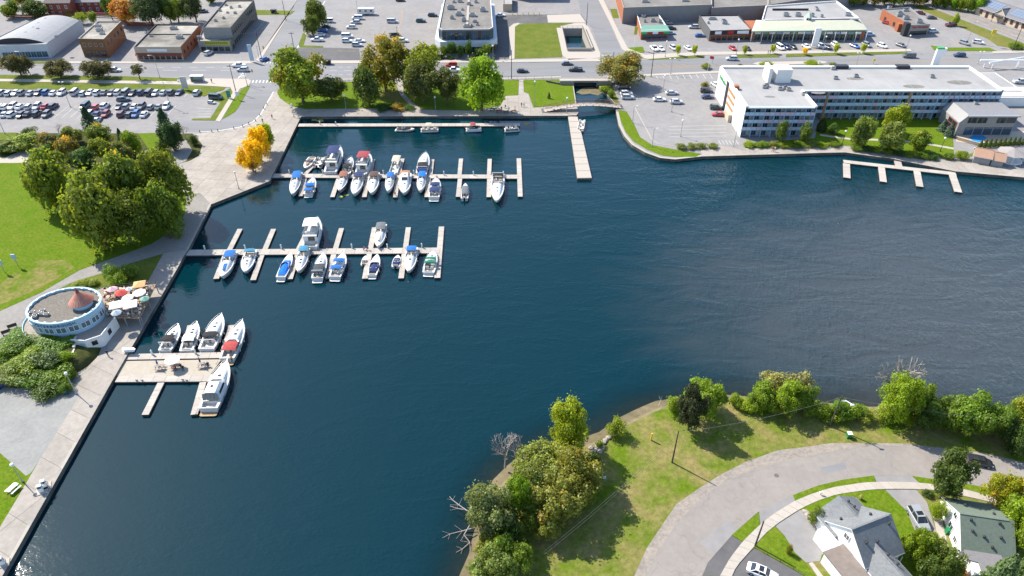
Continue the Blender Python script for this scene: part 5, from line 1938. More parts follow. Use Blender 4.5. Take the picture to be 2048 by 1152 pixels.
def house_b():
 O = Vector((69.75, 66.6, 0))
 u = Vector((7.05, -1.33, 0)).normalized()
 v = Vector((-u.y, u.x, 0))
 t = thing('green_roofed_house', 'white house with a steep moss green roof behind the silver car', 'house', O)
 gable(t, O, u, 0, 7.2, -4.2, 5.3, 0, 2.6, 5.6, SIDING, ROOFTG, ze2=2.4)
 for c, z, w, h in ((2.9, 1.6, .9, 1.1), (.5, 1.6, 1.3, 1.3), (-1.8, 1.5, .8, 1.0), (.9, 3.9, .9, .9)):
  p = O + v * c - u * .03
  put('window', window_mesh(w, h), t, (p.x - O.x, p.y - O.y, z), math.atan2(-v.y, -v.x))
 for a, c, z in ((1.2, -.7, 5.1), (5.3, -.6, 5.15), (1.4, -2.0, 4.1), (3.0, -2.5, 3.8), (5.4, -2.3, 3.9), (4.1, -3.6, 3.0), (2.0, 3.2, 3.7), (5.4, 1.6, 4.5)):
  q = O + u * a + v * c
  vent(t, q.x, q.y, z, .35)
 # lower rear addition with a dark flat roof
 b = MB()
 g = [O + u * a + v * c for a, c in ((.6, -4.2), (5.2, -4.2), (5.2, -8.2), (.6, -8.2))]
 b.prism([(p.x, p.y) for p in g], 0, 2.4)
 b.build('rear_addition', SIDING, t, world=True)
 b = MB()
 g = [O + u * a + v * c for a, c in ((.1, -4.0), (5.4, -4.0), (5.4, -8.4), (1.6, -8.4), (1.6, -6.2), (.1, -6.0))]
 b.prism([(p.x, p.y) for p in g], 2.4, 2.6)
 b.build('rear_roof', mat('roof_felt_grey', (.17, .165, .17), .95, .12, 2), t, world=True)
 q = O - u * .35 + v * 4.2
 b = MB()
 b.obox((q.x, q.y), math.atan2(u.y, u.x), .5, 1.4, 1.9, 2.15)
 b.build('door_canopy', WHITE, t, world=True)
house_b()

# ---- round restaurant on the quay
def restaurant():
 c = Vector((-95.2, 118.1, 0))
 t = thing('round_restaurant', 'oval pale blue lakeside restaurant with a red conical roof', 'restaurant', c)
 N_ = 40
 def ring(ax, ay, z, k=N_):
  return [(ax * math.cos(2 * math.pi * i / k), ay * math.sin(2 * math.pi * i / k), z) for i in range(k)]
 A, B_ = 7.35, 6.25
 b = MB()
 b.loft([ring(A, B_, 2.4), ring(A, B_, 3.3)], 0, caps=False)
 b.loft([ring(A, B_, 3.3), ring(A * .995, B_ * .995, 4.75)], 0, caps=False)
 b.loft([ring(A * .995, B_ * .995, 4.75), ring(A + .05, B_ + .05, 6.0)], 0, caps=False)
 b.build('wall', BLUEW, t, True)
 b = MB()
 b.face(ring(A - .35, B_ - .35, 5.6))
 b.build('roof', mat('roof_pebbles', (.15, .135, .115), .95, .35, 2.0, detail=9), t)
 b = MB()
 b.loft([ring(A + .12, B_ + .12, 5.85), ring(A + .12, B_ + .12, 6.05), ring(A - .32, B_ - .32, 6.05), ring(A - .36, B_ - .36, 5.58)], 0, caps=False)
 b.build('parapet', BLUEW, t)
 me = shared('merlon', lambda b: b.box(-.28, .28, -.12, .12, 0, .16), [WHITE])
 for i in range(22):
  a = 2 * math.pi * i / 22
  put('merlon', me, t, ((A - .35) * math.cos(a), (B_ - .35) * math.sin(a), 5.95), math.atan2(A * math.sin(a), B_ * math.cos(a)) + math.pi / 2)
 # band of picture windows, set proud of the drum
 for i in range(9):
  a0 = R(200 + i * 19)
  a1 = a0 + R(15)
  b = MB()
  pts = [(a0 + (a1 - a0) * k / 3) for k in range(4)]
  for p, q in zip(pts[:-1], pts[1:]):
   P0, P1 = (A * math.cos(p) * 1.006, B_ * math.sin(p) * 1.006), (A * math.cos(q) * 1.006, B_ * math.sin(q) * 1.006)
   b.face([(*P0, 3.35), (*P1, 3.35), (*P1, 4.65), (*P0, 4.65)], 0)
  w = b.build('window', [mat('restaurant_glass', (.10, .15, .17), .1, 0, 1, .7)], t)
  b = MB()
  for p in (a0, (a0 + a1) / 2, a1):
   x, y = A * math.cos(p) * 1.012, B_ * math.sin(p) * 1.012
   b.tube((x, y, 3.3), (x, y, 4.7), .05, .05, 4)
  for z in (3.33, 4.67):
   b.path([(A * math.cos(p) * 1.012, B_ * math.sin(p) * 1.012, z) for p in pts], .05, 4)
  b.build('window_frame', WHITE, w)
 # lettering round the front of the drum
 word = 'PETERBOROUGH'
 for i, ch in enumerate(word):
  a = R(244 + i * 5.6)
  x, y = (A + .13) * math.cos(a), (B_ + .13) * math.sin(a)
  ang = math.atan2(B_ * math.cos(a), -A * math.sin(a))
  text_obj(ch, .85, mat('letter_blue', (.03, .06, .16), .5), t, (x, y, 5.25), (R(90), 0, ang), .03, 'letter')
 # conical turret
 q = P(165, 607, 6.0) - c
 b = MB()
 b.lathe([(1.95, 5.6), (1.95, 7.0)], 16, 0, (q.x, q.y, 0))
 b.build('turret', BLUEW, t)
 n = 24
 for i in range(n):
  a0, a1 = 2 * math.pi * i / n, 2 * math.pi * (i + 1) / n
  b = MB()
  e = .012
  f = lambda a, r, z: (q.x + r * math.cos(a), q.y + r * math.sin(a), z)
  b.face([f(a0 + e, 2.5, 6.75), f(a1 - e, 2.5, 6.75), f(a1 - e, .3, 9.0), f(a0 + e, .3, 9.0)], 0)
  b.face([f(a0 + e, 2.5, 6.65), f(a0 + e, 2.5, 6.75), f(a0 + e, .3, 9.0), f(a0 + e, .3, 8.9)], 0)
  b.face([f(a0, 2.44, 6.66), f(a1, 2.44, 6.66), f(a1, .25, 8.93), f(a0, .25, 8.93)], 1)
  b.build('roof_panel', [COPPER, BRICK_R], t)
 b = MB()
 b.lathe([(.38, 8.9), (.3, 9.3), (.04, 10.2)], 10, 0, (q.x, q.y, 0))
 b.build('spire', BRICK_R, t)
 # roof clutter
 for x, y in ((66, 627), (72, 632), (80, 629), (86, 624), (94, 631), (70, 636), (84, 630)):
  r_ = P(x, y, 5.6)
  roof_unit(t, r_.x, r_.y, 5.6, .9, .7, .6)
 # walkway round the drum, on the lower storey
 wk = [((A + 1.9) * math.cos(R(a)), (B_ + 2.1) * math.sin(R(a))) for a in range(175, 300, 8)]
 deck = wk + [(5.4, -7.6), (7.0, -7.9), (9.6, -6.2), (9.9, -.2), (7.4, 2.0)] + [((A - .1) * math.cos(R(a)), (B_ - .1) * math.sin(R(a))) for a in range(0, -186, -12)]
 b = MB()
 b.face([(x, y, 2.45) for x, y in deck])
 b.build('walkway', mat('walkway_concrete', (.27, .24, .2), .9, .15, 1.5), t)
 b = MB()
 for (xa, ya), (xb, yb) in zip(wk[:-1], wk[1:]):
  b.face([(xa, ya, 0), (xb, yb, 0), (xb, yb, 2.75), (xa, ya, 2.75)])
  b.face([(xb * .985, yb * .985, 2.44), (xa * .985, ya * .985, 2.44), (xa * .985, ya * .985, 2.75), (xb * .985, yb * .985, 2.75)])
  b.face([(xa, ya, 2.75), (xb, yb, 2.75), (xb * .985, yb * .985, 2.75), (xa * .985, ya * .985, 2.75)])
 b.build('walkway_parapet', BLUEW, t)
 low = [(wk[-1][0], wk[-1][1]), (5.4, -7.75), (7.0, -7.95), (9.6, -6.25), (9.95, -.2), (7.4, 2.0)]
 b = MB()
 for (xa, ya), (xb, yb) in zip(low[:-1], low[1:]):
  b.face([(xa, ya, 0), (xb, yb, 0), (xb, yb, 2.9), (xa, ya, 2.9)])
  d = Vector((xb - xa, yb - ya, 0)).normalized()
  n_ = Vector((-d.y, d.x, 0)) * .18
  b.face([(xa, ya, 2.9), (xb, yb, 2.9), (xb + n_.x, yb + n_.y, 2.9), (xa + n_.x, ya + n_.y, 2.9)])
  b.face([(xb + n_.x, yb + n_.y, 2.4), (xa + n_.x, ya + n_.y, 2.4), (xa + n_.x, ya + n_.y, 2.9), (xb + n_.x, yb + n_.y, 2.9)])
 b.build('lower_wall', HOTELW, t)
 for (xa, ya), (xb, yb), k, w, h in ((low[2], low[3], .5, .9, .9), (low[3], low[4], .45, .9, 1.0), (low[1], low[2], .5, .8, 1.9)):
  ang = math.atan2(yb - ya, xb - xa)
  put('window' if h < 1.5 else 'door', window_mesh(w, h, DARKM if h < 1.5 else BLUEW, GLASS if h < 1.5 else BLUEW), t, (xa + (xb - xa) * k, ya + (yb - ya) * k, 1.6 if h < 1.5 else 1.05), ang)
 # stepped retaining wall down to the promenade
 a_, b2 = P(160, 690, 0) - c, P(141, 747, 0) - c
 for i in range(6):
  p0, p1 = a_.lerp(b2, i / 6), a_.lerp(b2, (i + 1) / 6)
  b = MB()
  d = (p1 - p0).normalized(); n_ = Vector((-d.y, d.x, 0)) * .2
  b.prism([(p.x, p.y) for p in (p0 - n_, p1 - n_, p1 + n_, p0 + n_)], 0, 2.5 - i * .38, 0, 0)
  b.build('retaining_step', HOTELW, t)
 # patio deck on posts
 pt = [P(x, y, 2.5) - c for x, y in ((200, 580), (312, 568), (279, 636), (217, 634))]
 b = MB()
 b.prism([(p.x, p.y) for p in pt], 2.25, 2.5, 0, 0, True)
 b.build('patio_deck', mat('patio_boards', (.30, .21, .14), .9, .2, 2, stretch=(1, 5, 1)), t)
 b = MB()
 for i, k in ((0, 0), (1, .02), (1, .5), (1, .96), (2, .03), (2, .5), (2, .97)):
  p = pt[i].lerp(pt[(i + 1) % 4], k)
  b.tube((p.x, p.y, 0), (p.x, p.y, 2.3), .12, .12, 6)
 b.build('deck_post', GREYM, t)
 b = MB()
 for i in (0, 1, 2):
  p, q_ = pt[i], pt[(i + 1) % 4]
  n_ = max(2, int((q_ - p).length / 1.5))
  for k in range(n_ + 1):
   r_ = p.lerp(q_, k / n_)
   b.tube((r_.x, r_.y, 2.5), (r_.x, r_.y, 3.5), .04, .04, 4)
  for z in (3.0, 3.5):
   b.tube((p.x, p.y, z), (q_.x, q_.y, z), .03, .03, 4)
 b.build('deck_rail', DARKM, t)
 return c, pt
RC, PATIO = restaurant()
def umbrella(px, py, r, colour, label, z=2.5, square=False, h=2.3):
 p = P(px, py, z + h)
 p.z = z
 r *= .85
 t = thing('patio_umbrella', label, 'umbrella', p, rnd.uniform(0, .6), 'umbrellas over the restaurant patio')
 n = 4 if square else 8
 b = MB()
 for i in range(n):
  a0, a1 = 2 * math.pi * (i + .5) / n, 2 * math.pi * (i + 1.5) / n
  q0, q1 = (r * math.cos(a0), r * math.sin(a0), h - .45), (r * math.cos(a1), r * math.sin(a1), h - .45)
  b.face([q0, q1, (0, 0, h + .1)])
  b.face([q1, q0, (0, 0, h + .04)])
  b.face([(q0[0], q0[1], h - .62), (q1[0], q1[1], h - .62), q1, q0])
 o = b.build('canopy', CANVAS, t)
 o.color = (*{'pink': (.55, .36, .38), 'red': (.42, .06, .05), 'cream': (.62, .58, .50), 'green': (.18, .33, .26), 'white': (.70, .69, .66), 'orange': (.58, .36, .16), 'blue': (.32, .38, .42)}[colour], 1)
 b = MB()
 b.tube((0, 0, 0), (0, 0, h + .25), .035, .035, 5)
 b.build('pole', GREYM, t)
for i, (x, y, r, c_, l, s) in enumerate(((223, 575, 1.35, 'pink', 'pale pink umbrella at the far left of the patio', 0), (241, 582, 1.6, 'red', 'bright red umbrella near the middle of the patio', 0), (254, 592, 1.5, 'cream', 'cream umbrella in front of the red patio umbrella', 0),
  (277, 582, 1.7, 'white', 'large round white umbrella at the right of the patio', 0), (288, 594, 1.2, 'green', 'sage green umbrella at the right edge of the patio', 0), (277, 565, 2.1, 'orange', 'square orange sunshade at the back of the patio', 1),
  (231, 606, 2.3, 'white', 'square white sunshade at the left of a pair', 1), (259, 605, 2.3, 'white', 'square white sunshade at the right of a pair', 1), (231, 622, 1.3, 'blue', 'grey blue umbrella at the front corner of the patio', 0), (256, 575, .9, 'white', 'small white umbrella between the red and orange sunshades', 0))):
 umbrella(x, y, r, c_, l, square=bool(s))
TABLE = shared('patio_table', lambda b: (b.lathe([(.5, .72), (.5, .76)], 10), b.tube((0, 0, 0), (0, 0, .72), .05, .05, 5), b.lathe([(.25, 0), (.2, .04)], 8)), [CREAM])
CHAIR = shared('patio_chair', lambda b: (b.box(-.22, .22, -.22, .22, .42, .47), b.box(-.22, .22, -.24, -.19, .47, .9), [b.box(x - .02, x + .02, y - .02, y + .02, 0, .42) for x in (-.19, .19) for y in (-.19, .19)]), [SIDING])
DIRW = ('right side', 'back right', 'back side', 'back left', 'left side', 'front left', 'front side', 'front right')
k = 0
for i in range(4):
 for j in range(4):
  u_, v_ = .12 + i * .25, .12 + j * .25
  p = (PATIO[0].lerp(PATIO[1], u_)).lerp(PATIO[3].lerp(PATIO[2], u_), v_) + RC
  tb = bpy.data.objects.new('patio_table', TABLE)
  col.objects.link(tb)
  tb.location = (p.x, p.y, 2.5)
  where = '%s table of the %s row' % (('leftmost', 'centre left', 'centre right', 'rightmost')[i], ('back', 'second', 'third', 'front')[j])
  tag(tb, 'small round ' + where + ' on the patio deck', 'table', 'tables on the restaurant patio')
  for a in (20, 140, 250):
   a_ = R(a + 37 * k)
   side = DIRW[int(((a + 37 * k) % 360 + 22.5) // 45) % 8]
   ch = bpy.data.objects.new('patio_chair', CHAIR)
   col.objects.link(ch)
   ch.location = (p.x + .75 * math.cos(a_), p.y + .75 * math.sin(a_), 2.5)
   ch.rotation_euler = (0, 0, a_ + math.pi / 2)
   tag(ch, 'white patio chair, %s of the %s' % (side, where), 'chair', 'chairs on the restaurant patio')
   if (k * 3 + a) % 3 != 1:
    sc_ = ('white', 'blue', 'black', 'red', 'yellow', 'grey')[(k + a) % 6]
    person(0, 0, 'sit', sc_, 'diner in %s, %s of the %s' % (sc_, side, where), math.degrees(a_) + 90, group='diners on the restaurant patio',
                       loc=(p.x + .72 * math.cos(a_), p.y + .72 * math.sin(a_), 2.5))
  k += 1

# ---- street of low buildings across the top
def w_edge(pts, i):
 return pts[i], pts[(i + 1) % len(pts)]
# arched white shed
def shed():
 h = 5.6
 FL, FR, BR, BL = P(-40, 92, h), P(92, 88, h), P(162, 39, h), P(62, 42, h)
 t = thing('arched_shed', 'white workshop with a wide grey barrel roof at far left', 'building', (FR.x - 15, FR.y, 0))
 b = MB()
 for a, c in ((FL, FR), (FR, BR), (BR, BL), (BL, FL)):
  b.face([(a.x, a.y, 0), (c.x, c.y, 0), (c.x, c.y, h), (a.x, a.y, h)])
 b.build('wall', mat('pale_grey_wall', (.46, .48, .49), .85, .08, .7), t, world=True)
 n = 12
 b = MB()
 A_, C_ = [], []
 for i in range(n + 1):
  k = i / n
  up = math.sin(math.pi * k) ** .8 * 2.6 - .4
  A_.append(FL.lerp(FR, .02 + .94 * k) + Vector((0, 2.0, up)))
  C_.append(BL.lerp(BR, .02 + .94 * k) + Vector((0, 0, up)))
 for i in range(n):
  b.face([A_[i], A_[i + 1], C_[i + 1], C_[i]])
 b.build('barrel_roof', mat('roof_metal_grey', (.25, .255, .265), .8, .08, .5), t, world=True, smooth=True)
 b = MB()
 b.face([p for p in A_])
 b.build('gable_front', DARKM, t, world=True)
 b = MB()
 b.face([FL + Vector((0, .05, -.1)), FR + Vector((0, .05, -.1)), FR + Vector((0, 2.2, -.1)), FL + Vector((0, 2.2, -.1))])
 b.build('front_ledge', ROOFP, t, world=True)
 for k in range(8):
  q = FL.lerp(FR, .33 + k * .085)
  put('window', window_mesh(2.2, 2.2, BLUEW, GLASSB), t, (q.x - t.location.x, q.y - .05 - t.location.y, 1.6), math.atan2((FR - FL).y, (FR - FL).x))
 for x, y in ((52, 67), (67, 57), (78, 48), (92, 39), (76, 59), (113, 73)):
  q = P(x, y, h + 1.6)
  roof_unit(t, q.x, q.y, h + 1.2, 1.2, 1.0, .9)
shed()
def shop(label, corners, h, walls, roof, win, units, capm=None, name='shop_building'):
 t, pts, rf = flat_building(name, label, corners, h, None, roof, .5, walls, capm=capm)
 for (i, z, n, w, hh, fr, gl) in win:
  facade(t, pts[i], pts[(i + 1) % 4], z, n, w, hh, fr, gl)
 for x, y, lx, ly, hh in units:
  q = P(x, y, h)
  roof_unit(t, q.x, q.y, h - .5, lx, ly, hh)
 return t, pts
# corners given: front-left, front-right, back-right, back-left -> walls front, right, back, left
shop('narrow brown brick two-storey shop beside the arched shed', [(156, 77), (207, 78), (242, 42), (195, 42)], 7.6, [BRICK_B, mat('tan_brick', (.24, .12, .055), .9, .25, 1.2), BRICK_B, BRICK_B], ROOFSTAIN,
     [(0, 1.7, 3, 2.2, 1.9, DARKM, GLASS), (0, 5.2, 4, 1.0, 1.3, CREAM, GLASS), (1, 5.0, 5, .9, 1.2, DARKM, GLASS)], [(196, 52, 2.2, 1.6, 1.2), (199, 60, 2.2, 1.6, 1.4), (204, 66, 1.8, 1.2, .9)])
t_, p_ = shop('wide orange brick shop with stained flat roof and red awning', [(267, 94), (361, 94), (401, 48.5), (312, 48)], 5.4, [CREAM, BRICK_O, BRICK_O, BRICK_O], ROOFSTAIN,
     [(0, 1.2, 8, 1.6, 1.4, BRICK_R, GLASS), (1, 2.6, 6, .9, 1.2, DARKM, GLASS)], [(347, 56, 2.6, 1.8, 1.3), (359, 74, 2.4, 1.8, 1.3), (302, 71, 1.2, .9, .6)], DARKM)
b = MB()
a_, c_ = p_[0], p_[1]
b.face([(a_.x, a_.y - .05, 3.0), (c_.x, c_.y - .05, 3.0), (c_.x, c_.y - 1.1, 2.2), (a_.x, a_.y - 1.1, 2.2)][::-1])
b.build('awning', BRICK_R, t_, world=True)
b = MB()
q_ = a_.lerp(c_, .48)
b.box(q_.x - 4, q_.x + 4, q_.y - .14, q_.y - .03, 3.6, 4.6)
b.build('shop_sign', SIGNW, t_, world=True)
b = MB()
e0, e1 = p_[0].lerp(p_[3], .56), p_[1].lerp(p_[2], .56)
b.face([(e0.x + .3, e0.y, 4.9), (e1.x - .3, e1.y, 4.9), (e1.x - .3, e1.y, 5.25), (e0.x + .3, e0.y, 5.25)])
b.face([(e0.x + .3, e0.y + .4, 5.25), (e0.x + .3, e0.y, 5.25), (e1.x - .3, e1.y, 5.25), (e1.x - .3, e1.y + .4, 5.25)])
b.build('roof_step', DARKM, t_, world=True)
t_, p_ = shop('long grey two-storey block with a gravel roof along the side street', [(404, 55), (461, 55), (508, 0), (451, 0)], 8.5, [STUCCO, mat('grey_brown_brick', (.14, .125, .11), .9, .25, 1.2), STUCCO, STUCCO], ROOFSTAIN,
     [(1, 2.0, 14, 1.5, 1.8, DARKM, GLASS), (1, 6.0, 14, 1.3, 1.5, DARKM, GLASS)], [(431, 40, 1, 1, .8), (447, 35, 1, 1, .8), (470, 25, 1.2, 1, .8), (440, 20, 1, 1, .8), (455, 24, 1, .8, .6), (479, 12, 1, 1, .8), (462, 14, 1, 1, .8), (452, 9, 1, 1, .7)], DARKM)
# front extension with the yellow-green fascia
t_, p_ = shop('low corner shop with a yellow-green fascia sign facing the street', [(395, 82), (460, 82), (478, 57), (405, 57)], 4.4, [STUCCO, mat('grey_brown_brick', (.14, .125, .11)), STUCCO, STUCCO], ROOFSTAIN,
     [(0, 1.2, 5, 1.8, 1.4, DARKM, GLASS), (1, 1.2, 3, 1.6, 1.4, DARKM, GLASS)], [(399, 75, 1.6, 1.4, 1.2)], DARKM)
b = MB()
q0, q1 = p_[0].lerp(p_[1], .2), p_[0].lerp(p_[1], .98)
b.face([(q0.x, q0.y - .1, 2.7), (q1.x, q1.y - .1, 2.7), (q1.x, q1.y - .05, 4.35), (q0.x, q0.y - .05, 4.35)])
b.build('fascia_sign', SIGNY, t_, world=True)
for k in range(11):
 b = MB()
 q = q0.lerp(q1, (k + .7) / 12)
 b.box(q.x - .3, q.x + .3, q.y - .2, q.y - .12, 3.2, 3.2 + (.75 if k % 3 else .95))
 b.build('sign_letter', mat('sign_olive', (.2, .2, .03), .6), t_, world=True)
# rubbish bags and boxes heaped on that roof
heap = thing('roof_clutter', 'heap of white and red bags on the low corner shop roof', 'junk heap', P(445, 70, 3.9))
for k in range(16):
 b = MB()
 b.lathe([(.5, 0), (.7, .35), (.3, .8)], 7, 0, (rnd.uniform(-5, 4.5), rnd.uniform(-1.4, 1.4), 0))
 b.build('bag', (SIDING, SIGNR, CREAM, DARKM)[k % 4], heap, True)

# glass-fronted office in the middle
def office():
 h = 9.6
 c = [(887, 58.5), (976, 57), (985, 54), (981, -8), (890, -8), (878, 54)]
 t, pts, rf = flat_building('glass_office', 'two-storey dark glass office with a white band and busy roof', [(884, 59), (978, 58), (986, 54), (981, -10), (890, -10), (877, 55)], h, STUCCO, ROOFG, .5, None, capm=BWHITE)
 b = MB()
 n = len(pts)
 def off(d):
  out = []
  for i in range(n):
   a, b_, c_ = pts[i - 1], pts[i], pts[(i + 1) % n]
   d0, d1 = (b_ - a).normalized(), (c_ - b_).normalized()
   n0, n1 = Vector((d0.y, -d0.x, 0)), Vector((d1.y, -d1.x, 0))
   out.append(b_ + (n0 + n1) / max(.4, 1 + n0.dot(n1)) * d)
  return out
 o1, o2 = off(.12), off(1.7)
 for i in range(n):
  j = (i + 1) % n
  a, c_ = o1[i], o1[j]
  m = max(1, int((c_ - a).length / 1.6))
  for k in range(m):
   p, q = a.lerp(c_, k / m + .004), a.lerp(c_, (k + 1) / m - .004)
   b = MB()
   b.face([(p.x, p.y, 5.3), (q.x, q.y, 5.3), (q.x, q.y, 9.0), (p.x, p.y, 9.0)])
   b.build('glass_panel', GLASSB if (k + i) % 3 else GLASS, t, world=True)
 b = MB()
 for i in range(n):
  j = (i + 1) % n
  b.face([(o2[i].x, o2[i].y, 2.9), (o2[j].x, o2[j].y, 2.9), (o2[j].x, o2[j].y, 5.2), (o2[i].x, o2[i].y, 5.2)])
  b.face([(o2[i].x, o2[i].y, 5.2), (o2[j].x, o2[j].y, 5.2), (o1[j].x, o1[j].y, 5.25), (o1[i].x, o1[i].y, 5.25)])
 b.build('white_band', mat('band_panel', (.55, .57, .60), .6, .05, 1), t, world=True)
 b = MB()
 for i in range(n):
  j = (i + 1) % n
  b.face([(o1[i].x, o1[i].y, 0), (o1[j].x, o1[j].y, 0), (o1[j].x, o1[j].y, 2.95), (o1[i].x, o1[i].y, 2.95)])
 b.build('ground_floor_glass', GLASS, t, world=True)
 for x, y, lx, ly, hh in ((902, 16, 3.2, 1.6, 1.6), (918, 28, 2.8, 2.2, 1.3), (904, 35, 1.6, 1.3, 1.2), (928, 40, 1.8, 1.5, 1.5), (934, 52, 3, 1.2, 1.0), (966, 20, 2.4, 1.8, 1.5), (938, 8, 2, 1.5, 1.2), (945, 30, 2.8, 2.2, 1.2), (920, 2, 2, 1.5, 1.2), (950, 42, 2, 1, .8), (952, 3, 1.5, 1.5, 1), (925, 18, 1.2, 1, .6), (908, 3, 1.4, 1.2, .8), (955, 48, 1.2, 1, .7), (943, 50, 1.2, 1, .7)):
  q = P(x, y, h)
  roof_unit(t, q.x, q.y, h - .5, lx, ly, hh)
 b = MB()
 q0, q1 = P(934, 50, h), P(938, -6, h)
 b.obox(((q0.x + q1.x) / 2, (q0.y + q1.y) / 2), math.atan2((q1 - q0).y, (q1 - q0).x), (q1 - q0).length, 1.0, h - .45, h - .25)
 b.build('roof_walkway', COPING, t, world=True)
office()

# tall dark block and warehouse along the top
t_, p_, _ = flat_building('dark_block', 'tall dark blue-grey block at the top beside the yard', [(1018, -58), (1098, -58), (1098, -95), (1018, -95)], 13, mat('slate_wall', (.055, .07, .085), .85, .12, .8), ROOFG)
shop('low cream loading bay left of the dark block', [(1006, 8), (1024, 8), (1024, -14), (1006, -14)], 3.5, [CREAM, CREAM, CREAM, CREAM], ROOFP, [], [])
t_, p_ = shop('huge brick warehouse with weathered flat roof behind the plaza', [(1247, 15), (1424, 9), (1424, -60), (1225, -60)], 7.2, [mat('grey_block', (.21, .205, .20), .9, .08, .6), BRICK_O, BRICK_O, BRICK_O], ROOFG, [], [(1290, 2, 3, 2, 1), (1370, 0, 3, 2, 1)])
t_, p_ = shop('lower warehouse extension behind the strip mall', [(1424, 15), (1536, 10), (1540, -40), (1424, -40)], 6.4, [mat('grey_block', (.21, .205, .20)), STUCCO, STUCCO, STUCCO], ROOFG, [], [])
t_, p_ = shop('far grey warehouse block behind the cream-roofed mall', [(1537, 9), (1720, -18), (1700, -60), (1540, -60)], 6.6, [STUCCO, STUCCO, STUCCO, STUCCO], ROOFG, [], [])
# small takeaway with the teal roof
def takeaway():
 h = 3.9
 t, pts = shop('small brick takeaway with teal front roof and tricolour fascia', [(1283, 61), (1338, 59), (1317, 27), (1273, 27)], h, [BRICK_O, BRICK_O, BRICK_O, BRICK_O], ROOFG, [(0, 1.3, 5, 1.7, 1.6, DARKM, GLASSB)],
                  [(1306, 41, 2.2, 1.6, 1.1), (1320, 43, 1.6, 1.4, 1.2), (1287, 32, 1.6, 1.2, 1), (1290, 42, 1, 1, 1)], WHITE)
 a, c = pts[0], pts[1]
 b = MB()
 q = [(a.x + .4, a.y + 3.4, h + 1.0), (c.x - .6, c.y + 3.4, h + 1.0), (c.x + .5, c.y - 1.0, h - .4), (a.x - .5, a.y - 1.0, h - .4)]
 b.face(q[::-1])
 b.face([q[3], (q[3][0], q[3][1], h - .7), (q[0][0], q[0][1], h - .5), q[0]])
 b.face([q[1], (q[1][0], q[1][1], h - .5), (q[2][0], q[2][1], h - .7), q[2]])
 b.build('front_roof', TEALR, t, world=True)
 for i, m in enumerate((SIGNG, SIGNR, SIGNW, SIGNR, SIGNG)):
  b = MB()
  p, q2 = a.lerp(c, i / 5), a.lerp(c, (i + 1) / 5)
  b.face([(p.x, p.y - 1.0, h - 1.4), (q2.x, q2.y - 1.0, h - 1.4), (q2.x, q2.y - 1.0, h - .42), (p.x, p.y - 1.0, h - .42)])
  b.build('fascia_sign', m, t, world=True)
takeaway()
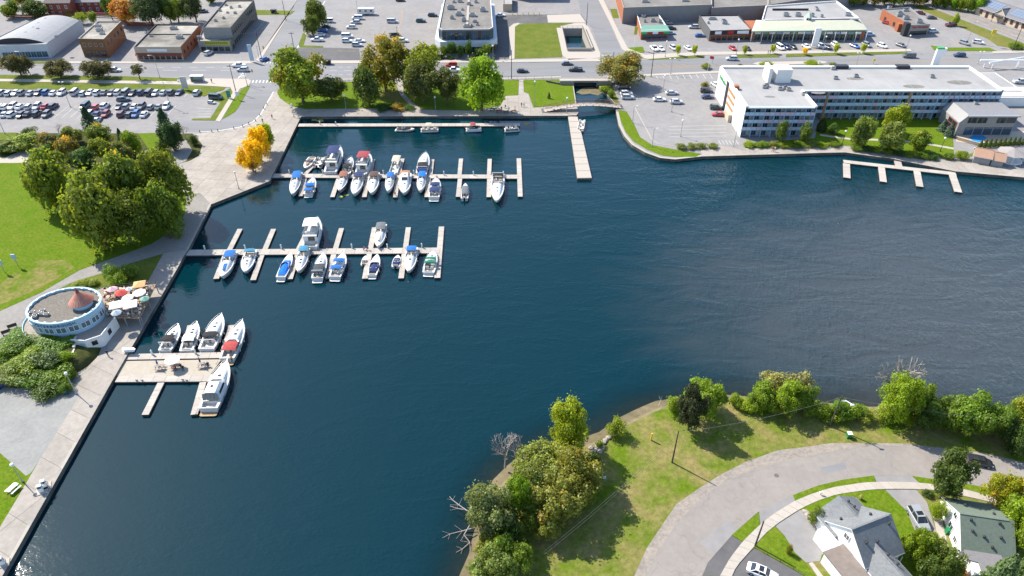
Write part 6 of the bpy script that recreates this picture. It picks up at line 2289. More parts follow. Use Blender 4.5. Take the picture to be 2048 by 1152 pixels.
def mall():
 h = 4.4
 t, pts = shop('flat-roofed brick shop unit with three signs on a dark fascia', [(1420.5, 61.5), (1504.5, 59), (1477, 29), (1399, 30)], h, [BRICK_O, BRICK_B, BRICK_B, mat('dark_cladding', (.10, .10, .10), .8, .1, 1)], ROOFP,
                  [(0, 1.1, 7, 1.7, 1.5, DARKM, GLASS)], [(1449, 45, 2.2, 1.6, 1.3), (1425, 37, 3.6, 1.0, .9), (1447, 40, 2, 1.2, .8), (1417, 45, 1, .8, .8)], DARKM)
 a, c = pts[0], pts[1]
 b = MB()
 b.face([(a.x, a.y - .12, 2.6), (c.x, c.y - .12, 2.6), (c.x, c.y - .12, h + .05), (a.x, a.y - .12, h + .05)])
 f = b.build('fascia', SIGNK, t, world=True)
 for k0, k1, m in ((.12, .27, SIGNW), (.42, .56, SIGNR), (.65, .92, SIGNW)):
  b = MB()
  p, q = a.lerp(c, k0), a.lerp(c, k1)
  b.box(p.x, q.x, p.y - .25, p.y - .15, 2.9, 4.1)
  o = bpy.data.objects.new('sign_board', b.data('sign_board', m, t.location)); col.objects.link(o); o.parent = f
 # cream hipped arcade
 h = 4.6
 E0, E1 = P(1503.5, 62.5, h), P(1735, 59.5, h)
 R0, R1 = P(1531, 41, h + 2.4), P(1697, 40, h + 2.4)
 B0, B1 = P(1512, 40, h), P(1718, 36, h)
 t = thing('strip_mall', 'long strip mall with a pale cream hipped front roof', 'building', ((E0.x + E1.x) / 2, E0.y, 0))
 b = MB()
 for q in ([E0, E1, R1, R0], [B0, E0, R0], [E1, B1, R1]):
  b.face(q)
 b.build('hipped_roof', mat('cream_metal_roof', (.47, .47, .36), .7, .05, .5), t, world=True)
 b = MB()
 b.face([E0 + Vector((0, 0, -.5)), E1 + Vector((0, 0, -.5)), E1, E0])
 b.build('eave_fascia', TEALR, t, world=True)
 y = E0.y + 2.2
 b = MB()
 b.box(E0.x + .6, E1.x - .6, y, y + 14, 0, h - .3)
 b.build('wall', BRICK_O, t, world=True)
 for i in range(15):
  x = E0.x + 2 + (E1.x - E0.x - 4) * (i + .5) / 15
  put('shop_window', window_mesh(2.6, 2.3, TEALR, GLASS), t, (x - t.location.x, y - .03 - t.location.y, 1.4))
  b = MB()
  b.box(x - 1.3, x + 1.3, y - .2, y - .05, 2.9, 3.7)
  b.build('shop_sign', (SIGNW, TEALR, SIGNW, BLUEW)[i % 4], t, world=True)
 for i in range(12):
  x = E0.x + .5 + (E1.x - E0.x - 1) * i / 11
  b = MB()
  b.tube((x, E0.y + .4, 0), (x, E0.y + .4, h - .4), .12, .12, 6)
  b.build('post', WHITE, t, world=True)
 # rear flat roof
 g = [P(1532, 14, 6.2), P(1524, 42, 6.2), P(1717, 38.5, 6.2), P(1672, 4, 6.2)]
 b = MB()
 b.prism([(p.x, p.y) for p in g], 0, 6.2, 0, 1)
 b.build('rear_block', [BRICK_B, ROOFP], t, world=True)
 b = MB()
 for i in range(4):
  a, c = g[i], g[(i + 1) % 4]
  d = (c - a).normalized(); n_ = Vector((-d.y, d.x, 0)) * .22
  b.prism([(p.x, p.y) for p in (a - n_, c - n_, c + n_, a + n_)], 6.2, 6.8)
 b.build('parapet', HOTELW, t, world=True)
 for x, y_, lx, ly, hh in ((1571, 32, 2.4, 1.8, 1.4), (1595, 32, 2.6, 1.8, 1.4), (1632, 20, 1.2, 3, 1.2), (1643, 34, 1.2, 1, 1), (1695, 31, 2.6, 1.8, 1.2), (1624, 33, 1.4, 1.2, 1.4)):
  q = P(x, y_, 6.2)
  roof_unit(t, q.x, q.y, 6.2, lx, ly, hh)
 b = MB()
 q0, q1 = P(1545, 21, 6.2), P(1615, 19.5, 6.2)
 b.box(q0.x, q1.x, q0.y, q0.y + .5, 6.2, 7.0)
 b.build('roof_screen', DARKM, t, world=True)
 q = P(1614, 44, h + 1.2)
 b = MB()
 b.box(q.x - 1.2, q.x + 1.2, q.y - 1.2, q.y + 1.2, h, h + 3.4)
 b.lathe([(1.9, h + 3.4), (.05, h + 5.6)], 4, 1, (q.x, q.y, 0))
 b.build('cupola', [HOTELW, METALR], t, world=True)
 for sx in (-.55, .55):
  put('window', window_mesh(.5, .6, DARKM, GLASS), t, (q.x + sx - t.location.x, q.y - 1.22 - t.location.y, h + 2.7))
mall()
def coffee_shop():
 h = 4.8
 t, pts = shop('orange brick drive-through coffee shop with red lettering', [(1822, 50), (1861, 48), (1820, 14), (1765, 18)], h, [mat('taupe_front', (.28, .25, .22), .8, .1, 1), STUCCO, BRICK_O, BRICK_O], ROOFG,
                  [(0, 1.2, 4, 1.9, 1.6, DARKM, GLASS), (3, 1.6, 3, 1.4, 1.4, DARKM, GLASS)], [(1800, 30, 3.2, 2.2, 1.5), (1812, 36, 2.4, 1.8, 1.4), (1838, 43, 2.4, 1.8, 1.4), (1779, 15, 1.6, 1.4, 1.2), (1812, 20, 2.4, 1.2, .9), (1800, 25, 1.6, 1.2, 1)], GREYM)
 a, c = pts[0], pts[1]
 m = a.lerp(c, .5)
 d = c - a
 text_obj('Tim Hortons', 1.5, SIGNR, t, (m.x - t.location.x, m.y - .12 - t.location.y, 3.75), (R(90), 0, math.atan2(d.y, d.x)), .05)
 b = MB()
 q = pts[0]
 b.box(q.x - 2.2, q.x - .3, q.y - .3, q.y + 2.4, 0, 5.6)
 b.build('corner_tower', DARKM, t, world=True)
 b = MB()
 q = a.lerp(pts[3], .3)
 b.box(q.x - 1.3, q.x + .6, q.y - 1.2, q.y + 1.2, 0, 3.4)
 b.build('window_bay', BRICK_O, t, world=True)
coffee_shop()
def station():
 O = P(1949, 28)
 e = P(2052, 64)
 u = (e - O).normalized()
 v = Vector((-u.y, u.x, 0))
 t = thing('railway_station', 'cream railway station with dark gabled roof and solar panels', 'building', O)
 gable(t, O, u, 0, 34, 0, 11, 5.5, 3.8, 6.6, CREAM, mat('roof_slate', (.15, .15, .165), .9, .12, 1.5), .8)
 for k, (a0, a1) in enumerate(((2.2, 11), (16.5, 33))):
  n = int((a1 - a0) / 1.7)
  for i in range(n):
   for j in range(3):
    b = MB()
    lo, hi = .9 + j * 1.35, .9 + j * 1.35 + 1.28
    zz = lambda c: 3.8 + 2.8 * c / 5.5 + .16
    q = [O + u * (a0 + i * 1.7 + x) + v * c + Vector((0, 0, zz(c))) for x, c in ((0, lo), (1.62, lo), (1.62, hi), (0, hi))]
    b.face(q)
    b.build('solar_panel', SOLAR, t, world=True)
 G = O + u * 13.5
 gable(t, G, -v, -4.0, .6, -2.6, 2.6, 0, 3.8, 6.0, CREAM, mat('roof_slate', (.15, .15, .165)), .4)
 for i, a in enumerate((3, 6.5, 10, 17, 20, 23, 26, 30)):
  p = O + u * a - v * .03
  dr = i in (1, 5)
  put('door' if dr else 'window', window_mesh(1.3, 2.4 if dr else 1.7, BRICK_R, GLASS), t, (p.x - O.x, p.y - O.y, 1.4 if dr else 1.9), math.atan2(u.y, u.x))
 b = MB()
 q = O + u * 13.5 - v * 1.4
 b.obox((q.x, q.y), math.atan2(u.y, u.x), 4.0, 2.6, 2.6, 2.8)
 for s in (-1.7, 1.7):
  r_ = q + u * s - v * 1.0
  b.tube((r_.x, r_.y, 0), (r_.x, r_.y, 2.6), .1, .1, 6)
 b.build('entrance_canopy', DARKM, t, world=True)
station()
# old brick houses in the trees at the top left
def brick_house(px, py, w, d, he, hr, label, wallm, roofm):
 O = P(px, py)
 t = thing('brick_house', label, 'house', O)
 u = Vector((1, .06, 0)).normalized()
 gable(t, O, u, 0, w, 0, d, d / 2, he, hr, wallm, roofm, .4)
 for z in (1.6, 4.4):
  if z < he:
   facade(t, O, O + u * w, z, 3, .9, 1.4, WHITE, GLASS)
brick_house(100, 34, 11, 11, 6.5, 9.5, 'red brick house with white windows among trees, leftmost at the top', BRICK_R, ROOFTB)
brick_house(160, 26, 11, 9, 5.2, 8, 'red brick house with a taupe roof above the narrow shop', BRICK_R, mat('roof_shingle_taupe', (.26, .24, .23)))
brick_house(200, 22, 7, 9, 3.2, 6, 'small pale house with beige roof at the back left', CREAM, ROOFTB)
brick_house(325, 14, 9, 9, 4.0, 7.5, 'grey gabled house half hidden behind the conifers', STUCCO, ROOFT)
brick_house(0, -2, 14, 10, 5, 8, 'brick house at the very top left corner', BRICK_R, ROOFT)
# ------------------------------------------------------------------ docks and boats
ORD = ['first', 'second', 'third', 'fourth', 'fifth', 'sixth', 'seventh', 'eighth', 'ninth', 'tenth', 'eleventh', 'twelfth', 'thirteenth', 'fourteenth', 'fifteenth', 'sixteenth', 'seventeenth', 'eighteenth', 'nineteenth', 'twentieth', 'twenty-first', 'twenty-second', 'twenty-third', 'twenty-fourth', 'twenty-fifth', 'twenty-sixth']
dock('long slender floating dock along the north quay wall', [(597, 250, 1040, 249, 2.2)])
dock('upper marina dock with short finger piers and many boats', [(545, 351, 1037, 353.2, 2.3), (610, 349, 630, 326, 1.1), (740.5, 349, 745.8, 318.5, 1.2), (797, 350, 805, 317, 1.2), (860.6, 350, 864.6, 318.5, 1.2), (919, 350, 922, 317, 1.2), (978, 350, 979.4, 317.5, 1.2),
     (1037.6, 316.5, 1040.5, 393, 1.3), (609, 357, 601, 392, 1.2), (677, 357, 664.5, 394, 1.2), (735, 357, 728.5, 394, 1.2), (795, 357, 790.5, 394.5, 1.2), (857, 357, 853.5, 394, 1.2), (920, 357, 916, 393.5, 1.2), (978.5, 357, 977.5, 394, 1.2)])
dock('middle marina dock reaching out from the west quay', [(369, 505, 880, 500.5, 2.4), (459, 499, 480, 457.5, 1.25), (530, 498, 547, 457.5, 1.25), (597, 498, 618, 456, 1.25), (671, 497, 683, 456, 1.25), (741, 496.5, 749, 454.5, 1.25), (811, 495.5, 816.6, 454.5, 1.25), (883, 453, 874.5, 555.5, 1.35),
     (450, 511, 432, 557.5, 1.25), (523.5, 510, 506, 560, 1.25), (595, 509, 579.5, 558, 1.25), (667.5, 508, 655.5, 556.5, 1.25), (738.7, 507.5, 729.5, 557, 1.25), (808.7, 507, 802, 556.5, 1.25)])
dock('near marina dock with two walkways and a picnic deck between', [(254, 713.5, 443, 710, 1.7), (233, 757, 430, 755.5, 1.9), (322, 765, 290, 829.5, 1.25), (406, 764, 388, 829, 1.25), (369, 702, 380, 650, 1.1), (447, 702, 463, 650, 1.2)])
dock('curved visitor dock with four fingers below the east promenade', [(1687, 322.5, 1912, 347.5, 2.0), (1693, 327, 1694, 355.5, 1.9), (1763, 334, 1767, 363.5, 1.8), (1834, 342, 1840, 373, 1.8), (1905, 349, 1917, 384, 1.9), (1794, 318, 1798, 332, 1.9)])
# tan picnic deck in the middle of the near dock
b = MB()
q = PL([(247, 722), (443, 718.5), (420, 750), (231, 751)], -.34)
b.prism([(p.x, p.y) for p in q], ZW - .3, -.36, 0, 1)
tag(b.build('picnic_deck', [FLOATM, mat('deck_matting', (.35, .31, .25), .95, .1, 1)]), 'tan picnic deck between the two near dock walkways', 'deck')
# concrete pier by the canal mouth
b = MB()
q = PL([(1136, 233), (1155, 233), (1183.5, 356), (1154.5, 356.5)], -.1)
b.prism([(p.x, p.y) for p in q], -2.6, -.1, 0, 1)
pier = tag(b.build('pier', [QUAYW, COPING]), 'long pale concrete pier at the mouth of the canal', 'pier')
for i in range(10):
 k0, k1 = i / 10, (i + 1) / 10
 b = MB()
 g = .03
 pts = [q[0].lerp(q[3], k0 + .004), q[1].lerp(q[2], k0 + .004), q[1].lerp(q[2], k1 - .004), q[0].lerp(q[3], k1 - .004)]
 b.prism([(p.x, p.y) for p in pts], -.1, -.04)
 b.build('slab', SIDEW, pier)

BT = 'boats moored in the marina'
# upper dock, far side
boat((610, 336), (625, 316), 'small white runabout with a yellow float at the left of upper dock', 'runabout', rail=False, hatch=0, platform=None, pad='tan')
pontoon((646, 314), (634, 335), 'grey pontoon boat moored beside the tallest flybridge yacht', 'grey', width=2.6)
boat((681, 297), (661, 349), 'tall white flybridge yacht with navy top at the upper dock', 'flybridge', [('navy', .12, .05, 1.9)], beam=4.2, platform='teak', fb=1.5)
boat((703, 316), (692, 350), 'white cruiser with black canopy between two flybridge yachts', 'cruiser', [('black', .2, .42, 2.3)], beam=2.9)
boat((739, 311), (722, 352), 'white flybridge yacht with a maroon top at the upper dock', 'flybridge', [('maroon', .12, .05, 1.8)], beam=4.0, fb=1.4)
pontoon((796, 320), (786, 351), 'beige pontoon boat with a raised grey canopy at the upper dock', 'white', ('beige', .55, .95))
boat((852, 308), (843, 351), 'white cruiser with black canopy and bow pointing to the north quay', 'cruiser', [('black', .2, .42, 2.2), ('navy', .04, .18, 1.9)], beam=3.6, arch=True)
# upper dock, near side
boat((585, 392), (597, 350), 'white cruiser with bright blue bimini at the left end of upper dock', 'cruiser', [('blue', .02, .34, 2.1)], stripe='navy', beam=3.0)
boat((627, 356), (617, 391), 'stern-out cruiser with two bright blue canopies at the upper dock', 'cruiser', [('blue', .03, .2, 2.0), ('bright blue', .28, .45, 2.3)], beam=2.9)
boat((679, 384), (690, 350), 'white cruiser with dusty red bimini at the upper dock', 'cruiser', [('brown', .02, .32, 2.0)], beam=2.9, stripe='navy')
boat((708, 392), (721, 351), 'white cruiser with a navy bimini just left of the dark brown one', 'cruiser', [('navy', .04, .28, 2.1)], beam=3.3, hatch=1)
boat((743, 390), (750, 350), 'white cruiser with a dark brown bimini at the upper dock', 'cruiser', [('dark brown', .04, .27, 2.1)], beam=3.3, hatch=1)
boat((776, 386), (783, 350), 'narrow white cruiser with royal blue bimini right of the dark brown one', 'cruiser', [('blue', .06, .34, 2.0)], beam=2.5)
boat((808, 390), (812, 351), 'wide white sedan cruiser with a tan brown top at the upper dock', 'hardtop', [('tan', .10, .26, 2.9)], beam=3.6, hatch=1)
boat((840, 385), (846, 350), 'white cruiser with vivid sky blue bimini at the upper dock', 'cruiser', [('bright blue', .03, .33, 2.1)], beam=2.6, hatch=2)
boat((873, 358), (868, 398), 'stern-out cruiser with two navy canopies and red buoys', 'cruiser', [('navy', .14, .36, 2.2), ('navy', .45, .62, 2.3)], beam=3.4)
boat((931, 367), (929, 399), 'small black boat under a dark grey canopy with outboard motor', 'runabout', [('grey', .2, .75, 1.5)], rail=False, hatch=0, platform=None, beam=2.2, stripe='black')
boat((993, 406), (996.5, 352), 'large white express cruiser alone at the end of the upper dock', 'cruiser', [('black', .03, .16, 2.0)], beam=3.9, arch=True)
# along the north quay
boat((829, 256), (793, 258.5), 'white runabout under a black cover on the north dock', 'runabout', cover=('black', .04, .8), rail=False, hatch=0, platform='white', beam=2.2)
pontoon((878, 258), (841, 260), 'beige pontoon boat with a cream bimini on the north dock', 'beige', ('beige', .3, .62))
pontoon((964, 257), (931, 259), 'pontoon boat with dark cover and red bimini on the north dock', 'white', ('maroon', .3, .62), 'black')
pontoon((1039, 257), (1008, 259.5), 'open grey pontoon boat at the right end of the north dock', 'grey')
# middle dock
boat((444, 557), (465, 508), 'white cruiser with blue bimini and blue sun pad, leftmost of middle dock', 'cruiser', [('blue', .03, .30, 2.0)], pad='blue', beam=3.2, hatch=0)
boat((490, 546), (503, 504), 'white cruiser with pale blue hull and glassed cockpit on middle dock', 'cruiser', [('teal', .06, .2, 2.0)], stripe='teal', beam=3.2)
boat((583, 507), (562, 558), 'white bowrider under a bright blue cover on the middle dock', 'runabout', cover=('bright blue', .08, .68), rail=False, hatch=0, beam=2.5)
boat((597, 546), (611, 500), 'cream cruiser with slate blue bimini on the middle dock', 'cruiser', [('teal', .02, .25, 2.1)], beam=2.9, hatch=2, stripe='beige')
boat((648, 508), (635, 560), 'stern-out white cruiser with charcoal canopy and enclosure on middle dock', 'cruiser', [('charcoal', .08, .45, 2.1)], beam=3.0, arch=True)
boat((688, 507), (670, 557), 'stern-out cruiser with two mid-blue canopies on the middle dock', 'cruiser', [('blue', .16, .32, 2.3), ('blue', .46, .6, 2.4)], stripe='navy', beam=3.2)
boat((755, 509), (744, 553), 'white bowrider with a navy cover over its stern half', 'runabout', cover=('navy', .18, .62), rail=False, hatch=0, beam=2.5)
boat((796, 508), (791, 534), 'small pale blue boat under a navy cover on middle dock', 'runabout', cover=('navy', .1, .75), rail=False, hatch=0, beam=2.1, stripe='teal', platform=None)
boat((817, 546), (825, 499), 'white cruiser with blue bimini near the end of middle dock', 'cruiser', [('blue', .05, .25, 2.1)], beam=3.1, hatch=1)
boat((867.5, 502), (857, 548), 'stern-out white cruiser with green canvas, last on the middle dock', 'cruiser', [('green', .28, .38, 2.1), ('green', .44, .54, 2.2)], beam=3.1)
boat((636, 441), (620, 500), 'big white flybridge yacht with white hardtop on the middle dock', 'flybridge', [('white', .12, .02, 2.0)], beam=4.2, fb=1.6)
boat((756, 496), (764, 453), 'white cruiser bow towards camera with a dark bimini beyond middle dock', 'cruiser', [('grey', .02, .34, 2.1)], beam=3.0, hatch=1, pad='beige')
boat((731, 508), (727, 530), 'tiny white dinghy tucked beside a finger of the middle dock', 'runabout', rail=False, hatch=0, platform=None, beam=1.5, fb=.5)
# near dock
boat((357, 650), (330, 703), 'white cruiser with a black canopy, leftmost at the near dock', 'cruiser', [('black', .22, .46, 2.0)], beam=3.0, arch=True)
boat((394, 646), (373, 704), 'white cruiser with a pale grey canopy at the near dock', 'cruiser', [('white', .22, .46, 2.0)], beam=3.0, stripe='beige')
boat((444, 632), (414, 702), 'large white express cruiser with black arch canopy at the near dock', 'cruiser', [('black', .24, .40, 2.2)], beam=3.7, arch=True)
boat((486, 645), (455, 722), 'white cruiser with a coral red bimini at the near dock', 'cruiser', [('red', .14, .38, 2.1)], beam=3.4, platform='teak', hatch=2)
boat((455, 726), (418, 822), 'long white hardtop yacht with a teak swim platform by near dock', 'hardtop', (), beam=4.0, platform='teak', hatch=1, aft=True)
pontoon((1165, 240), (1161, 262), 'narrow white work boat tied beside the concrete pier', 'white', width=2.0)

# ------------------------------------------------------------------ bridges, walls, fences
def headwall():
 L, Rr = P(1119, 166), P(1222, 166)
 y = P(1170, 170).y
 t = thing('road_culvert', 'concrete culvert carrying the street over the canal', 'culvert', (0, y, 0))
 xl, xr = P(1148, 170).x, P(1193, 170).x
 b = MB()
 b.box(L.x, xl, y - .02, y + .7, -2.4, 1.55)
 b.box(xr, Rr.x, y - .02, y + .7, -2.4, 1.55)
 b.box(xl, xr, y - .02, y + .7, .95, 1.55)
 b.build('headwall', mat('old_concrete', (.24, .225, .2), .9, .2, .8), t, world=True)
 b = MB()
 b.box(xl - .3, xr + .3, y - .25, y + .75, 1.55, 1.75)
 b.build('coping', COPING, t, world=True)
 b = MB()
 b.face([(xl, y + 2.4, -2), (xr, y + 2.4, -2), (xr, y + 2.4, .95), (xl, y + 2.4, .95)])
 b.face([(xl, y + .7, .95), (xl, y + 2.4, .95), (xr, y + 2.4, .95), (xr, y + .7, .95)])
 b.face([(xl, y + .7, -2), (xl, y + 2.4, -2), (xl, y + 2.4, .95), (xl, y + .7, .95)])
 b.face([(xr, y + 2.4, -2), (xr, y + .7, -2), (xr, y + .7, .95), (xr, y + 2.4, .95)])
 b.build('culvert_barrel', QUAYW, t, world=True)
 b = MB()
 b.box(L.x, Rr.x, y + .7, y + 3.2, .955, 1.2)
 b.build('verge_slab', SIDEW, t, world=True)
 for s, x in ((-1, L.x), (1, Rr.x)):
  b = MB()
  b.prism([(x, y), (x, y + .7), (x + s * 5, y + 3.4), (x + s * 5, y + 2.8)], -.1, .7)
  b.build('wing_wall', QUAYW, t, world=True)
headwall()
sheet('mud_bank', [(1152, 185), (1165, 176), (1185, 174), (1194, 177), (1206, 184), (1196, 191), (1180, 187), (1165, 189)], ZW + .04, MUD)
# footbridge with red-brown trusses
def footbridge():
 A_, B_ = P(1088, 221.5, .1), P(1241, 214, .1)
 d = (B_ - A_); L = d.length; d.normalize()
 t = thing('footbridge', 'arched footbridge with rust red lattice railings over the canal', 'bridge', A_, math.atan2(d.y, d.x))
 z = lambda x: .15 + 1.5 * math.sin(math.pi * min(1, max(0, x / L)))
 n = 24
 w = 1.35
 RUST = mat('rust_red_paint', (.20, .085, .07), .7, .15, 3)
 for i in range(n):
  x0, x1 = L * i / n + .03, L * (i + 1) / n - .03
  b = MB()
  b.loft([[(x0, -w, z(x0) - .15), (x0, w, z(x0) - .15), (x0, w, z(x0)), (x0, -w, z(x0))], [(x1, -w, z(x1) - .15), (x1, w, z(x1) - .15), (x1, w, z(x1)), (x1, -w, z(x1))]])
  b.build('deck_plank', PLANK, t)
 for s in (-1, 1):
  b = MB()
  top = [(L * i / n, s * w, z(L * i / n) + 1.25) for i in range(n + 1)]
  bot = [(L * i / n, s * w, z(L * i / n) - .1) for i in range(n + 1)]
  b.path(top, .075, 4)
  b.path(bot, .09, 4)
  for i in range(n + 1):
   b.tube(bot[i], top[i], .045, .045, 4)
   if i < n:
    b.tube(bot[i] if i % 2 else bot[i + 1], top[i + 1] if i % 2 else top[i], .05, .05, 4)
  b.build('railing', RUST, t)
 for x in (0, L):
  b = MB()
  b.box(x - .8, x + .8, -w - .2, w + .2, -2, .05)
  b.build('abutment', QUAYW, t)
footbridge()
def rail_fence(name, px, label, h=1.1, step=2.2, m=None, rails=2, z0=0.0, r=.035):
 pts = PL(px)
 t = thing(name, label, 'railing' if name == 'railing' else 'fence', (pts[0].x, pts[0].y, z0))
 m = m or DARKM
 b = MB()
 for a, c in zip(pts[:-1], pts[1:]):
  for k in range(rails):
   zz = z0 + h * (k + 1) / rails
   b.tube((a.x, a.y, zz), (c.x, c.y, zz), r, r, 4)
 b.build('rail', m, t, world=True)
 post = shared('post_%s_%.1f' % (m.name, h), lambda b: b.tube((0, 0, 0), (0, 0, h), .05, .05, 4), [m])
 for a, c in zip(pts[:-1], pts[1:]):
  n = max(1, int((c - a).length / step))
  for i in range(n):
   p = a.lerp(c, i / n)
   put('post', post, t, (p.x - t.location.x, p.y - t.location.y, 0))
rail_fence('railing', [(625, 163.5), (790, 163.5), (1000, 159.5), (1120, 157.5)], 'thin dark railing between the street and the park trees', 1.2, 3.2)
rail_fence('railing', [(1125, 56.5), (1164.5, 56.5), (1182.5, 101.5), (1135, 101.5), (1125, 56.5)], 'dark railing round the sunken creek basin', 1.1, 2.0, z0=.12)
b = MB()
q = PL([(1134.5, 102), (1183, 102)])
b.box(q[0].x, q[1].x, q[0].y - .4, q[0].y, .1, 1.3)
tag(b.build('parapet_wall', SIDEW), 'pale concrete parapet at the front of the creek basin', 'wall')
b = MB()
q = PL([(1166, 58), (1183.5, 101)])
b.prism([(q[0].x, q[0].y), (q[0].x + .5, q[0].y), (q[1].x + .5, q[1].y), (q[1].x, q[1].y)], .1, 1.3)
tag(b.build('parapet_wall', SIDEW), 'pale concrete parapet along the right of the creek basin', 'wall')
rail_fence('fence', [(170, 33), (240, 36), (256, 53), (310, 54)], 'dark red board fence behind the two brick shops', 1.8, 2.4, BRICK_R, 3, r=.28)
rail_fence('fence', [(14, 37), (64, 38), (160, 34)], 'reddish fence behind the arched shed', 1.6, 2.4, BRICK_R, 2, r=.35)
rail_fence('fence', [(1509, 1096), (1560, 1124), (1612, 1154)], 'low dark hedge rail along the dark driveway', .5, 1.5, BARK, 1)
rail_fence('railing', [(1940, 290), (2048, 286)], 'thin railing above the huts right of the pool terrace', 1.0, 2.0, GREYM)
# canal bin, planters
def small_box(px, py, lx, ly, h, m, label, cat, name, lid=None, rz=0.0, group=None):
 t = thing(name, label, cat, P(px, py, .05), R(rz), group)
 b = MB()
 b.loft([[(-lx * .44, -ly * .44, 0), (lx * .44, -ly * .44, 0), (lx * .44, ly * .44, 0), (-lx * .44, ly * .44, 0)], [(-lx / 2, -ly / 2, h), (lx / 2, -ly / 2, h), (lx / 2, ly / 2, h), (-lx / 2, ly / 2, h)]])
 b.build('body', m, t)
 b = MB()
 b.box(-lx * .54, lx * .54, -ly * .54, ly * .54, h, h + .08)
 b.build('lid', lid or m, t)
 for s in (-1, 1):
  b = MB()
  b.tube((s * lx * .5 - .03 * s, -ly * .5, .1), (s * lx * .5 + .06 * s, -ly * .5, .1), .1, .1, 8)
  b.build('wheel', BLACK, t)
 return t
BINB = mat('blue_plastic', (.03, .10, .28), .5)
BING = mat('green_plastic', (.01, .20, .07), .5)
small_box(1697, 874, .75, .75, 1.0, BING, 'green litter bin on the grass near the curved lamp pole', 'bin', 'litter_bin', SIGNW)
small_box(1649, 1074, .7, .6, .7, BINB, 'blue recycling box beside the white house wall', 'bin', 'recycling_box')
small_box(1662, 1088, .75, .7, 1.0, BING, 'green wheeled bin beside the white house wall', 'bin', 'wheeled_bin')
small_box(1655, 1081, .6, .5, .6, BRICK_R, 'dark red tub between the blue box and green bin', 'tub', 'garden_tub')
small_box(1894, 1066, .75, .7, 1.1, BING, 'green wheeled bin beside the green-roofed house', 'bin', 'wheeled_bin')
small_box(1903, 1104, .6, .6, .7, BINB, 'blue box at the rear of the green-roofed house', 'bin', 'recycling_box')
small_box(655, 128, 3.0, 1.6, 1.7, DARKM, 'dark utility box on the sidewalk right of the big maple', 'utility box', 'utility_box')
small_box(548, 26, 2.6, 1.6, 1.6, DARKM, 'dark skip on the grass beside the side street', 'skip', 'waste_skip')
small_box(133, 786, .9, .7, .8, BINB, 'blue bin at the foot of the promenade lamp', 'bin', 'litter_bin')

# fuel pumps on the quay edge
def pump(px, py, label):
 t = thing('fuel_pump', label, 'pump', P(px, py, .06), R(25))
 b = MB(); b.box(-.9, .9, -.7, .7, 0, .12); b.build('plinth', SIDEW, t)
 b = MB(); b.box(-.35, .35, -.25, .25, .12, 1.6); b.build('cabinet', SIDING, t)
 b = MB(); b.box(-.3, .3, -.27, -.255, 1.0, 1.45); b.build('display', GLASSB, t)
 b = MB(); b.path([(.36, 0, 1.2), (.6, 0, .9), (.55, 0, .4), (.36, .05, .5)], .04, 5); b.build('hose', BLACK, t)
pump(91, 973, 'white fuel pump at the quay edge, right of a pair')
pump(84, 983, 'white fuel pump at the quay edge, left of a pair')
pump(6, 1128, 'pale pump cabinet at the bottom left corner of the quay')
def picnic(px, py, label, rz=0, z=.06, m=None, loc=None):
 t = thing('picnic_table', label, 'picnic table', P(px, py, z), R(rz))
 m = m or BAREWOOD
 for i in range(5):
  b = MB(); b.box(-.95, .95, -.37 + i * .15, -.24 + i * .15, .72, .76); b.build('table_board', m, t)
 for s in (-1, 1):
  for i in range(2):
   b = MB(); y = s * .72 + (i - .5) * .15; b.box(-.95, .95, y - .065, y + .065, .43, .47); b.build('bench_board', m, t)
  b = MB()
  b.tube((s * .65, -.6, 0), (s * .65, -.2, .72), .05, .05, 4)
  b.tube((s * .65, .6, 0), (s * .65, .2, .72), .05, .05, 4)
  b.tube((s * .65, -.75, .42), (s * .65, .75, .42), .045, .045, 4)
  b.build('trestle', m, t)
 return t
picnic(28, 980, 'white picnic table on the grass at the bottom left', 70, .06, SIDING)
picnic(320, 737, 'picnic table with a closed blue umbrella on the tan deck', 0, -.34)
picnic(352, 735, 'picnic table with people and open white umbrella on the deck', 0, -.34)
picnic(406, 733, 'picnic table with a closed dark umbrella on the tan deck', 0, -.34)
def closed_umbrella(px, py, m, label, open_=False):
 t = thing('patio_umbrella', label, 'umbrella', P(px, py, -.3))
 b = MB(); b.tube((0, 0, 0), (0, 0, 2.5), .03, .03, 5); b.build('pole', GREYM, t)
 b = MB()
 if open_:
  for i in range(8):
   a0, a1 = math.pi * i / 4, math.pi * (i + 1) / 4
   b.face([(1.5 * math.cos(a0), 1.5 * math.sin(a0), 2.0), (1.5 * math.cos(a1), 1.5 * math.sin(a1), 2.0), (0, 0, 2.5)])
   b.face([(1.5 * math.cos(a1), 1.5 * math.sin(a1), 2.0), (1.5 * math.cos(a0), 1.5 * math.sin(a0), 2.0), (0, 0, 2.45)])
 else:
  b.lathe([(.1, 1.1), (.2, 1.3), (.12, 2.0), (.03, 2.5)], 8)
 b.build('canopy', m, t)
closed_umbrella(318, 736, BINB, 'closed blue umbrella over the left picnic table')
closed_umbrella(350, 734, SIDING, 'open white umbrella over the middle picnic table', True)
closed_umbrella(403, 732, DARKM, 'closed dark umbrella over the right picnic table')
for i, (x, y, c_, l) in enumerate(((345, 738, 'white', 'person in white seated at the middle picnic table, left end'), (352, 739, 'red', 'person in red seated at the front of the middle picnic table'), (362, 736, 'navy', 'person in navy seated at the right of the middle picnic table'), (367, 739, 'black', 'person in black sitting just right of the middle picnic table'),
  (411, 734, 'white', 'person in white seated at the right picnic table'), (417, 732, 'black', 'person in black at the right end of the right picnic table'))):
 person(x, y, 'sit', c_, l, 180 * (i % 2) + 20, -.36)
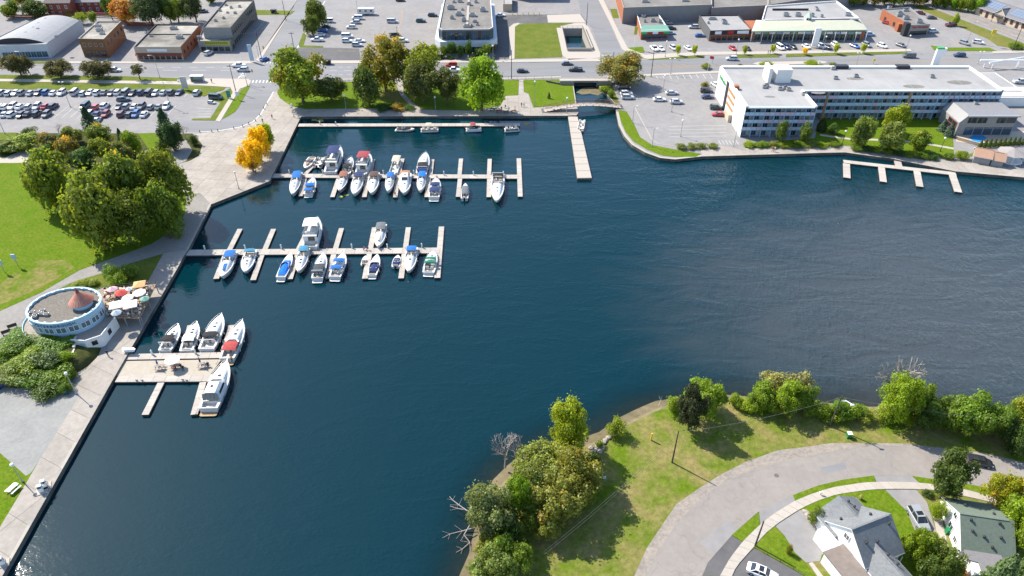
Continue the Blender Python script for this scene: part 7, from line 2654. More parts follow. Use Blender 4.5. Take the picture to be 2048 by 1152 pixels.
# white power pedestals along the docks
ped_me = shared('pedestal', lambda b: (b.box(-.14, .14, -.14, .14, 0, 1.0), b.lathe([(.2, 1.0), (.22, 1.12), (.08, 1.3)], 8)), [BWHITE])
for i, (x, y) in enumerate(((579, 347), (646, 347), (707, 348), (767, 348), (828, 348), (888, 350), (947, 350), (1007, 350), (410, 499), (491, 498), (563, 497.5), (637, 497), (704, 496), (775, 496), (844, 495), (305, 709), (391, 707), (1195 - 1195 + 640, 249), (672, 250))):
 o = bpy.data.objects.new('power_pedestal', ped_me)
 col.objects.link(o)
 o.location = P(x, y, -.33)
 nm_, k_ = ('upper dock', i) if i < 8 else ('middle dock', i - 8) if i < 15 else ('near dock', i - 15) if i < 17 else ('north dock', 18 - i)
 tag(o, 'white power pedestal, %s from the left on the %s' % (ORD[k_], nm_), 'pedestal', 'power pedestals on the docks')
for x, y in ((274, 762), (285, 762), (366, 761), (374, 762)):
 o = bpy.data.objects.new('dock_cleat', shared('dock_cleat', lambda b: (b.tube((-.3, 0, .25), (.3, 0, .25), .07, .07, 6), b.tube((-.1, 0, 0), (-.1, 0, .25), .06, .06, 6), b.tube((.1, 0, 0), (.1, 0, .25), .06, .06, 6)), [DARKM]))
 col.objects.link(o)
 o.location = P(x, y, -.33)
 tag(o, 'dark mooring cleat, %s from the left on the near dock edge' % ORD[(274, 285, 366, 374).index(x)], 'cleat', 'mooring cleats on the near dock')
# dock gangway posts
b = MB()
b.box(-1.2, 1.2, -.3, .3, .9, 1.0); b.tube((-1, 0, 0), (-1, 0, .9), .06, .06, 5); b.tube((1, 0, 0), (1, 0, .9), .06, .06, 5); b.box(-1.2, 1.2, -.5, .5, .45, .52)
o = b.build('dock_bench', SIDING); o.location = P(259, 704, .06)
tag(o, 'white bench at the quay end of the near dock', 'bench')

# ------------------------------------------------------------------ poles, lamps, signs
def utility_pole(px, py, h, label, arms=True, lamp=None, lean=(0, 0), group='utility poles'):
 p = P(px, py)
 t = thing('utility_pole', label, 'utility pole', p, 0, group)
 b = MB()
 b.tube((0, 0, -.1), (lean[0], lean[1], h), .16, .10, 8)
 b.build('pole', POLEWOOD, t)
 if arms:
  b = MB()
  b.box(lean[0] - 1.1, lean[0] + 1.1, lean[1] - .06, lean[1] + .06, h - .7, h - .55)
  for x in (-1, -.4, .4, 1):
   b.tube((lean[0] + x, lean[1], h - .55), (lean[0] + x, lean[1], h - .35), .05, .04, 5)
  b.build('crossarm', POLEWOOD, t)
 if lamp:
  b = MB()
  dx, dy = lamp
  b.path([(lean[0], lean[1], h - 1.2), (lean[0] + dx * .5, lean[1] + dy * .5, h - .6), (lean[0] + dx, lean[1] + dy, h - .7)], .09, 5)
  b.lathe([(.1, -.12), (.28, -.06), (.2, .06), (.05, .1)], 8, 0, (lean[0] + dx * 1.1, lean[1] + dy * 1.1, h - .75), 1.6, .8)
  b.build('lamp_arm', SIDING, t)
 return p + Vector((lean[0], lean[1], h - .35))
W_A = utility_pole(1344, 925, 8.2, 'dark wooden pole on the shore lawn left of the dark maple', False)
W_B = utility_pole(1659.5, 852, 7.8, 'wooden pole with a white curved lamp arm on the shore lawn', True, (1.4, -1.3), (.15, .1))
W_C = utility_pole(1510, 1092, 6.4, 'wooden pole standing on the crescent road sidewalk', False, None, (.05, .1))
W_D = utility_pole(472, 184, 10.2, 'wooden pole at the corner of the car park lawn', True)
W_E = utility_pole(523, 116, 10.5, 'wooden pole with crossarm by the side street corner', True)
W_F = utility_pole(572, 41, 10.5, 'wooden pole further up the side street', True)
W_G = utility_pole(1302, 154, 11, 'tall dark pole at the street edge by the lakeside lot', False)
W_H = utility_pole(1023, 158, 11, 'tall dark pole beside the park path and street', False)
W_I = utility_pole(1173, 51, 10, 'tall pole at the back of the creek basin', False)
W_J = utility_pole(2024, 102, 10.5, 'tall dark pole at the far right end of the street', False)
W_K = utility_pole(590, 108, 9, 'dark pole behind the orange-topped maple', True)
W_L = utility_pole(350, 302, 8.0, 'leaning pale pole by the garden conifers', False, None, (-.9, .5))
W_M = utility_pole(1224, 150, 9, 'dark pole half hidden by the willow at the culvert', False)
def wire(a, c, sag, label, r=.011):
 b = MB()
 pts = [a.lerp(c, i / 10) - Vector((0, 0, sag * 4 * (i / 10) * (1 - i / 10))) for i in range(11)]
 b.path(pts, r, 3)
 tag(b.build('overhead_wire', GREYM), label, 'wire')
far_a = P(1085, 1160) + Vector((0, 0, 7.5))
wire(W_A, far_a, 1.0, 'grey overhead wire running left from the shore lawn pole')
wire(W_A + Vector((.1, .1, -.8)), far_a + Vector((0, 0, -.8)), 1.1, 'lower grey wire running left from the shore lawn pole')
wire(W_A, W_B, 1.0, 'overhead wire between the two shore lawn poles')
wire(W_B, P(2100, 905) + Vector((0, 0, 7.5)), 1.0, 'overhead wire running right from the curved lamp pole')
wire(W_A, W_C, .6, 'service wire over the crescent road to the sidewalk pole')
wire(W_C, Vector((50.6, 63.6, 6.0)), .5, 'service wire from the sidewalk pole to the grey house')
for k, dx in enumerate((-1, 1)):
 wire(W_E + Vector((dx, 0, 0)), P(-100, 120) + Vector((0, 0, 9.5)), 1.5, 'street wire, %s strand, along the shop fronts' % ('left', 'right')[k])
 wire(W_E + Vector((dx, 0, 0)), W_F + Vector((dx, 0, 0)), 1.0, 'side street wire, %s strand, between two poles' % ('left', 'right')[k])
wire(W_E, W_D, .8, 'wire crossing the street at the junction')
wire(W_H, W_G, 1.5, 'wire along the street above the culvert')

def street_lamp(px, py, h, label, kind='cobra', dx=1.6, dy=0.0, m=None, group='lamp posts'):
 t = thing('street_lamp', label, 'street lamp', P(px, py), 0, group)
 m = m or GREYM
 b = MB()
 b.tube((0, 0, 0), (0, 0, h), .1, .06, 6)
 b.lathe([(.2, 0), (.2, .35), (.1, .5)], 8)
 b.build('post', m, t)
 if kind == 'cobra':
  b = MB()
  b.path([(0, 0, h - .3), (dx * .4, dy * .4, h + .1), (dx, dy, h + .15)], .05, 5)
  b.build('arm', m, t)
  b = MB()
  b.lathe([(.08, -.1), (.26, -.05), (.2, .06), (.05, .1)], 8, 0, (dx * 1.1, dy * 1.1, h + .12), 1.5, .8)
  b.build('lamp_head', SIDING, t)
 elif kind == 'globe':
  b = MB()
  b.lathe([(.08, 0), (.26, .1), (.34, .32), (.26, .55), (.06, .66)], 10, 0, (0, 0, h))
  b.build('lamp_globe', SIDING, t)
 elif kind == 'box':
  b = MB()
  b.tube((-dx, 0, h), (dx, 0, h), .05, .05, 5)
  b.build('arm', m, t)
  for s in (-1, 1):
   b = MB()
   b.box(s * dx - .3, s * dx + .3, -.18, .18, h - .06, h + .1)
   b.build('lamp_head', SIDING, t)
street_lamp(153, 788, 5.2, 'white globe lamp on the promenade beside the shrub hill', 'globe')
street_lamp(46, 964, 4.2, 'white globe lamp on the grass at the bottom left', 'globe')
street_lamp(61, 150, 9, 'tall street lamp behind the leftmost street tree', 'cobra', -1.8)
street_lamp(320, 156, 8.6, 'tall street lamp right of the four street trees', 'cobra', -1.6)
street_lamp(478, 378, 5, 'slim lamp post on the plaza near the quay', 'globe', group='lamp posts')
street_lamp(588, 234, 4.2, 'slim dark lamp post at the corner of the north quay', 'globe')
street_lamp(495, 172, 7, 'signal post beside the crosswalk corner', 'cobra', .6)
street_lamp(1265, 246, 6, 'lamp post on the grass strip left of the hotel lot', 'cobra', .9)
street_lamp(1304, 294, 6.2, 'lamp post at the lower corner of the hotel lot', 'cobra', .9)
street_lamp(1326, 183, 5.6, 'lamp post in the middle of the hotel lot, upper', 'globe')
street_lamp(1343, 224, 3.6, 'short lamp post between parked cars in the hotel lot', 'globe')
street_lamp(1361, 273, 5.2, 'lamp post on its base in the lower hotel lot', 'globe')
street_lamp(1467, 294, 6, 'lamp post at the hotel corner by the promenade', 'cobra', .8)
street_lamp(1341, 148, 6, 'double-headed street lamp above the hotel lot', 'box', .9)
street_lamp(1330, 114, 6, 'lamp post between white cars opposite the takeaway', 'globe')
street_lamp(1472, 110, 6, 'lamp post in front of the strip mall, left', 'globe')
street_lamp(1645, 104, 6, 'lamp post in front of the strip mall, middle', 'globe')
street_lamp(1811, 102, 6, 'lamp post in front of the strip mall, right', 'globe')
street_lamp(1712, 131, 5, 'double lamp on the street behind the hotel roof, left', 'box', .7)
street_lamp(1955, 128, 5, 'double lamp on the street behind the hotel roof, right', 'box', .7)
street_lamp(1935, 84, 8.5, 'tall thin lamp in the coffee shop lot', 'cobra', .8)
street_lamp(1133, 227, 5.2, 'thin white lamp at the left end of the footbridge', 'globe')
street_lamp(1069, 212, 8.5, 'pale green mast on the canal lawn', 'globe')
street_lamp(1684, 289, 4.2, 'dark garden lamp by the hotel shrub bed', 'globe', m=DARKM)
street_lamp(1880, 303, 4.2, 'dark garden lamp on the hotel lawn path', 'globe', m=DARKM)
street_lamp(692, 217, 4.5, 'slim park lamp in front of the second park tree', 'globe')
street_lamp(871, 218, 4.0, 'short park lamp between the dark park trees', 'globe')
street_lamp(986, 118, 5.0, 'white globe lamp beside the glass office', 'globe')
street_lamp(350, 460, 3.4, 'white post by the path under the big maples', 'globe')
street_lamp(141, 214, 9, 'tall pale mast lamp in the car park, left', 'box', .6)
street_lamp(341, 214, 9, 'tall pale mast lamp in the car park, right', 'box', .6)
street_lamp(10, 268, 8, 'mast lamp at the lower left of the car park', 'box', .6)
street_lamp(716, 31, 9, 'thin lot lamp beside the white camper trailer', 'cobra', .8)
street_lamp(798, 108, 11, 'thick wooden lamp mast above the parked white cars', 'cobra', .8, m=POLEWOOD)

def sign(px, py, w, h, z, m, label, posts=1, rz=0, name='sign', thick=.12, text=None, postm=None, tm=None, ts=.5):
 t = thing(name, label, 'sign', P(px, py), R(rz))
 b = MB()
 for s in ([0] if posts == 1 else [-w * .4, w * .4]):
  b.tube((s, .0, 0), (s, .0, z + h * .5), .07, .07, 6)
 b.build('post', postm or GREYM, t)
 b = MB(); b.box(-w / 2, w / 2, -thick / 2 - .08, thick / 2 - .0, z, z + h)
 b.build('panel', m, t)
 if text:
  text_obj(text, ts, tm or SIGNW, t, (0, -thick / 2 - .10, z + h / 2), (R(90), 0, 0), .02)
 return t
sign(37, 533, 1.0, 1.4, 2.2, mat('sign_pale_blue', (.38, .48, .55), .6), 'pale blue notice sign on the big lawn, right of a pair')
sign(10, 545, 1.0, 1.4, 2.2, mat('sign_pale_blue', (.38, .48, .55)), 'pale blue notice sign on the big lawn, left of a pair')
sign(372, 180, 2.2, 4.4, .6, mat('sign_cream', (.5, .48, .42), .6), 'cream pillar sign on the lawn above the car park', 2)
sign(505, 124, 1.6, 6.5, .5, mat('sign_pale_blue', (.38, .48, .55)), 'tall blue and white pylon sign at the corner shop', 2, name='pylon_sign')
sign(1268, 98, 1.3, 3.2, 6.0, SIGNY, 'tall slim yellow pylon sign at the takeaway entrance', 1, postm=SIDING, name='pylon_sign')
sign(1628, 95, 2.6, 7.5, .6, SIDING, 'leaning white pylon sign in front of the strip mall', 2, name='pylon_sign', thick=.5)
sign(1977, 92, 1.8, 1.6, 5.2, mat('sign_yellow', (.62, .45, .03), .5), 'yellow and white restaurant sign on a pole by the verge', 1, name='pole_sign', postm=mat('sign_yellow', (.62, .45, .03)))
sign(1302, 880, .25, 1.6, .2, mat('marker_yellow', (.65, .45, .04), .6), 'slim yellow marker post on the shore lawn', 1, postm=mat('marker_yellow', (.65, .45, .04)))
sign(459, 197, 1.4, 2.6, .4, mat('sign_teal', (.05, .25, .2), .6), 'teal car park sign on the grass wedge', 2)
sign(477, 200, 1.2, 1.6, 1.6, SIDING, 'white parking sign beside the diagonal sidewalk', 1)
sign(1208, 963, .5, .5, .9, mat('sign_pale_blue', (.38, .48, .55)), 'small pale sign on the shore lawn by the willow', 1)
sign(1424, 128, .5, .5, 2, SIDING, 'white traffic sign beside the street shrub', 1)
sign(1746, 128, .9, .9, 1.2, mat('sign_yellow', (.62, .45, .03)), 'yellow traffic sign on the street behind the hotel', 1)
sign(1636, 136, .8, 1.2, 1.6, SIDING, 'white traffic sign behind the hotel lift tower', 1)
sign(1640, 990, .5, .35, .6, SIDING, 'small white sign in the front garden of the grey house', 1)
# hotel pylon behind the roof
t = thing('hotel_pylon', 'tall white hotel pylon with a green cap behind the roof', 'sign', P(1869, 131))
b = MB(); b.box(-1.3, 1.3, -.5, .5, 0, 6.6); b.build('column', SIDING, t)
b = MB(); b.box(1.3, 2.5, -.45, .45, 4.2, 7.0); b.build('side_panel', SIDING, t)
b = MB(); b.box(-1.35, 1.4, -.55, .55, 6.6, 7.2); b.build('cap', SIGNG, t)
t = thing('white_arch', 'white crossed canopy beams at the right of the street', 'canopy', P(2000, 136))
b = MB(); b.tube((-8, 1.5, 2.6), (8, -1.5, 3.6), .35, .35, 6); b.tube((-6, -1.5, 2.6), (9, 1.8, 3.6), .35, .35, 6); b.build('beam', SIDING, t)
b = MB()
for x, y in ((-6, 1), (6, -1), (-4, -1), (7, 1)):
 b.tube((x, y, 0), (x, y, 2.8), .15, .15, 6)
b.build('post', SIDING, t)
# flag pole
t = thing('flag_pole', 'flag pole with red and white flags by the hotel lot', 'flag pole', P(1414, 149))
b = MB(); b.tube((0, 0, 0), (0, 0, 7.5), .07, .04, 6); b.build('pole', SIDING, t)
b = MB(); b.loft([[(.05, 0, 6.2), (.05, 0, 7.3)], [(.7, .12, 6.0), (.7, .12, 7.1)], [(1.6, -.05, 5.9), (1.6, -.05, 7.0)]], 0, closed=False, caps=False); b.build('flag', SIGNR, t)
b = MB(); b.loft([[(-.05, 0, 6.4), (-.05, 0, 7.3)], [(-.7, .12, 6.2), (-.7, .12, 7.1)]], 0, closed=False, caps=False); b.build('flag', SIDING, t)
# traffic signals hanging over the junction
def signal(px, py, h, reach, label):
 t = thing('traffic_signal', label, 'traffic signal', P(px, py))
 b = MB(); b.tube((0, 0, 0), (0, 0, h + .3), .12, .09, 6); b.tube((0, 0, h), (reach, 0, h + .2), .08, .05, 6); b.build('mast', GREYM, t)
 b = MB(); b.box(reach - .2, reach + .2, -.18, .18, h - 1.0, h + .15); b.build('signal_head', mat('signal_amber', (.5, .26, .03), .5), t)
signal(494, 168, 5.5, 3.0, 'traffic signal at the car park corner of the junction')
signal(519, 120, 5.5, 2.6, 'traffic signal at the corner shop side of the junction')
signal(592, 118, 5.5, -3.0, 'traffic signal by the dark driveway side of the junction')
# bus shelter, benches
t = thing('bus_shelter', 'white-roofed glass bus shelter on the street sidewalk', 'bus shelter', P(396, 163.5))
b = MB(); b.box(-2.4, 2.4, -.9, .9, 2.3, 2.45); b.build('roof', SIDING, t)
b = MB(); b.box(-2.3, 2.3, .78, .82, .1, 2.3); b.box(-2.3, -2.26, -.5, .8, .1, 2.3); b.box(2.26, 2.3, -.5, .8, .1, 2.3); b.build('glass_wall', mat('shelter_glass', (.3, .36, .36), .1, 0, 1, .5), t)
b = MB()
for x in (-2.3, 2.3):
 for y in (-.8, .8):
  b.tube((x, y, 0), (x, y, 2.3), .05, .05, 4)
b.build('post', GREYM, t)
b = MB(); b.box(-1.5, 1.5, .3, .7, .4, .46); b.build('seat', GREYM, t)
def bench(px, py, rz, label, m=None):
 t = thing('bench', label, 'bench', P(px, py, .06), R(rz))
 m = m or BARK
 b = MB(); b.box(-.9, .9, -.25, .25, .42, .48); b.build('seat', m, t)
 b = MB(); b.box(-.9, .9, .22, .28, .5, .95); b.build('backrest', m, t)
 for s in (-.7, .7):
  b = MB(); b.box(s - .05, s + .05, -.22, .25, 0, .42); b.build('leg', DARKM, t)
bench(360, 164, 0, 'pale stone bench left of the bus shelter', SIDING)
bench(14, 668, 35, 'brown bench on the footpath below the round restaurant, lower', None)
bench(26, 656, 35, 'brown bench on the footpath below the round restaurant, upper', None)
# junction bollards along the plaza kerb
bol = shared('bollard', lambda b: b.lathe([(.12, 0), (.12, .8), (.05, .9)], 6), [DARKM])
for k, (x, y) in enumerate(((534, 210), (528, 218), (520, 232), (511, 242), (498, 249), (486, 254), (468, 258), (436, 263), (424, 264), (400, 265))):
 o = bpy.data.objects.new('bollard', bol)
 col.objects.link(o)
 o.location = P(x, y, .06)
 tag(o, 'short dark bollard, %s from the right along the plaza kerb' % ORD[k], 'bollard', 'bollards along the plaza kerb')
yb = shared('yellow_bollard', lambda b: b.lathe([(.16, 0), (.16, 1.3), (.1, 1.4)], 6), [mat('marker_yellow', (.65, .45, .04))])
for k in range(6):
 o = bpy.data.objects.new('bollard', yb)
 col.objects.link(o)
 o.location = P(1024.5 + k * 10.8, 30)
 tag(o, 'yellow bollard, %s from the left before the tall dark block' % ORD[k], 'bollard', 'yellow bollards by the dark block')

# ------------------------------------------------------------------ cars
def lot_row(spec, py, where, group):
 n = {}
 cnt = {}
 for x, k, c_ in spec:
  cnt[(c_, k)] = cnt.get((c_, k), 0) + 1
 for i, (x, k, c_) in enumerate(spec):
  n[(c_, k)] = n.get((c_, k), 0) + 1
  kn = {'suv': 'SUV', 'hatch': 'hatchback', 'van': 'minivan', 'pickup': 'pickup truck'}.get(k, k)
  if cnt[(c_, k)] == 1:
   lab = 'only %s %s in %s' % (c_, kn, where)
  else:
   lab = '%s %s, %s such from left, %s' % (c_, kn, ORD[n[(c_, k)] - 1], where)
  car(x / 5.12, py + (1 if k == 'hatch' else 0), 90 if (i * 7) % 3 else -90, k, c_, lab, group)
s, v, h_, u_ = 'sedan', 'van', 'hatch', 'suv'
g = 'cars in the big car park'
lot_row([(-55, s, 'silver'), (30, u_, 'silver'), (95, h_, 'silver'), (165, s, 'white'), (235, u_, 'grey'), (325, s, 'silver'), (400, h_, 'dark grey'), (478, u_, 'blue'), (555, s, 'white'), (640, u_, 'white'), (780, v, 'silver'), (855, h_, 'silver'), (930, s, 'white'), (1005, u_, 'white'), (1080, s, 'grey'), (1150, h_, 'dark grey'),
         (1215, u_, 'white'), (1300, v, 'grey'), (1370, s, 'black'), (1450, u_, 'navy blue'), (1535, v, 'dark grey'), (1600, h_, 'silver'), (1680, s, 'silver'), (1760, u_, 'dark grey'), (1845, s, 'navy blue'), (2025, u_, 'silver')], 188, 'the back row of the car park', g)
lot_row([(-50, s, 'white'), (15, s, 'silver'), (62, h_, 'white'), (140, u_, 'white'), (215, s, 'white'), (300, h_, 'silver'), (385, u_, 'silver'), (470, s, 'red'), (550, u_, 'black'), (880, v, 'dark green'), (990, h_, 'red'), (1080, u_, 'white'), (1230, s, 'dark grey'), (1310, u_, 'grey'), (1385, s, 'white'), (1460, u_, 'dark grey'), (1552, h_, 'grey'), (1640, s, 'grey'), (1710, u_, 'white')], 215.5, 'the middle row of the car park', g)
lot_row([(-20, u_, 'grey'), (60, s, 'silver'), (135, u_, 'white'), (220, h_, 'black'), (300, s, 'black'), (385, u_, 'black'), (480, u_, 'dark grey'), (930, v, 'white'), (1005, s, 'navy blue'), (1085, u_, 'dark red'), (1255, u_, 'maroon'), (1330, h_, 'dark grey'), (1400, u_, 'blue'), (1485, s, 'white'), (1665, h_, 'grey')], 231.5, 'the front row of the car park', g)
car(248, 202, 15, 'suv', 'dark grey', 'dark grey SUV driving along the aisle of the car park')
car(195, 243, 90, 'sedan', 'silver', 'silver sedan half hidden under the left spruce tree')
car(433, 198, -12, 'van', 'dark green', 'dark green minivan by the grass wedge of the car park')
car(424, 207, -12, 'hatch', 'silver', 'small silver car just below the dark green minivan', scale=.7)
g2 = 'cars in the central lot'
for x, y, hd, k, c_, l in ((635, 82, 180, 'pickup', 'white', 'white pickup at the bottom of the tree-side column'), (640, 72, 180, 'sedan', 'white', 'white sedan just above the tree-side white pickup'), (646, 64, 180, 'suv', 'blue', 'blue SUV in the tree-side column'), (651, 55.7, 180, 'sedan', 'black', 'black sedan in the tree-side column'), (657, 45, 180, 'van', 'white', 'white van at the top of the tree-side column'),
  (695, 75, 0, 'van', 'white', 'white delivery van left of the maple tops'), (694, 84, 0, 'suv', 'white', 'white SUV just below the delivery van'), (719, 84, 0, 'sedan', 'white', 'white sedan right of the white SUV by the maple'), (714, 92, 0, 'suv', 'silver', 'silver SUV nearest the dark driveway'), (702, 57, 180, 'suv', 'white', 'lone white SUV in the middle of the left rows'), (712, 47, 180, 'suv', 'silver', 'silver SUV below the two small white vans'), (715, 38, 180, 'van', 'white', 'white van right below the camper trailer'),
  (786, 46, 0, 'van', 'silver', 'silver minivan alone in the middle of the lot'), (841, 44, 0, 'suv', 'dark green', 'dark teal SUV left of the glass office'), (865, 33, 0, 'suv', 'black', 'black SUV against the wall of the glass office'), (1001, 32, 0, 'sedan', 'white', 'white sedan in the shade right of the glass office'),
  (806, 84, 0, 'suv', 'white', 'white SUV right of the thick lamp mast'), (799, 92, 0, 'sedan', 'silver', 'silver sedan at the foot of the thick lamp mast'), (772, 97, 0, 'sedan', 'white', 'white sedan behind the ash tree top'), (770, 102, 0, 'suv', 'grey', 'grey SUV partly behind the ash tree top'), (791, 74, 8, 'van', 'brown', 'brown covered van beside the thick lamp mast'), (802, 2, 0, 'suv', 'black', 'black SUV at the very top of the lot')):
 car(x, y, hd, k, c_, l, g2)
g3 = 'vehicles on the street'
for x, y, hd, k, c_, l in ((903, 133, 180, 'suv', 'red', 'red SUV on the street behind the biggest green tree'), (907, 143, 0, 'pickup', 'white', 'white pickup half hidden by the biggest green tree'), (1045, 144.5, 0, 'sedan', 'black', 'black sedan on the street left of the culvert'), (1134, 129.5, 0, 'sedan', 'dark grey', 'dark grey sedan in the far lane above the culvert'),
  (1151, 142, 180, 'pickup', 'black', 'black pickup on the street above the culvert'), (1463, 120, 180, 'suv', 'silver', 'silver SUV on the street behind the hotel corner'), (1817, 115, 180, 'van', 'dark grey', 'dark minivan on the street behind the hotel roof'), (1918, 113, 180, 'suv', 'navy blue', 'navy SUV on the street right of the hotel pylon'),
  (231, 143, 0, 'suv', 'white', 'white SUV driving between the street trees'), (479, 134, 180, 'pickup', 'white', 'white pickup waiting at the junction'), (486, 142.5, 180, 'suv', 'silver', 'silver SUV waiting at the junction'), (530, 121, 62, 'hatch', 'blue', 'blue hatchback turning at the junction corner')):
 car(x, y, hd, k, c_, l)
car(418, 109, 70, 'suv', 'silver', 'silver SUV parked outside the yellow-green fascia shop')
car(407, 25, 10, 'suv', 'dark grey', 'dark SUV parked behind the long grey block')
g4 = 'cars in the hotel lot'
for x, y, hd, k, c_, l in ((1254, 167, 0, 'pickup', 'dark red', 'dark red pickup in the shade of the willow'), (1249, 178.5, 0, 'suv', 'black', 'black SUV below the dark red pickup'), (1252, 190, 0, 'suv', 'white', 'white SUV by the canal bank'), (1255, 197, 0, 'suv', 'silver', 'silver SUV just below the white SUV by the canal'), (1344, 189, 0, 'sedan', 'silver', 'silver sedan in the middle of the hotel lot'),
  (1318, 202, 0, 'sedan', 'white', 'white sedan left of the short lamp post'), (1352, 207, 0, 'suv', 'silver', 'silver SUV beside the short lamp post'), (1412, 185, 0, 'suv', 'black', 'black SUV nearest the hotel entrance walk'), (1415, 196.5, 0, 'sedan', 'navy blue', 'navy sedan just below the black SUV at the hotel'), (1432, 218, 0, 'suv', 'dark green', 'dark green SUV beside the hotel wall'),
  (1436, 232, 180, 'sedan', 'red', 'bright red sedan beside the hotel wall'), (1431, 172, -70, 'sedan', 'white', 'white sedan at the corner of the hotel end wall')):
 car(x, y, hd, k, c_, l, g4)
g5 = 'cars by the strip mall'
for x, y, hd, k, c_, l in ((1387, 57, 180, 'suv', 'silver', 'silver SUV left of the flat-roofed shop unit'), (1399, 73, 0, 'sedan', 'blue', 'blue sedan left of the flat-roofed shop unit'), (1375, 99, -70, 'sedan', 'white', 'white sedan between the two leftmost yellow street trees'), (1465, 98, -75, 'sedan', 'red', 'red sedan in front of the flat-roofed unit'), (1493, 99, -75, 'sedan', 'black', 'black sedan behind the third yellow street tree'),
  (1559, 97, -75, 'van', 'white', 'white minivan left of a dark pair before the mall'), (1572, 96, -75, 'suv', 'navy blue', 'navy SUV right of the white minivan'), (1586, 96, -75, 'sedan', 'black', 'black sedan right of the navy SUV'), (1612, 95, -75, 'sedan', 'white', 'white sedan left of the mall pylon sign'), (1643, 95, -75, 'suv', 'silver', 'silver SUV right of the mall pylon sign'), (1655, 96, -75, 'sedan', 'dark grey', 'dark grey sedan right of the silver SUV'),
  (1670, 92, -75, 'suv', 'white', 'white SUV behind a small yellow tree at the mall'), (1709, 95, -65, 'sedan', 'blue', 'bright blue sedan in front of the mall'), (1732, 93, -75, 'suv', 'grey', 'grey SUV behind the rightmost yellow street tree'), (1763, 94, -65, 'suv', 'white', 'white SUV at the right end of the mall lot'), (1802, 93, -65, 'sedan', 'dark grey', 'dark sedan nearest the coffee shop driveway'), (1738, 71, 0, 'suv', 'light blue', 'light blue SUV at the right end of the mall front'),
  (1773, 49, -50, 'hatch', 'red', 'red hatchback in the drive-through lane'), (1866, 65, 10, 'suv', 'silver', 'silver SUV right of the coffee shop'), (1863, 38, 0, 'sedan', 'dark grey', 'dark sedan behind the coffee shop'), (1840, 28, -40, 'sedan', 'maroon', 'maroon sedan at the back corner of the coffee shop'), (1901, 52, 15, 'pickup', 'maroon', 'maroon pickup below the lone tree by the railway'),
  (1928, 89, -60, 'suv', 'grey', 'grey SUV behind the grass island at right'), (1956, 88, -30, 'suv', 'white', 'white SUV beside the yellow pole sign'), (1308, 100, -75, 'pickup', 'white', 'white pickup at the takeaway frontage, leftmost'), (1322, 100.5, -75, 'sedan', 'white', 'white sedan second along the takeaway frontage'), (1346, 99, -75, 'suv', 'silver', 'silver SUV behind the first small yellow tree'),
  (1340, 68, 0, 'sedan', 'light blue', 'light blue sedan at the front right of the takeaway'), (1341, 59, 0, 'sedan', 'black', 'black sedan beside the takeaway wall'), (1336, 49, 0, 'suv', 'grey', 'grey SUV at the back right of the takeaway')):
 car(x, y, hd, k, c_, l, g5)
car(2040, 166, 0, 'pickup', 'silver', 'silver pickup in the yard right of the hotel', 'vehicles right of the hotel')
car(2018, 188, -50, 'hatch', 'navy blue', 'navy hatchback at the right end of the hotel', 'vehicles right of the hotel')
hd = math.degrees(math.atan2(P(1847, 1063).y - P(1820, 1018).y, P(1847, 1063).x - P(1820, 1018).x))
car(1834, 1042, hd, 'suv', 'pewter', 'silver SUV parked on the driveway beside the green-roofed house', None, True, 1.05)
car(1957, 927, -16, 'hatch', 'black', 'black hatchback parked on the crescent road behind the round tree', None, True)
hd = math.degrees(math.atan2(P(1545, 1160).y - P(1500, 1140).y, P(1545, 1160).x - P(1500, 1140).x))
car(1523, 1149, hd, 'sedan', 'white', 'white sedan on the dark driveway at the bottom edge', None, True)
car(13, 768, 40, 'suv', 'navy blue', 'navy SUV beside the shrub hill at the left edge', None, True)
# camper trailer
t = thing('camper_trailer', 'long white camper trailer parked at the top of the lot', 'trailer', P(733, 29, .02))
b = MB(); b.prism([(-3.8, -1.2), (3.8, -1.2), (3.8, 1.2), (-3.8, 1.2)], .6, 3.0, 0, 0, True); b.build('body', BWHITE, t)
for x in (-2.6, 0, 2.6):
 put('window', window_mesh(.9, .7, GREYM, GLASS), t, (x, -1.2, 2.0))
for x in (-.5, .5):
 put('wheel', CARS['suv']['wheel'], t, (x, -1.05, .33)); put('wheel', CARS['suv']['wheel'], t, (x, 1.05, .33))
t = thing('white_marquee', 'white tent roof right of the hotel', 'tent', P(2048, 212))
b = MB()
for k in range(2):
 y0 = k * 5
 b.face([(-10, y0, 2.6), (12, y0, 2.6), (12, y0 + 2.5, 4), (-10, y0 + 2.5, 4)]); b.face([(-10, y0 + 2.5, 4), (12, y0 + 2.5, 4), (12, y0 + 5, 2.6), (-10, y0 + 5, 2.6)])
b.build('roof', SIDING, t)
b = MB()
for x in (-10, 1, 12):
 for y in (0, 10):
  b.tube((x, y, 0), (x, y, 2.6), .08, .08, 5)
b.build('post', GREYM, t)

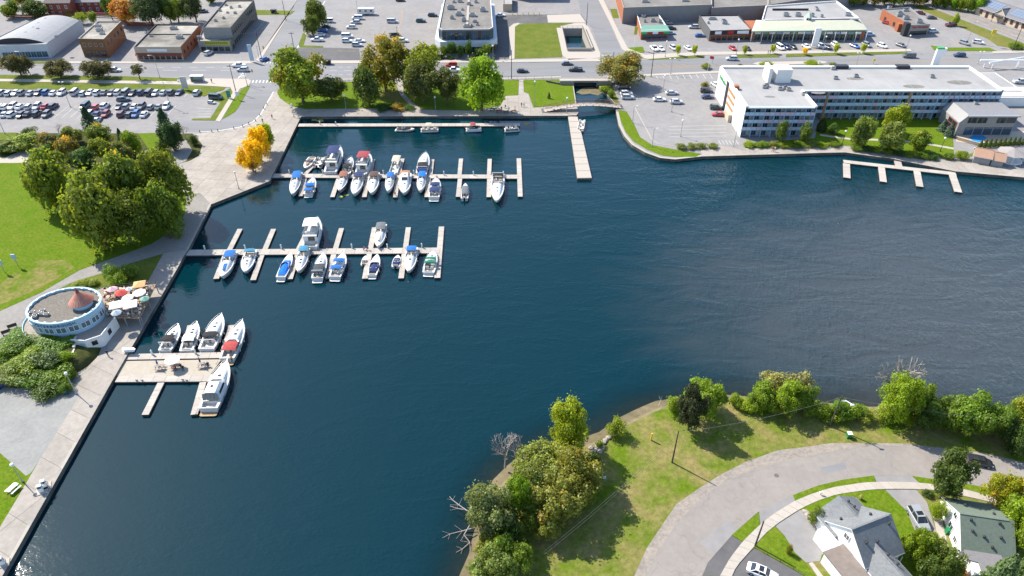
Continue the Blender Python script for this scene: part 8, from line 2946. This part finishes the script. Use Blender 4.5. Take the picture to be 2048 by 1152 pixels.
# ------------------------------------------------------------------ people about the place
for x, y, po, c_, rz, l in ((545, 238, 'walk', 'red', 30, 'person in red walking across the plaza'), (526, 246, 'walk', 'black', 200, 'person in black walking on the plaza near the yellow trees'), (217, 712, 'walk', 'black', 180, 'person in black walking below the round restaurant'), (727, 214, 'stand', 'navy', 0, 'person in navy near the park flower bed, left'), (1003, 222, 'stand', 'black', 0, 'person in black at the left of the park gathering'),
  (1018, 222, 'stand', 'white', 40, 'person in white in the middle of the park gathering'), (1030, 221, 'stand', 'grey', 90, 'person in grey at the park gathering'), (1043, 214, 'stand', 'red', 200, 'person in red at the right of the park gathering'), (1048, 213, 'stand', 'white', 10, 'person in white at the far right of the park gathering'), (996, 217, 'sit', 'black', 120, 'person in black seated under the biggest green tree'),
  (1011, 216, 'sit', 'navy', 160, 'person in navy seated in the park gathering'), (424, 166, 'stand', 'black', 0, 'person in black waiting beside the bus shelter'), (1545, 303, 'walk', 'red', 80, 'person in red on the east promenade by the hotel'), (1549, 303, 'walk', 'white', 80, 'person in white on the east promenade by the hotel'), (540, 303, 'sit', 'navy', 220, 'person in navy sitting in the shade of yellow trees, upper'),
  (523, 322, 'sit', 'blue', 200, 'person in blue sitting in the shade of yellow trees, lower'), (1797, 309, 'sit', 'white', 0, 'person in white sitting on the east promenade'), (1860, 312, 'stand', 'pink', 0, 'person in pink on the shaded east promenade'), (730, 500, 'sit', 'pink', 90, 'person in pink sitting on the middle dock'), (737, 500, 'sit', 'navy', 90, 'person in navy sitting on the middle dock'), (1010, 120, 'walk', 'black', 90, 'person walking on the street sidewalk by the office'),
  (790, 391, 'sit', 'pink', 0, 'person in bright pink sitting at the end of a dock finger'), (795, 171, 'walk', 'black', 90, 'person in black on the park path near the street'), (1540, 108, 'walk', 'black', 90, 'person in black on the mall sidewalk, left of a pair'), (1536, 108, 'walk', 'grey', 90, 'person in grey on the mall sidewalk, right of a pair'), (465, 724, 'stand', 'yellow', 0, 'person in yellow on the stern of the coral red cruiser')):
 person(x, y, po, c_, l, rz, .07 if not (300 < y < 560 and 700 < x < 900) else -.33)
# picnic gathering under the big tree
for i, (x, y) in enumerate(((985, 221), (998, 225), (1012, 226), (1027, 225))):
 picnic(x, y, ('leftmost', 'second', 'third', 'rightmost')[i] + ' dark picnic table under the biggest green tree', 10 * i, .07, BRICK_R if i % 2 else BARK)

# ------------------------------------------------------------------ trees and shrubs
YG, MG, DG, OL, AU = (.125, .150, .014), (.085, .115, .016), (.040, .070, .018), (.115, .125, .040), (.115, .095, .022)
BG, YE = (.115, .185, .014), (.42, .262, .006)
T = tree
T('broad', 598, 207, 118, 101, (.105, .125, .018), 'huge maple with an orange-tinged top at the junction corner', autumn=16, name='maple_tree')
T('fine', 660, 203, 62, 154, (.062, .075, .022), 'small dark tree right of the huge junction maple')
T('broad', 735, 211, 72, 134, (.062, .08, .022), 'dark round tree with yellowing top left of the tall ash', autumn=8)
T('fine', 768, 182, 82, 80, (.135, .115, .022), 'tall yellowing ash tree beside the street', autumn=26, name='ash_tree')
T('fine', 836, 188, 76, 94, (.125, .135, .018), 'tall yellow-green tree behind the dark park trees', autumn=10)
T('fine', 842, 207, 62, 128, (.072, .076, .028), 'dark olive tree in the middle of the park')
T('fine', 893, 209, 50, 140, (.068, .072, .026), 'slim dark tree left of the biggest green park tree')
T('broad', 962, 222, 102, 119, (.115, .165, .012), 'biggest bright green tree by the north promenade', autumn=4, name='maple_tree')
T('willow', 1248, 169, 88, 107, (.125, .11, .04), 'pale brownish willow beside the culvert', autumn=20, name='willow_tree')
for x, y, w, ty, c_, l in ((903, 114, 24, 82, DG, 'upright dark tree left of the office entrance'), (920, 116, 26, 90, DG, 'low dark tree before the office, second from left'), (938, 114, 22, 80, DG, 'upright dark tree in the middle of the office front'), (957, 117, 26, 96, DG, 'low dark tree before the office, second from right'), (975, 114, 26, 86, MG, 'green tree at the right corner of the office front'), (866, 114, 38, 90, YG, 'yellow-green tree at the left corner of the office'), (986, 104, 16, 84, AU, 'small yellowing tree at the right corner of the office'), (888, 115, 22, 92, MG, 'small green tree between the yellow-green one and the office')):
 T('round', x, y, w, ty, c_, l)
for x, y, w, ty, c_, l in ((795, 116, 16, 104, DG, 'clipped dark shrub under the lamp mast'), (880, 117, 26, 108, DG, 'low dark hedge left of the office entrance'), (900, 117, 22, 110, MG, 'low green hedge before the office'), (950, 118, 26, 111, AU, 'reddish hedge before the office')):
 T('shrub', x, y, w, ty, c_, l)
T('broad', 622, 69, 42, 31, (.07, .085, .018), 'lower of two round trees left of the central lot')
T('broad', 634, 56, 54, 0, (.075, .09, .018), 'upper of two round trees left of the central lot', autumn=6)
for x, y, w, ty, l in ((36, 153, 48, 109, 'leftmost russet street tree'), (116, 156, 46, 122, 'second russet street tree from the left'), (194, 157, 50, 121, 'third russet street tree from the left'), (275, 159, 38, 124, 'rightmost and thinnest russet street tree')):
 T('fine' if x < 250 else 'thin', x, y, w, ty, (.062, .055, .026), l + ' beside the car park', autumn=7)
for k, (x, y, w, ty, kd, c_, a, l) in enumerate(((20, 36, 44, 4, 'broad', MG, 10, 'green tree at the top left corner'), (72, 35, 64, 0, 'broad', (.045, .06, .02), 0, 'large dark tree behind the arched white shed'), (45, 12, 40, -20, 'fine', AU, 30, 'yellowing tree at the very top left'), (140, 33, 26, 20, 'shrub', YG, 0, 'small yellow-green bush behind the arched shed'), (160, 48, 34, 24, 'shrub', YG, 5, 'yellow-green bush between shed and narrow shop'),
  (184, 50, 24, 22, 'round', MG, 0, 'small green tree above the narrow brick shop'), (218, 40, 34, -10, 'round', DG, 0, 'dark tree left of the orange tree'), (248, 50, 58, 0, 'fine', (.26, .10, .03), 45, 'orange autumn tree behind the narrow brick shop'), (296, 52, 56, -14, 'fine', (.045, .06, .03), 0, 'tall dark tree right of the orange autumn tree'), (336, 46, 34, -6, 'fine', DG, 0, 'dark conifer-like tree above the wide brick shop'), (352, 46, 38, 0, 'fine', (.09, .11, .02), 10, 'yellow-green tree above the wide brick shop'),
  (386, 44, 42, -16, 'fine', (.05, .06, .03), 0, 'dark tree beside the long grey block'), (120, 12, 40, -30, 'broad', DG, 0, 'dark tree left of the red brick houses'), (420, 6, 40, -24, 'broad', MG, 0, 'green tree at the top left of the long block'))):
 T(kd, x, y, w, ty, c_, l + (' at the top' if ' top' not in l and len(l.split()) < 13 else ''), autumn=a)
T('spruce', 174, 262, 48, 203, (.028, .05, .03), 'dark blue-green spruce at the car park edge, left')
T('spruce', 326, 268, 50, 206, (.028, .05, .03), 'dark blue-green spruce at the car park edge, right')
T('broad', 342, 300, 56, 246, (.025, .045, .02), 'dark juniper mass beside the leaning pole')
T('spruce', 238, 278, 22, 252, (.03, .05, .028), 'small dark conifer in the garden bed')
T('shrub', 388, 290, 24, 270, (.03, .05, .016), 'round clipped dark shrub at the plaza edge')
T('shrub', 320, 302, 28, 282, MG, 'green shrub below the juniper mass')
t = thing('bare_tree', 'leafless grey shrub at the plaza edge by the juniper', 'tree', P(372, 278))
put('branches', BARE[0], t, (0, 0, 0), 0, (5, 5, 4.5))
t = thing('bare_tree', 'leafless grey shrub at the top of the garden', 'tree', P(120, 272))
put('branches', BARE[1], t, (0, 0, 0), 0, (5, 5, 4.0))
for k, (x, y, w, ty, c_, a, l) in enumerate(((60, 277, 42, 254, (.045, .06, .02), 0, 'dark shrub at the upper left of the garden'), (48, 298, 66, 268, (.15, .17, .05), 10, 'pale variegated shrub in the garden, upper left'), (22, 302, 60, 280, (.12, .14, .04), 6, 'pale variegated shrub at the left garden edge'), (4, 306, 44, 284, DG, 0, 'dark shrub at the far left of the garden'),
  (96, 300, 58, 266, (.09, .085, .03), 28, 'reddish green shrub tree in the garden'), (142, 288, 54, 254, (.085, .10, .02), 18, 'rusty-tipped garden tree behind the others'), (200, 292, 66, 247, (.08, .10, .02), 14, 'tall garden tree with rusty tips in the middle'), (136, 318, 56, 273, (.10, .09, .03), 40, 'orange-topped small tree in the garden bed'), (206, 322, 56, 276, (.11, .12, .02), 18, 'yellow-green garden tree in front of the rusty one'),
  (264, 308, 48, 262, (.105, .14, .016), 6, 'bright yellow-green garden tree beside the grass patch'), (168, 336, 66, 296, DG, 0, 'dark shaded shrub in front of the garden trees'), (245, 322, 52, 284, (.085, .09, .03), 16, 'mixed green and red shrub right of the garden middle'), (90, 318, 44, 288, DG, 0, 'dark shrub by the garden path'))):
 T('broad' if w > 46 else 'shrub', x, y, w, ty, c_, l, autumn=a, cat='shrub' if w <= 46 else 'tree')
BTc = (.100, .118, .016)
for k, (x, y, w, ty, c_, a, l, kd) in enumerate(((100, 420, 120, 296, BTc, 8, 'big maple at the left edge of the park grove', 'broad'), (188, 497, 138, 340, (.10, .115, .018), 7, 'big maple at the near left of the park grove', 'broad'), (250, 440, 122, 304, (.085, .108, .016), 5, 'big maple in the middle of the park grove', 'broad'), (322, 428, 120, 306, (.105, .12, .016), 8, 'big maple at the right of the park grove', 'broad'),
  (326, 476, 92, 366, (.075, .10, .014), 4, 'dark maple nearest the quay path', 'broad'), (246, 486, 92, 392, (.075, .09, .014), 6, 'small maple in the near middle of the park grove', 'fine'))):
 T(kd, x, y, w, ty, c_, l, autumn=a, name='maple_tree')
for x, y, w, ty, c_, l in ((528, 302, 36, 248, (.17, .19, .012), 'lime yellow tree, farthest of the plaza row'), (517, 322, 46, 260, YE, 'golden yellow tree in the middle of the plaza row'), (500, 342, 48, 286, YE, 'golden yellow tree nearest in the plaza row')):
 T('fine', x, y, w, ty, c_, l, name='honey_locust_tree', autumn=0)
T('thin', 508, 345, 32, 318, (.2, .11, .05), 'thin rusty tree in front of the golden ones')
# flower bed by the north promenade
T('shrub', 770, 219, 46, 208, DG, 'low planting at the left of the park flower bed')
T('shrub', 795, 218, 44, 208, (.10, .07, .02), 'reddish flowers in the park flower bed', autumn=40)
T('shrub', 818, 219, 34, 210, DG, 'low planting at the right of the park flower bed')
T('cedar', 1098, 197, 8, 184, DG, 'tiny lone conifer on the canal lawn')
for x, y, ty in ((1356, 111, 89), (1390, 111, 89), (1490, 109, 91), (1547, 107, 88), (1610, 110, 94), (1672, 108, 86), (1728, 107, 86)):
 T('round', x, y, 15, ty, YE if x == 1610 else (.20, .21, .015), {1356: 'leftmost small yellow tree along the mall verge', 1390: 'second small yellow tree along the mall verge', 1490: 'third small yellow tree along the mall verge', 1547: 'fourth small yellow tree along the mall verge', 1610: 'golden fifth tree along the mall verge', 1672: 'sixth small yellow tree along the mall verge', 1728: 'rightmost small yellow tree along the mall verge'}[x])
T('round', 1912, 52, 18, 26, YG, 'lone small tree beside the maroon pickup')
for k in range(9):
 T('broad' if k % 2 else 'fine', 1712 + k * 20, 12 - (k % 2) * 3, 34, -18 - (k % 3) * 5, (MG, YG, AU, DG)[k % 4], ORD[k] + ' tree from the left in the row behind the mall', autumn=14)
for k in range(6):
 T('broad', 1878 + k * 16, 14 + k * 2.5, 32, -12, (YG, MG, BG)[k % 3], ORD[k] + ' tree from the left behind the railway track', autumn=12)
T('shrub', 2030, 96, 40, 82, MG, 'shrub row between the track and tall pole')
T('shrub', 1413, 137, 26, 125, OL, 'round shrub beside the flag pole')
T('shrub', 1480, 135, 20, 128, (.07, .08, .03), 'small round shrub on the street behind the hotel')
T('shrub', 1665, 134, 24, 124, OL, 'round shrub on the street island')
T('shrub', 1409, 176, 24, 162, AU, 'yellowing shrub at the upper hotel lot')
T('shrub', 1535, 130, 40, 124, YG, 'low yellow-green planting on the traffic island, left')
T('shrub', 1624, 128, 46, 122, YG, 'low yellow-green planting on the traffic island, right')
T('shrub', 1208, 185, 26, 170, YG, 'tall weeds on the right canal bank, upper')
T('shrub', 1222, 195, 22, 180, MG, 'tall weeds on the right canal bank, lower')
for x, y, w, ty, kd, c_, a, l in ((1563, 288, 36, 241, 'round', (.06, .08, .018), 0, 'dark green tree before the hotel balconies, left of a pair'), (1610, 287, 36, 245, 'round', (.065, .085, .018), 0, 'dark green tree before the hotel balconies, right of a pair'), (1727, 296, 58, 234, 'broad', (.105, .125, .03), 0, 'pale green round tree on the hotel lawn, left'), (1782, 303, 60, 246, 'broad', (.115, .13, .035), 0, 'pale green round tree on the hotel lawn, middle'), (1791, 268, 60, 210, 'broad', (.15, .165, .012), 0, 'yellow-green tree behind the pale ones on the hotel lawn'), (1838, 303, 52, 260, 'broad', (.10, .125, .016), 5, 'loose yellow-green tree nearest the promenade')):
 T(kd, x, y, w, ty, c_, l, autumn=a)
T('cedar', 1645, 262, 24, 232, (.03, .04, .014), 'dark narrow conifer at the hotel inner corner')
T('shrub', 1668, 268, 30, 246, DG, 'dark round shrub at the hotel inner corner')
T('spruce', 1889, 262, 28, 233, (.05, .075, .075), 'blue spruce at the pool house wall, left')
T('spruce', 1903, 272, 30, 240, (.05, .075, .075), 'blue spruce at the pool house wall, right')
for k in range(10):
 T('cedar', 1962 + k * 9.6, 296 - k * .8, 10, 279 - k * .8, (.055, .075, .018), ORD[k] + ' small cedar from the left beside the pool terrace')
T('shrub', 1925, 318, 38, 300, YG, 'yellow-green shrub at the end of the hotel lawn')
T('shrub', 1898, 318, 30, 304, MG, 'green shrub beside the end of the hotel lawn')
T('shrub', 1950, 314, 24, 302, YG, 'yellow-green shrub left of the terracotta hut')
for k in range(9):
 x = 1500 + k * 24
 if x < 1680:
  T('shrub', x, 294 - abs(k - 3) * .6, 36, 282, (YG, MG, OL)[k % 3], ORD[k] + ' shrub from the left in the hotel promenade bed', autumn=8)
for k in range(8):
 T('shrub', 1712 + k * 22, 300 + k * 2.6, 34, 287 + k * 2.8, (MG, DG, YG)[k % 3], ORD[k] + ' shrub from the left in the lawn-edge hedge')
for k in range(4):
 T('shrub', 1362 + k * 21, 297 - k * .4, 30, 286, OL, ORD[k] + ' bush from the left in the hedge below the hotel lot')

# restaurant hill: a mound packed with shrubs
b = MB()
mc = P(85, 715)
rings = []
for r_, z in ((11.5, -.05), (9.5, .9), (6, 2.0), (2.5, 2.3)):
 rings.append([(mc.x + r_ * 1.0 * math.cos(2 * math.pi * i / 20), mc.y + r_ * .78 * math.sin(2 * math.pi * i / 20), z) for i in range(20)])
b.loft(rings, 0)
struct(b.build('planted_mound', SOIL, smooth=True))
def zm(x, y):
 p = P(x, y)
 d = math.hypot((p.x - mc.x) / 11.5, (p.y - mc.y) / 9)
 return max(0, 2.2 * (1 - d * d)) * .9
for k, (x, y, w, c_, l) in enumerate(((30, 690, 52, (.075, .115, .012), 'low juniper mat on the hill below the restaurant, far left'), (60, 668, 50, (.07, .11, .012), 'low juniper mat beside the restaurant walkway'), (20, 720, 44, (.10, .13, .014), 'yellow-green shrub on the left flank of the hill'), (55, 705, 46, (.065, .10, .012), 'mid green juniper in the upper hill'), (95, 705, 54, (.08, .12, .012), 'fresh green juniper under the walkway'),
  (135, 702, 50, (.08, .12, .012), 'fresh green juniper beside the stepped wall'), (60, 740, 54, (.13, .14, .02), 'pale yellow-green shrub in the middle of the hill'), (100, 735, 50, (.055, .075, .035), 'blue-grey round shrub in the middle of the hill'), (135, 730, 40, (.12, .14, .012), 'bright yellow-green shrub at the right of the hill'), (30, 757, 50, (.12, .125, .05), 'pale flowering shrub on the lower left of the hill'),
  (70, 768, 50, (.07, .10, .014), 'green shrub at the bottom of the hill'), (110, 762, 56, (.11, .14, .012), 'bright shrub at the lower right of the hill'), (138, 758, 36, (.07, .09, .014), 'small dark shrub by the promenade lamp'), (90, 785, 50, (.055, .075, .014), 'dark shrub at the foot of the hill'), (128, 782, 36, (.075, .10, .014), 'green shrub at the foot of the hill near the lamp'))):
 T('shrub', x, y, w * (1.6 if x < 115 else 1.05), 0, (c_[0] * .8, c_[1] * .95, c_[2] * .5), l, h=2.2 if k not in (0, 1, 4, 5) else 1.5, z0=zm(x, y) - .1, cat='shrub')
for k, (x, y, w, ty, c_, l) in enumerate(((225, 560, 50, 528, (.08, .12, .016), 'round green shrub above the patio, left'), (255, 555, 44, 528, (.09, .125, .018), 'round green shrub above the patio, right'), (235, 572, 46, 545, (.10, .14, .012), 'yellow-green shrub in front of the round pair'), (160, 572, 40, 558, (.12, .14, .012), 'low yellow-green plants behind the restaurant turret'), (185, 570, 30, 558, (.12, .14, .02), 'low pale plants between turret and patio'))):
 T('shrub', x, y, w, ty, c_, l)

# near shore: trees on the point and along the bank
for x, y, w, ty, kd, c_, a, l in ((1136, 905, 78, 814, 'fine', (.15, .165, .014), 6, 'yellow-green tree standing at the water edge'), (1085, 960, 110, 893, 'willow', (.135, .145, .032), 4, 'pale willow at the back of the shore clump'), (1150, 985, 100, 903, 'willow', (.14, .13, .028), 12, 'yellowing willow at the right of the shore clump'),
  (1075, 1005, 96, 930, 'willow', (.12, .13, .036), 4, 'pale willow at the left of the shore clump'), (1112, 1035, 110, 955, 'willow', (.125, .12, .03), 10, 'tan-tinged willow at the front of the shore clump'), (1180, 965, 50, 905, 'broad', (.03, .045, .014), 0, 'dark tree at the right edge of the shore clump'), (975, 1062, 94, 972, 'willow', (.125, .135, .06), 0, 'greyish olive willow leaning over the water'),
  (1034, 1035, 46, 960, 'fine', (.085, .13, .012), 0, 'fresh green sapling between the willows'), (1020, 1085, 70, 1030, 'broad', (.045, .07, .012), 0, 'dark green bush under the willows'), (1003, 1125, 74, 1070, 'broad', (.065, .10, .012), 3, 'mid green bush on the near shore'), (1046, 1110, 46, 1075, 'shrub', (.05, .07, .012), 0, 'small dark bush beside the near shore'), (985, 1160, 80, 1108, 'fine', (.10, .12, .035), 0, 'grey-green bush at the bottom edge of the shore'),
  (1384, 860, 68, 776, 'broad', (.030, .034, .020), 0, 'dark purple-leaved maple on the shore lawn'), (1410, 826, 70, 766, 'fine', (.115, .155, .012), 2, 'yellow-green tree behind the dark maple'), (1345, 822, 40, 792, 'shrub', (.12, .15, .016), 0, 'yellow-green bush at the sandy bank'), (1232, 868, 48, 836, 'shrub', (.13, .15, .014), 4, 'small yellow-green bush on the beach'), (1200, 893, 24, 880, 'shrub', (.11, .13, .02), 0, 'tiny bush among the beach stones'),
  (1470, 812, 34, 788, 'shrub', (.12, .15, .012), 0, 'round yellow-green bush alone on the bank'), (1545, 795, 66, 738, 'thin', (.17, .15, .07), 8, 'pale feathery willow over the water, left'), (1600, 798, 70, 735, 'thin', (.18, .16, .08), 10, 'pale feathery willow over the water, right'), (1520, 816, 52, 768, 'fine', (.11, .15, .012), 2, 'bright green bank tree left of the lamp pole'), (1568, 822, 62, 766, 'fine', (.12, .155, .012), 3, 'bright green bank tree in the middle of the row'),
  (1610, 820, 50, 775, 'fine', (.10, .135, .014), 6, 'green bank tree nearest the lamp pole'), (1495, 815, 36, 800, 'shrub', (.12, .14, .02), 0, 'low bush left of the bank trees'), (1645, 836, 40, 808, 'shrub', (.105, .14, .014), 6, 'bush behind the curved lamp pole'), (1680, 838, 44, 800, 'shrub', (.07, .11, .018), 2, 'green bush right of the curved lamp pole'), (1715, 835, 44, 808, 'shrub', (.10, .14, .018), 2, 'light green bush at the gap in the bank'),
  (1770, 838, 32, 812, 'shrub', (.15, .12, .03), 30, 'russet bush below the bare tree'), (1800, 842, 64, 752, 'fine', (.13, .165, .014), 12, 'yellow-green tree under the bare branches'), (1838, 838, 60, 775, 'fine', (.12, .15, .014), 8, 'yellow-green tree right of the bare one'), (1862, 852, 60, 800, 'fine', (.06, .09, .018), 0, 'dark green bank bush right of the bare tree'), (1905, 852, 64, 796, 'fine', (.09, .125, .02), 0, 'mid green bank tree, third from the right edge'),
  (1945, 868, 90, 792, 'broad', (.09, .13, .022), 5, 'large light green bank tree at right'), (2003, 875, 60, 812, 'fine', (.085, .12, .02), 3, 'green bank tree second from the right edge'), (2042, 880, 64, 806, 'fine', (.12, .14, .014), 14, 'yellowing bank tree at the right edge'), (2035, 905, 66, 848, 'broad', (.045, .07, .018), 0, 'dark green bush at the right edge below the bank'),
  (1902, 998, 80, 906, 'broad', (.060, .078, .022), 6, 'dense rounded dark green tree on the boulevard'), (2010, 1015, 66, 948, 'fine', (.17, .16, .012), 18, 'small yellowing tree beside the sidewalk at right'), (2040, 1060, 70, 990, 'fine', (.12, .155, .014), 4, 'bright green tree behind the green-roofed house'), (2055, 1105, 60, 1040, 'fine', (.11, .14, .014), 4, 'green tree at the right edge near the house'),
  (1832, 1118, 46, 1064, 'fine', (.12, .15, .012), 5, 'yellow-green tree between the two houses'), (1868, 1125, 50, 1078, 'fine', (.10, .12, .022), 8, 'mixed green shrub tree between the two houses'), (1895, 1150, 50, 1100, 'fine', (.08, .10, .022), 4, 'dark shrub at the bottom between the houses'), (1860, 1155, 60, 1110, 'broad', (.06, .08, .016), 0, 'dark shaded bush at the bottom behind the veranda'),
  (1877, 1038, 34, 1000, 'shrub', (.13, .16, .014), 4, 'yellow-green shrub at the door of the green-roofed house'), (1856, 990, 28, 978, 'shrub', (.035, .055, .014), 0, 'low dark clipped shrub beside the driveway'), (1870, 1080, 26, 1064, 'shrub', (.13, .15, .02), 0, 'small pale shrub in front of the silver car'), (1632, 1046, 36, 1012, 'shrub', (.075, .095, .014), 6, 'shrub bed at the corner of the grey-roofed house'),
  (1578, 1106, 18, 1088, 'shrub', (.11, .11, .014), 20, 'small yellowing bush on the front lawn strip'), (1920, 1150, 34, 1130, 'shrub', (.4, .14, .03), 50, 'orange flowering shrub at the bottom edge'), (1722, 999, 10, 988, 'shrub', (.3, .25, .14), 0, 'tiny straw-coloured plant on the front lawn')):
 T(kd, x, y, w, ty, c_, l, autumn=a, cat='shrub' if kd == 'shrub' else 'tree')
for k in range(15):
 x = 1492 + k * 40
 y = (818, 820, 823, 826, 834, 836, 838, 836, 840, 846, 852, 856, 862, 872, 884)[k]
 T('shrub', x, y, 48 + 8 * (k % 3), y - 22 - 6 * (k % 2), ((.15, .18, .014), (.11, .15, .014), (.15, .16, .03), (.13, .17, .018))[k % 4], ORD[k] + ' low bush from the left along the far bank edge', autumn=(0, 6, 12)[k % 3], cat='shrub')
for k, (x, y, w, ty) in enumerate(((1050, 985, 60, 940), (1130, 1010, 64, 960), (1165, 1005, 50, 960), (1065, 1050, 60, 1005), (1095, 1070, 54, 1030), (1000, 1050, 60, 1005), (1030, 1140, 60, 1095), (975, 1110, 44, 1075))):
 T('fine', x, y, w, ty, ((.11, .14, .02), (.13, .13, .03), (.08, .11, .016))[k % 3], ORD[k] + ' understorey bush from the back of the shore clump', autumn=4, cat='shrub')
T('spruce', 2005, 1195, 110, 1085, (.075, .10, .05), 'bushy pine at the bottom right corner', name='pine_tree')
T('spruce', 2052, 1175, 60, 1075, (.075, .10, .045), 'green pine at the bottom right edge', name='pine_tree')
def bare(px, py, w, h, label, v=0, rz=0):
 t = thing('bare_tree', label, 'tree', P(px, py), R(rz))
 put('branches', BARE[v], t, (0, 0, 0), 0, (w, w, h))
bare(1010, 935, 7.5, 8.5, 'dead grey tree over the water, left of a pair', 0)
bare(1045, 945, 7.0, 8.0, 'dead grey tree over the water, right of a pair', 1, 60)
bare(1772, 812, 10.5, 13, 'tall leafless tree rising from the bank bushes', 0, 130)
bare(1800, 820, 7, 8, 'smaller leafless tree beside the tall bare one', 1, 200)
bare(2052, 850, 8, 8, 'leafless tree at the right edge of the bank', 0, 10)
def branch(pts, r, label):
 b = MB()
 P3 = [P(x, y, z) for x, y, z in pts]
 n = len(P3)
 for i in range(n - 1):
  b.tube(P3[i], P3[i + 1], r * (1 - i / n) + .02, r * (1 - (i + 1) / n) + .02, 6)
  if i:
   d = (P3[i + 1] - P3[i])
   b.tube(P3[i], P3[i] + Vector((d.y * .9, -d.x * .6, .3)) + d * .5, r * .4, .02, 4)
   b.tube(P3[i], P3[i] + Vector((-d.y * .7, d.x * .6, .2)) + d * .6, r * .35, .02, 4)
 tag(b.build('fallen_branch', BAREWOOD), label, 'branch')
branch([(940, 1050, .6), (928, 1070, -.2), (940, 1085, -.6), (925, 1098, -.8), (912, 1105, -.85)], .09, 'pale dead branch reaching into the water below the olive willow')
branch([(935, 1022, 1.0), (918, 1010, .8), (905, 1000, .6), (899, 993, .5)], .07, 'pale dead limb poking left from the olive willow, upper')
branch([(933, 1020, .6), (915, 1017, .5), (900, 1012, .4)], .06, 'pale dead limb poking left from the olive willow, lower')
branch([(950, 1055, -.2), (925, 1062, -.7), (900, 1068, -.88), (885, 1076, -.9)], .07, 'submerged dark branch beside the near shore')
branch([(1318, 812, .2), (1322, 800, .9), (1318, 792, 1.5)], .08, 'small grey stump branch at the sandy bank')
# stones on the beach and round beds
stone = [shared('stone%d' % k, lambda b, k=k: b.lathe([(.3 + .05 * k, 0), (.42, .16), (.34 - .04 * k, .3), (.1, .36)], 7, 0, (0, 0, 0), 1.2, .8 + .1 * k), [mat('field_stone', (.30, .26, .22), .9, .25, 2)]) for k in range(3)]
for k, (x, y) in enumerate(((1183, 897), (1192, 899), (1199, 903), (1206, 886), (1210, 882), (1204, 896), (1186, 905), (985, 1112), (1615, 1030), (1619, 1037), (1624, 1043), (1630, 1049), (1611, 1025), (1217, 876), (1196, 892), (1225, 870))):
 o = bpy.data.objects.new('stone', stone[k % 3])
 col.objects.link(o)
 o.location = P(x, y, .02 if y > 1000 or x > 1190 else -.05)
 o.scale = (1.3, 1.3, 1.2)
 o.rotation_euler = (0, 0, k)
 if 1000 < y < 1060:
  tag(o, 'pale edging stone of the house garden bed, %s from the road' % ORD[(1611, 1615, 1619, 1624, 1630).index(x)], 'stone', 'edging stones of the garden bed')
 else:
  tag(o, 'pale shore boulder, %s from the left near the willow clump' % ORD[sorted((985, 1183, 1186, 1192, 1196, 1199, 1204, 1206, 1210, 1217, 1225)).index(x)], 'stone', 'boulders on the near shore')
# floating weed patches
def weed(px, py, w, label):
 b = MB()
 p = P(px, py, ZW + .015)
 rr = random.Random(int(px))
 n = 14
 b.face([(p.x + w * math.cos(2 * math.pi * i / n) * rr.uniform(.5, 1), p.y + w * .8 * math.sin(2 * math.pi * i / n) * rr.uniform(.5, 1), ZW + .015) for i in range(n)])
 tag(b.build('weed_patch', mat('water_weed', (.22, .21, .04), .8, .3, 2)), label, 'water weed')
weed(683, 393, .8, 'yellow-green weed patch off the dock finger, left'); weed(693, 390, .9, 'yellow-green weed patch off the dock finger, right')
weed(1053, 247, 1.6, 'pale weed patch by the end of the north dock')
weed(640, 241, 1.8, 'weed floating behind the north dock, left'); weed(628, 240, 1.3, 'weed floating behind the north dock, far left')
for nm, px, m in (('road_patch', [(1400, 1085), (1455, 1040), (1478, 1058), (1428, 1110)], ASPHALT), ('road_patch', [(1640, 935), (1690, 925), (1694, 938), (1650, 947)], STREET)):
 sheet(nm, px, .044, m)
stripes('crack_seal', [((1362, 1152), (1375, 1110)), ((1375, 1110), (1398, 1075)), ((1398, 1075), (1440, 1045)), ((1620, 944), (1740, 940)), ((1740, 940), (1800, 938)), ((1440, 990), (1462, 1008)), ((1375, 1125), (1395, 1132))], .06, ASPHALT, .046)
# hydro box, manhole
b = MB(); b.lathe([(.42, 0), (.42, .012)], 14)
o = b.build('manhole_cover', mat('cast_iron', (.12, .10, .09), .8, .2, 4)); o.location = P(1553, 951, .042)
tag(o, 'round manhole cover in the crescent road', 'manhole')
# ducks' ring buoy on the water below the upper dock
b = MB()
b.lathe([(.3, -.05), (.36, .1), (.2, .2)], 10)
o = b.build('mooring_buoy', SIGNR); o.location = P(873, 353, ZW + .8)
tag(o, 'red buoy beside the two navy canopies', 'buoy')
bpy.context.view_layer.update()
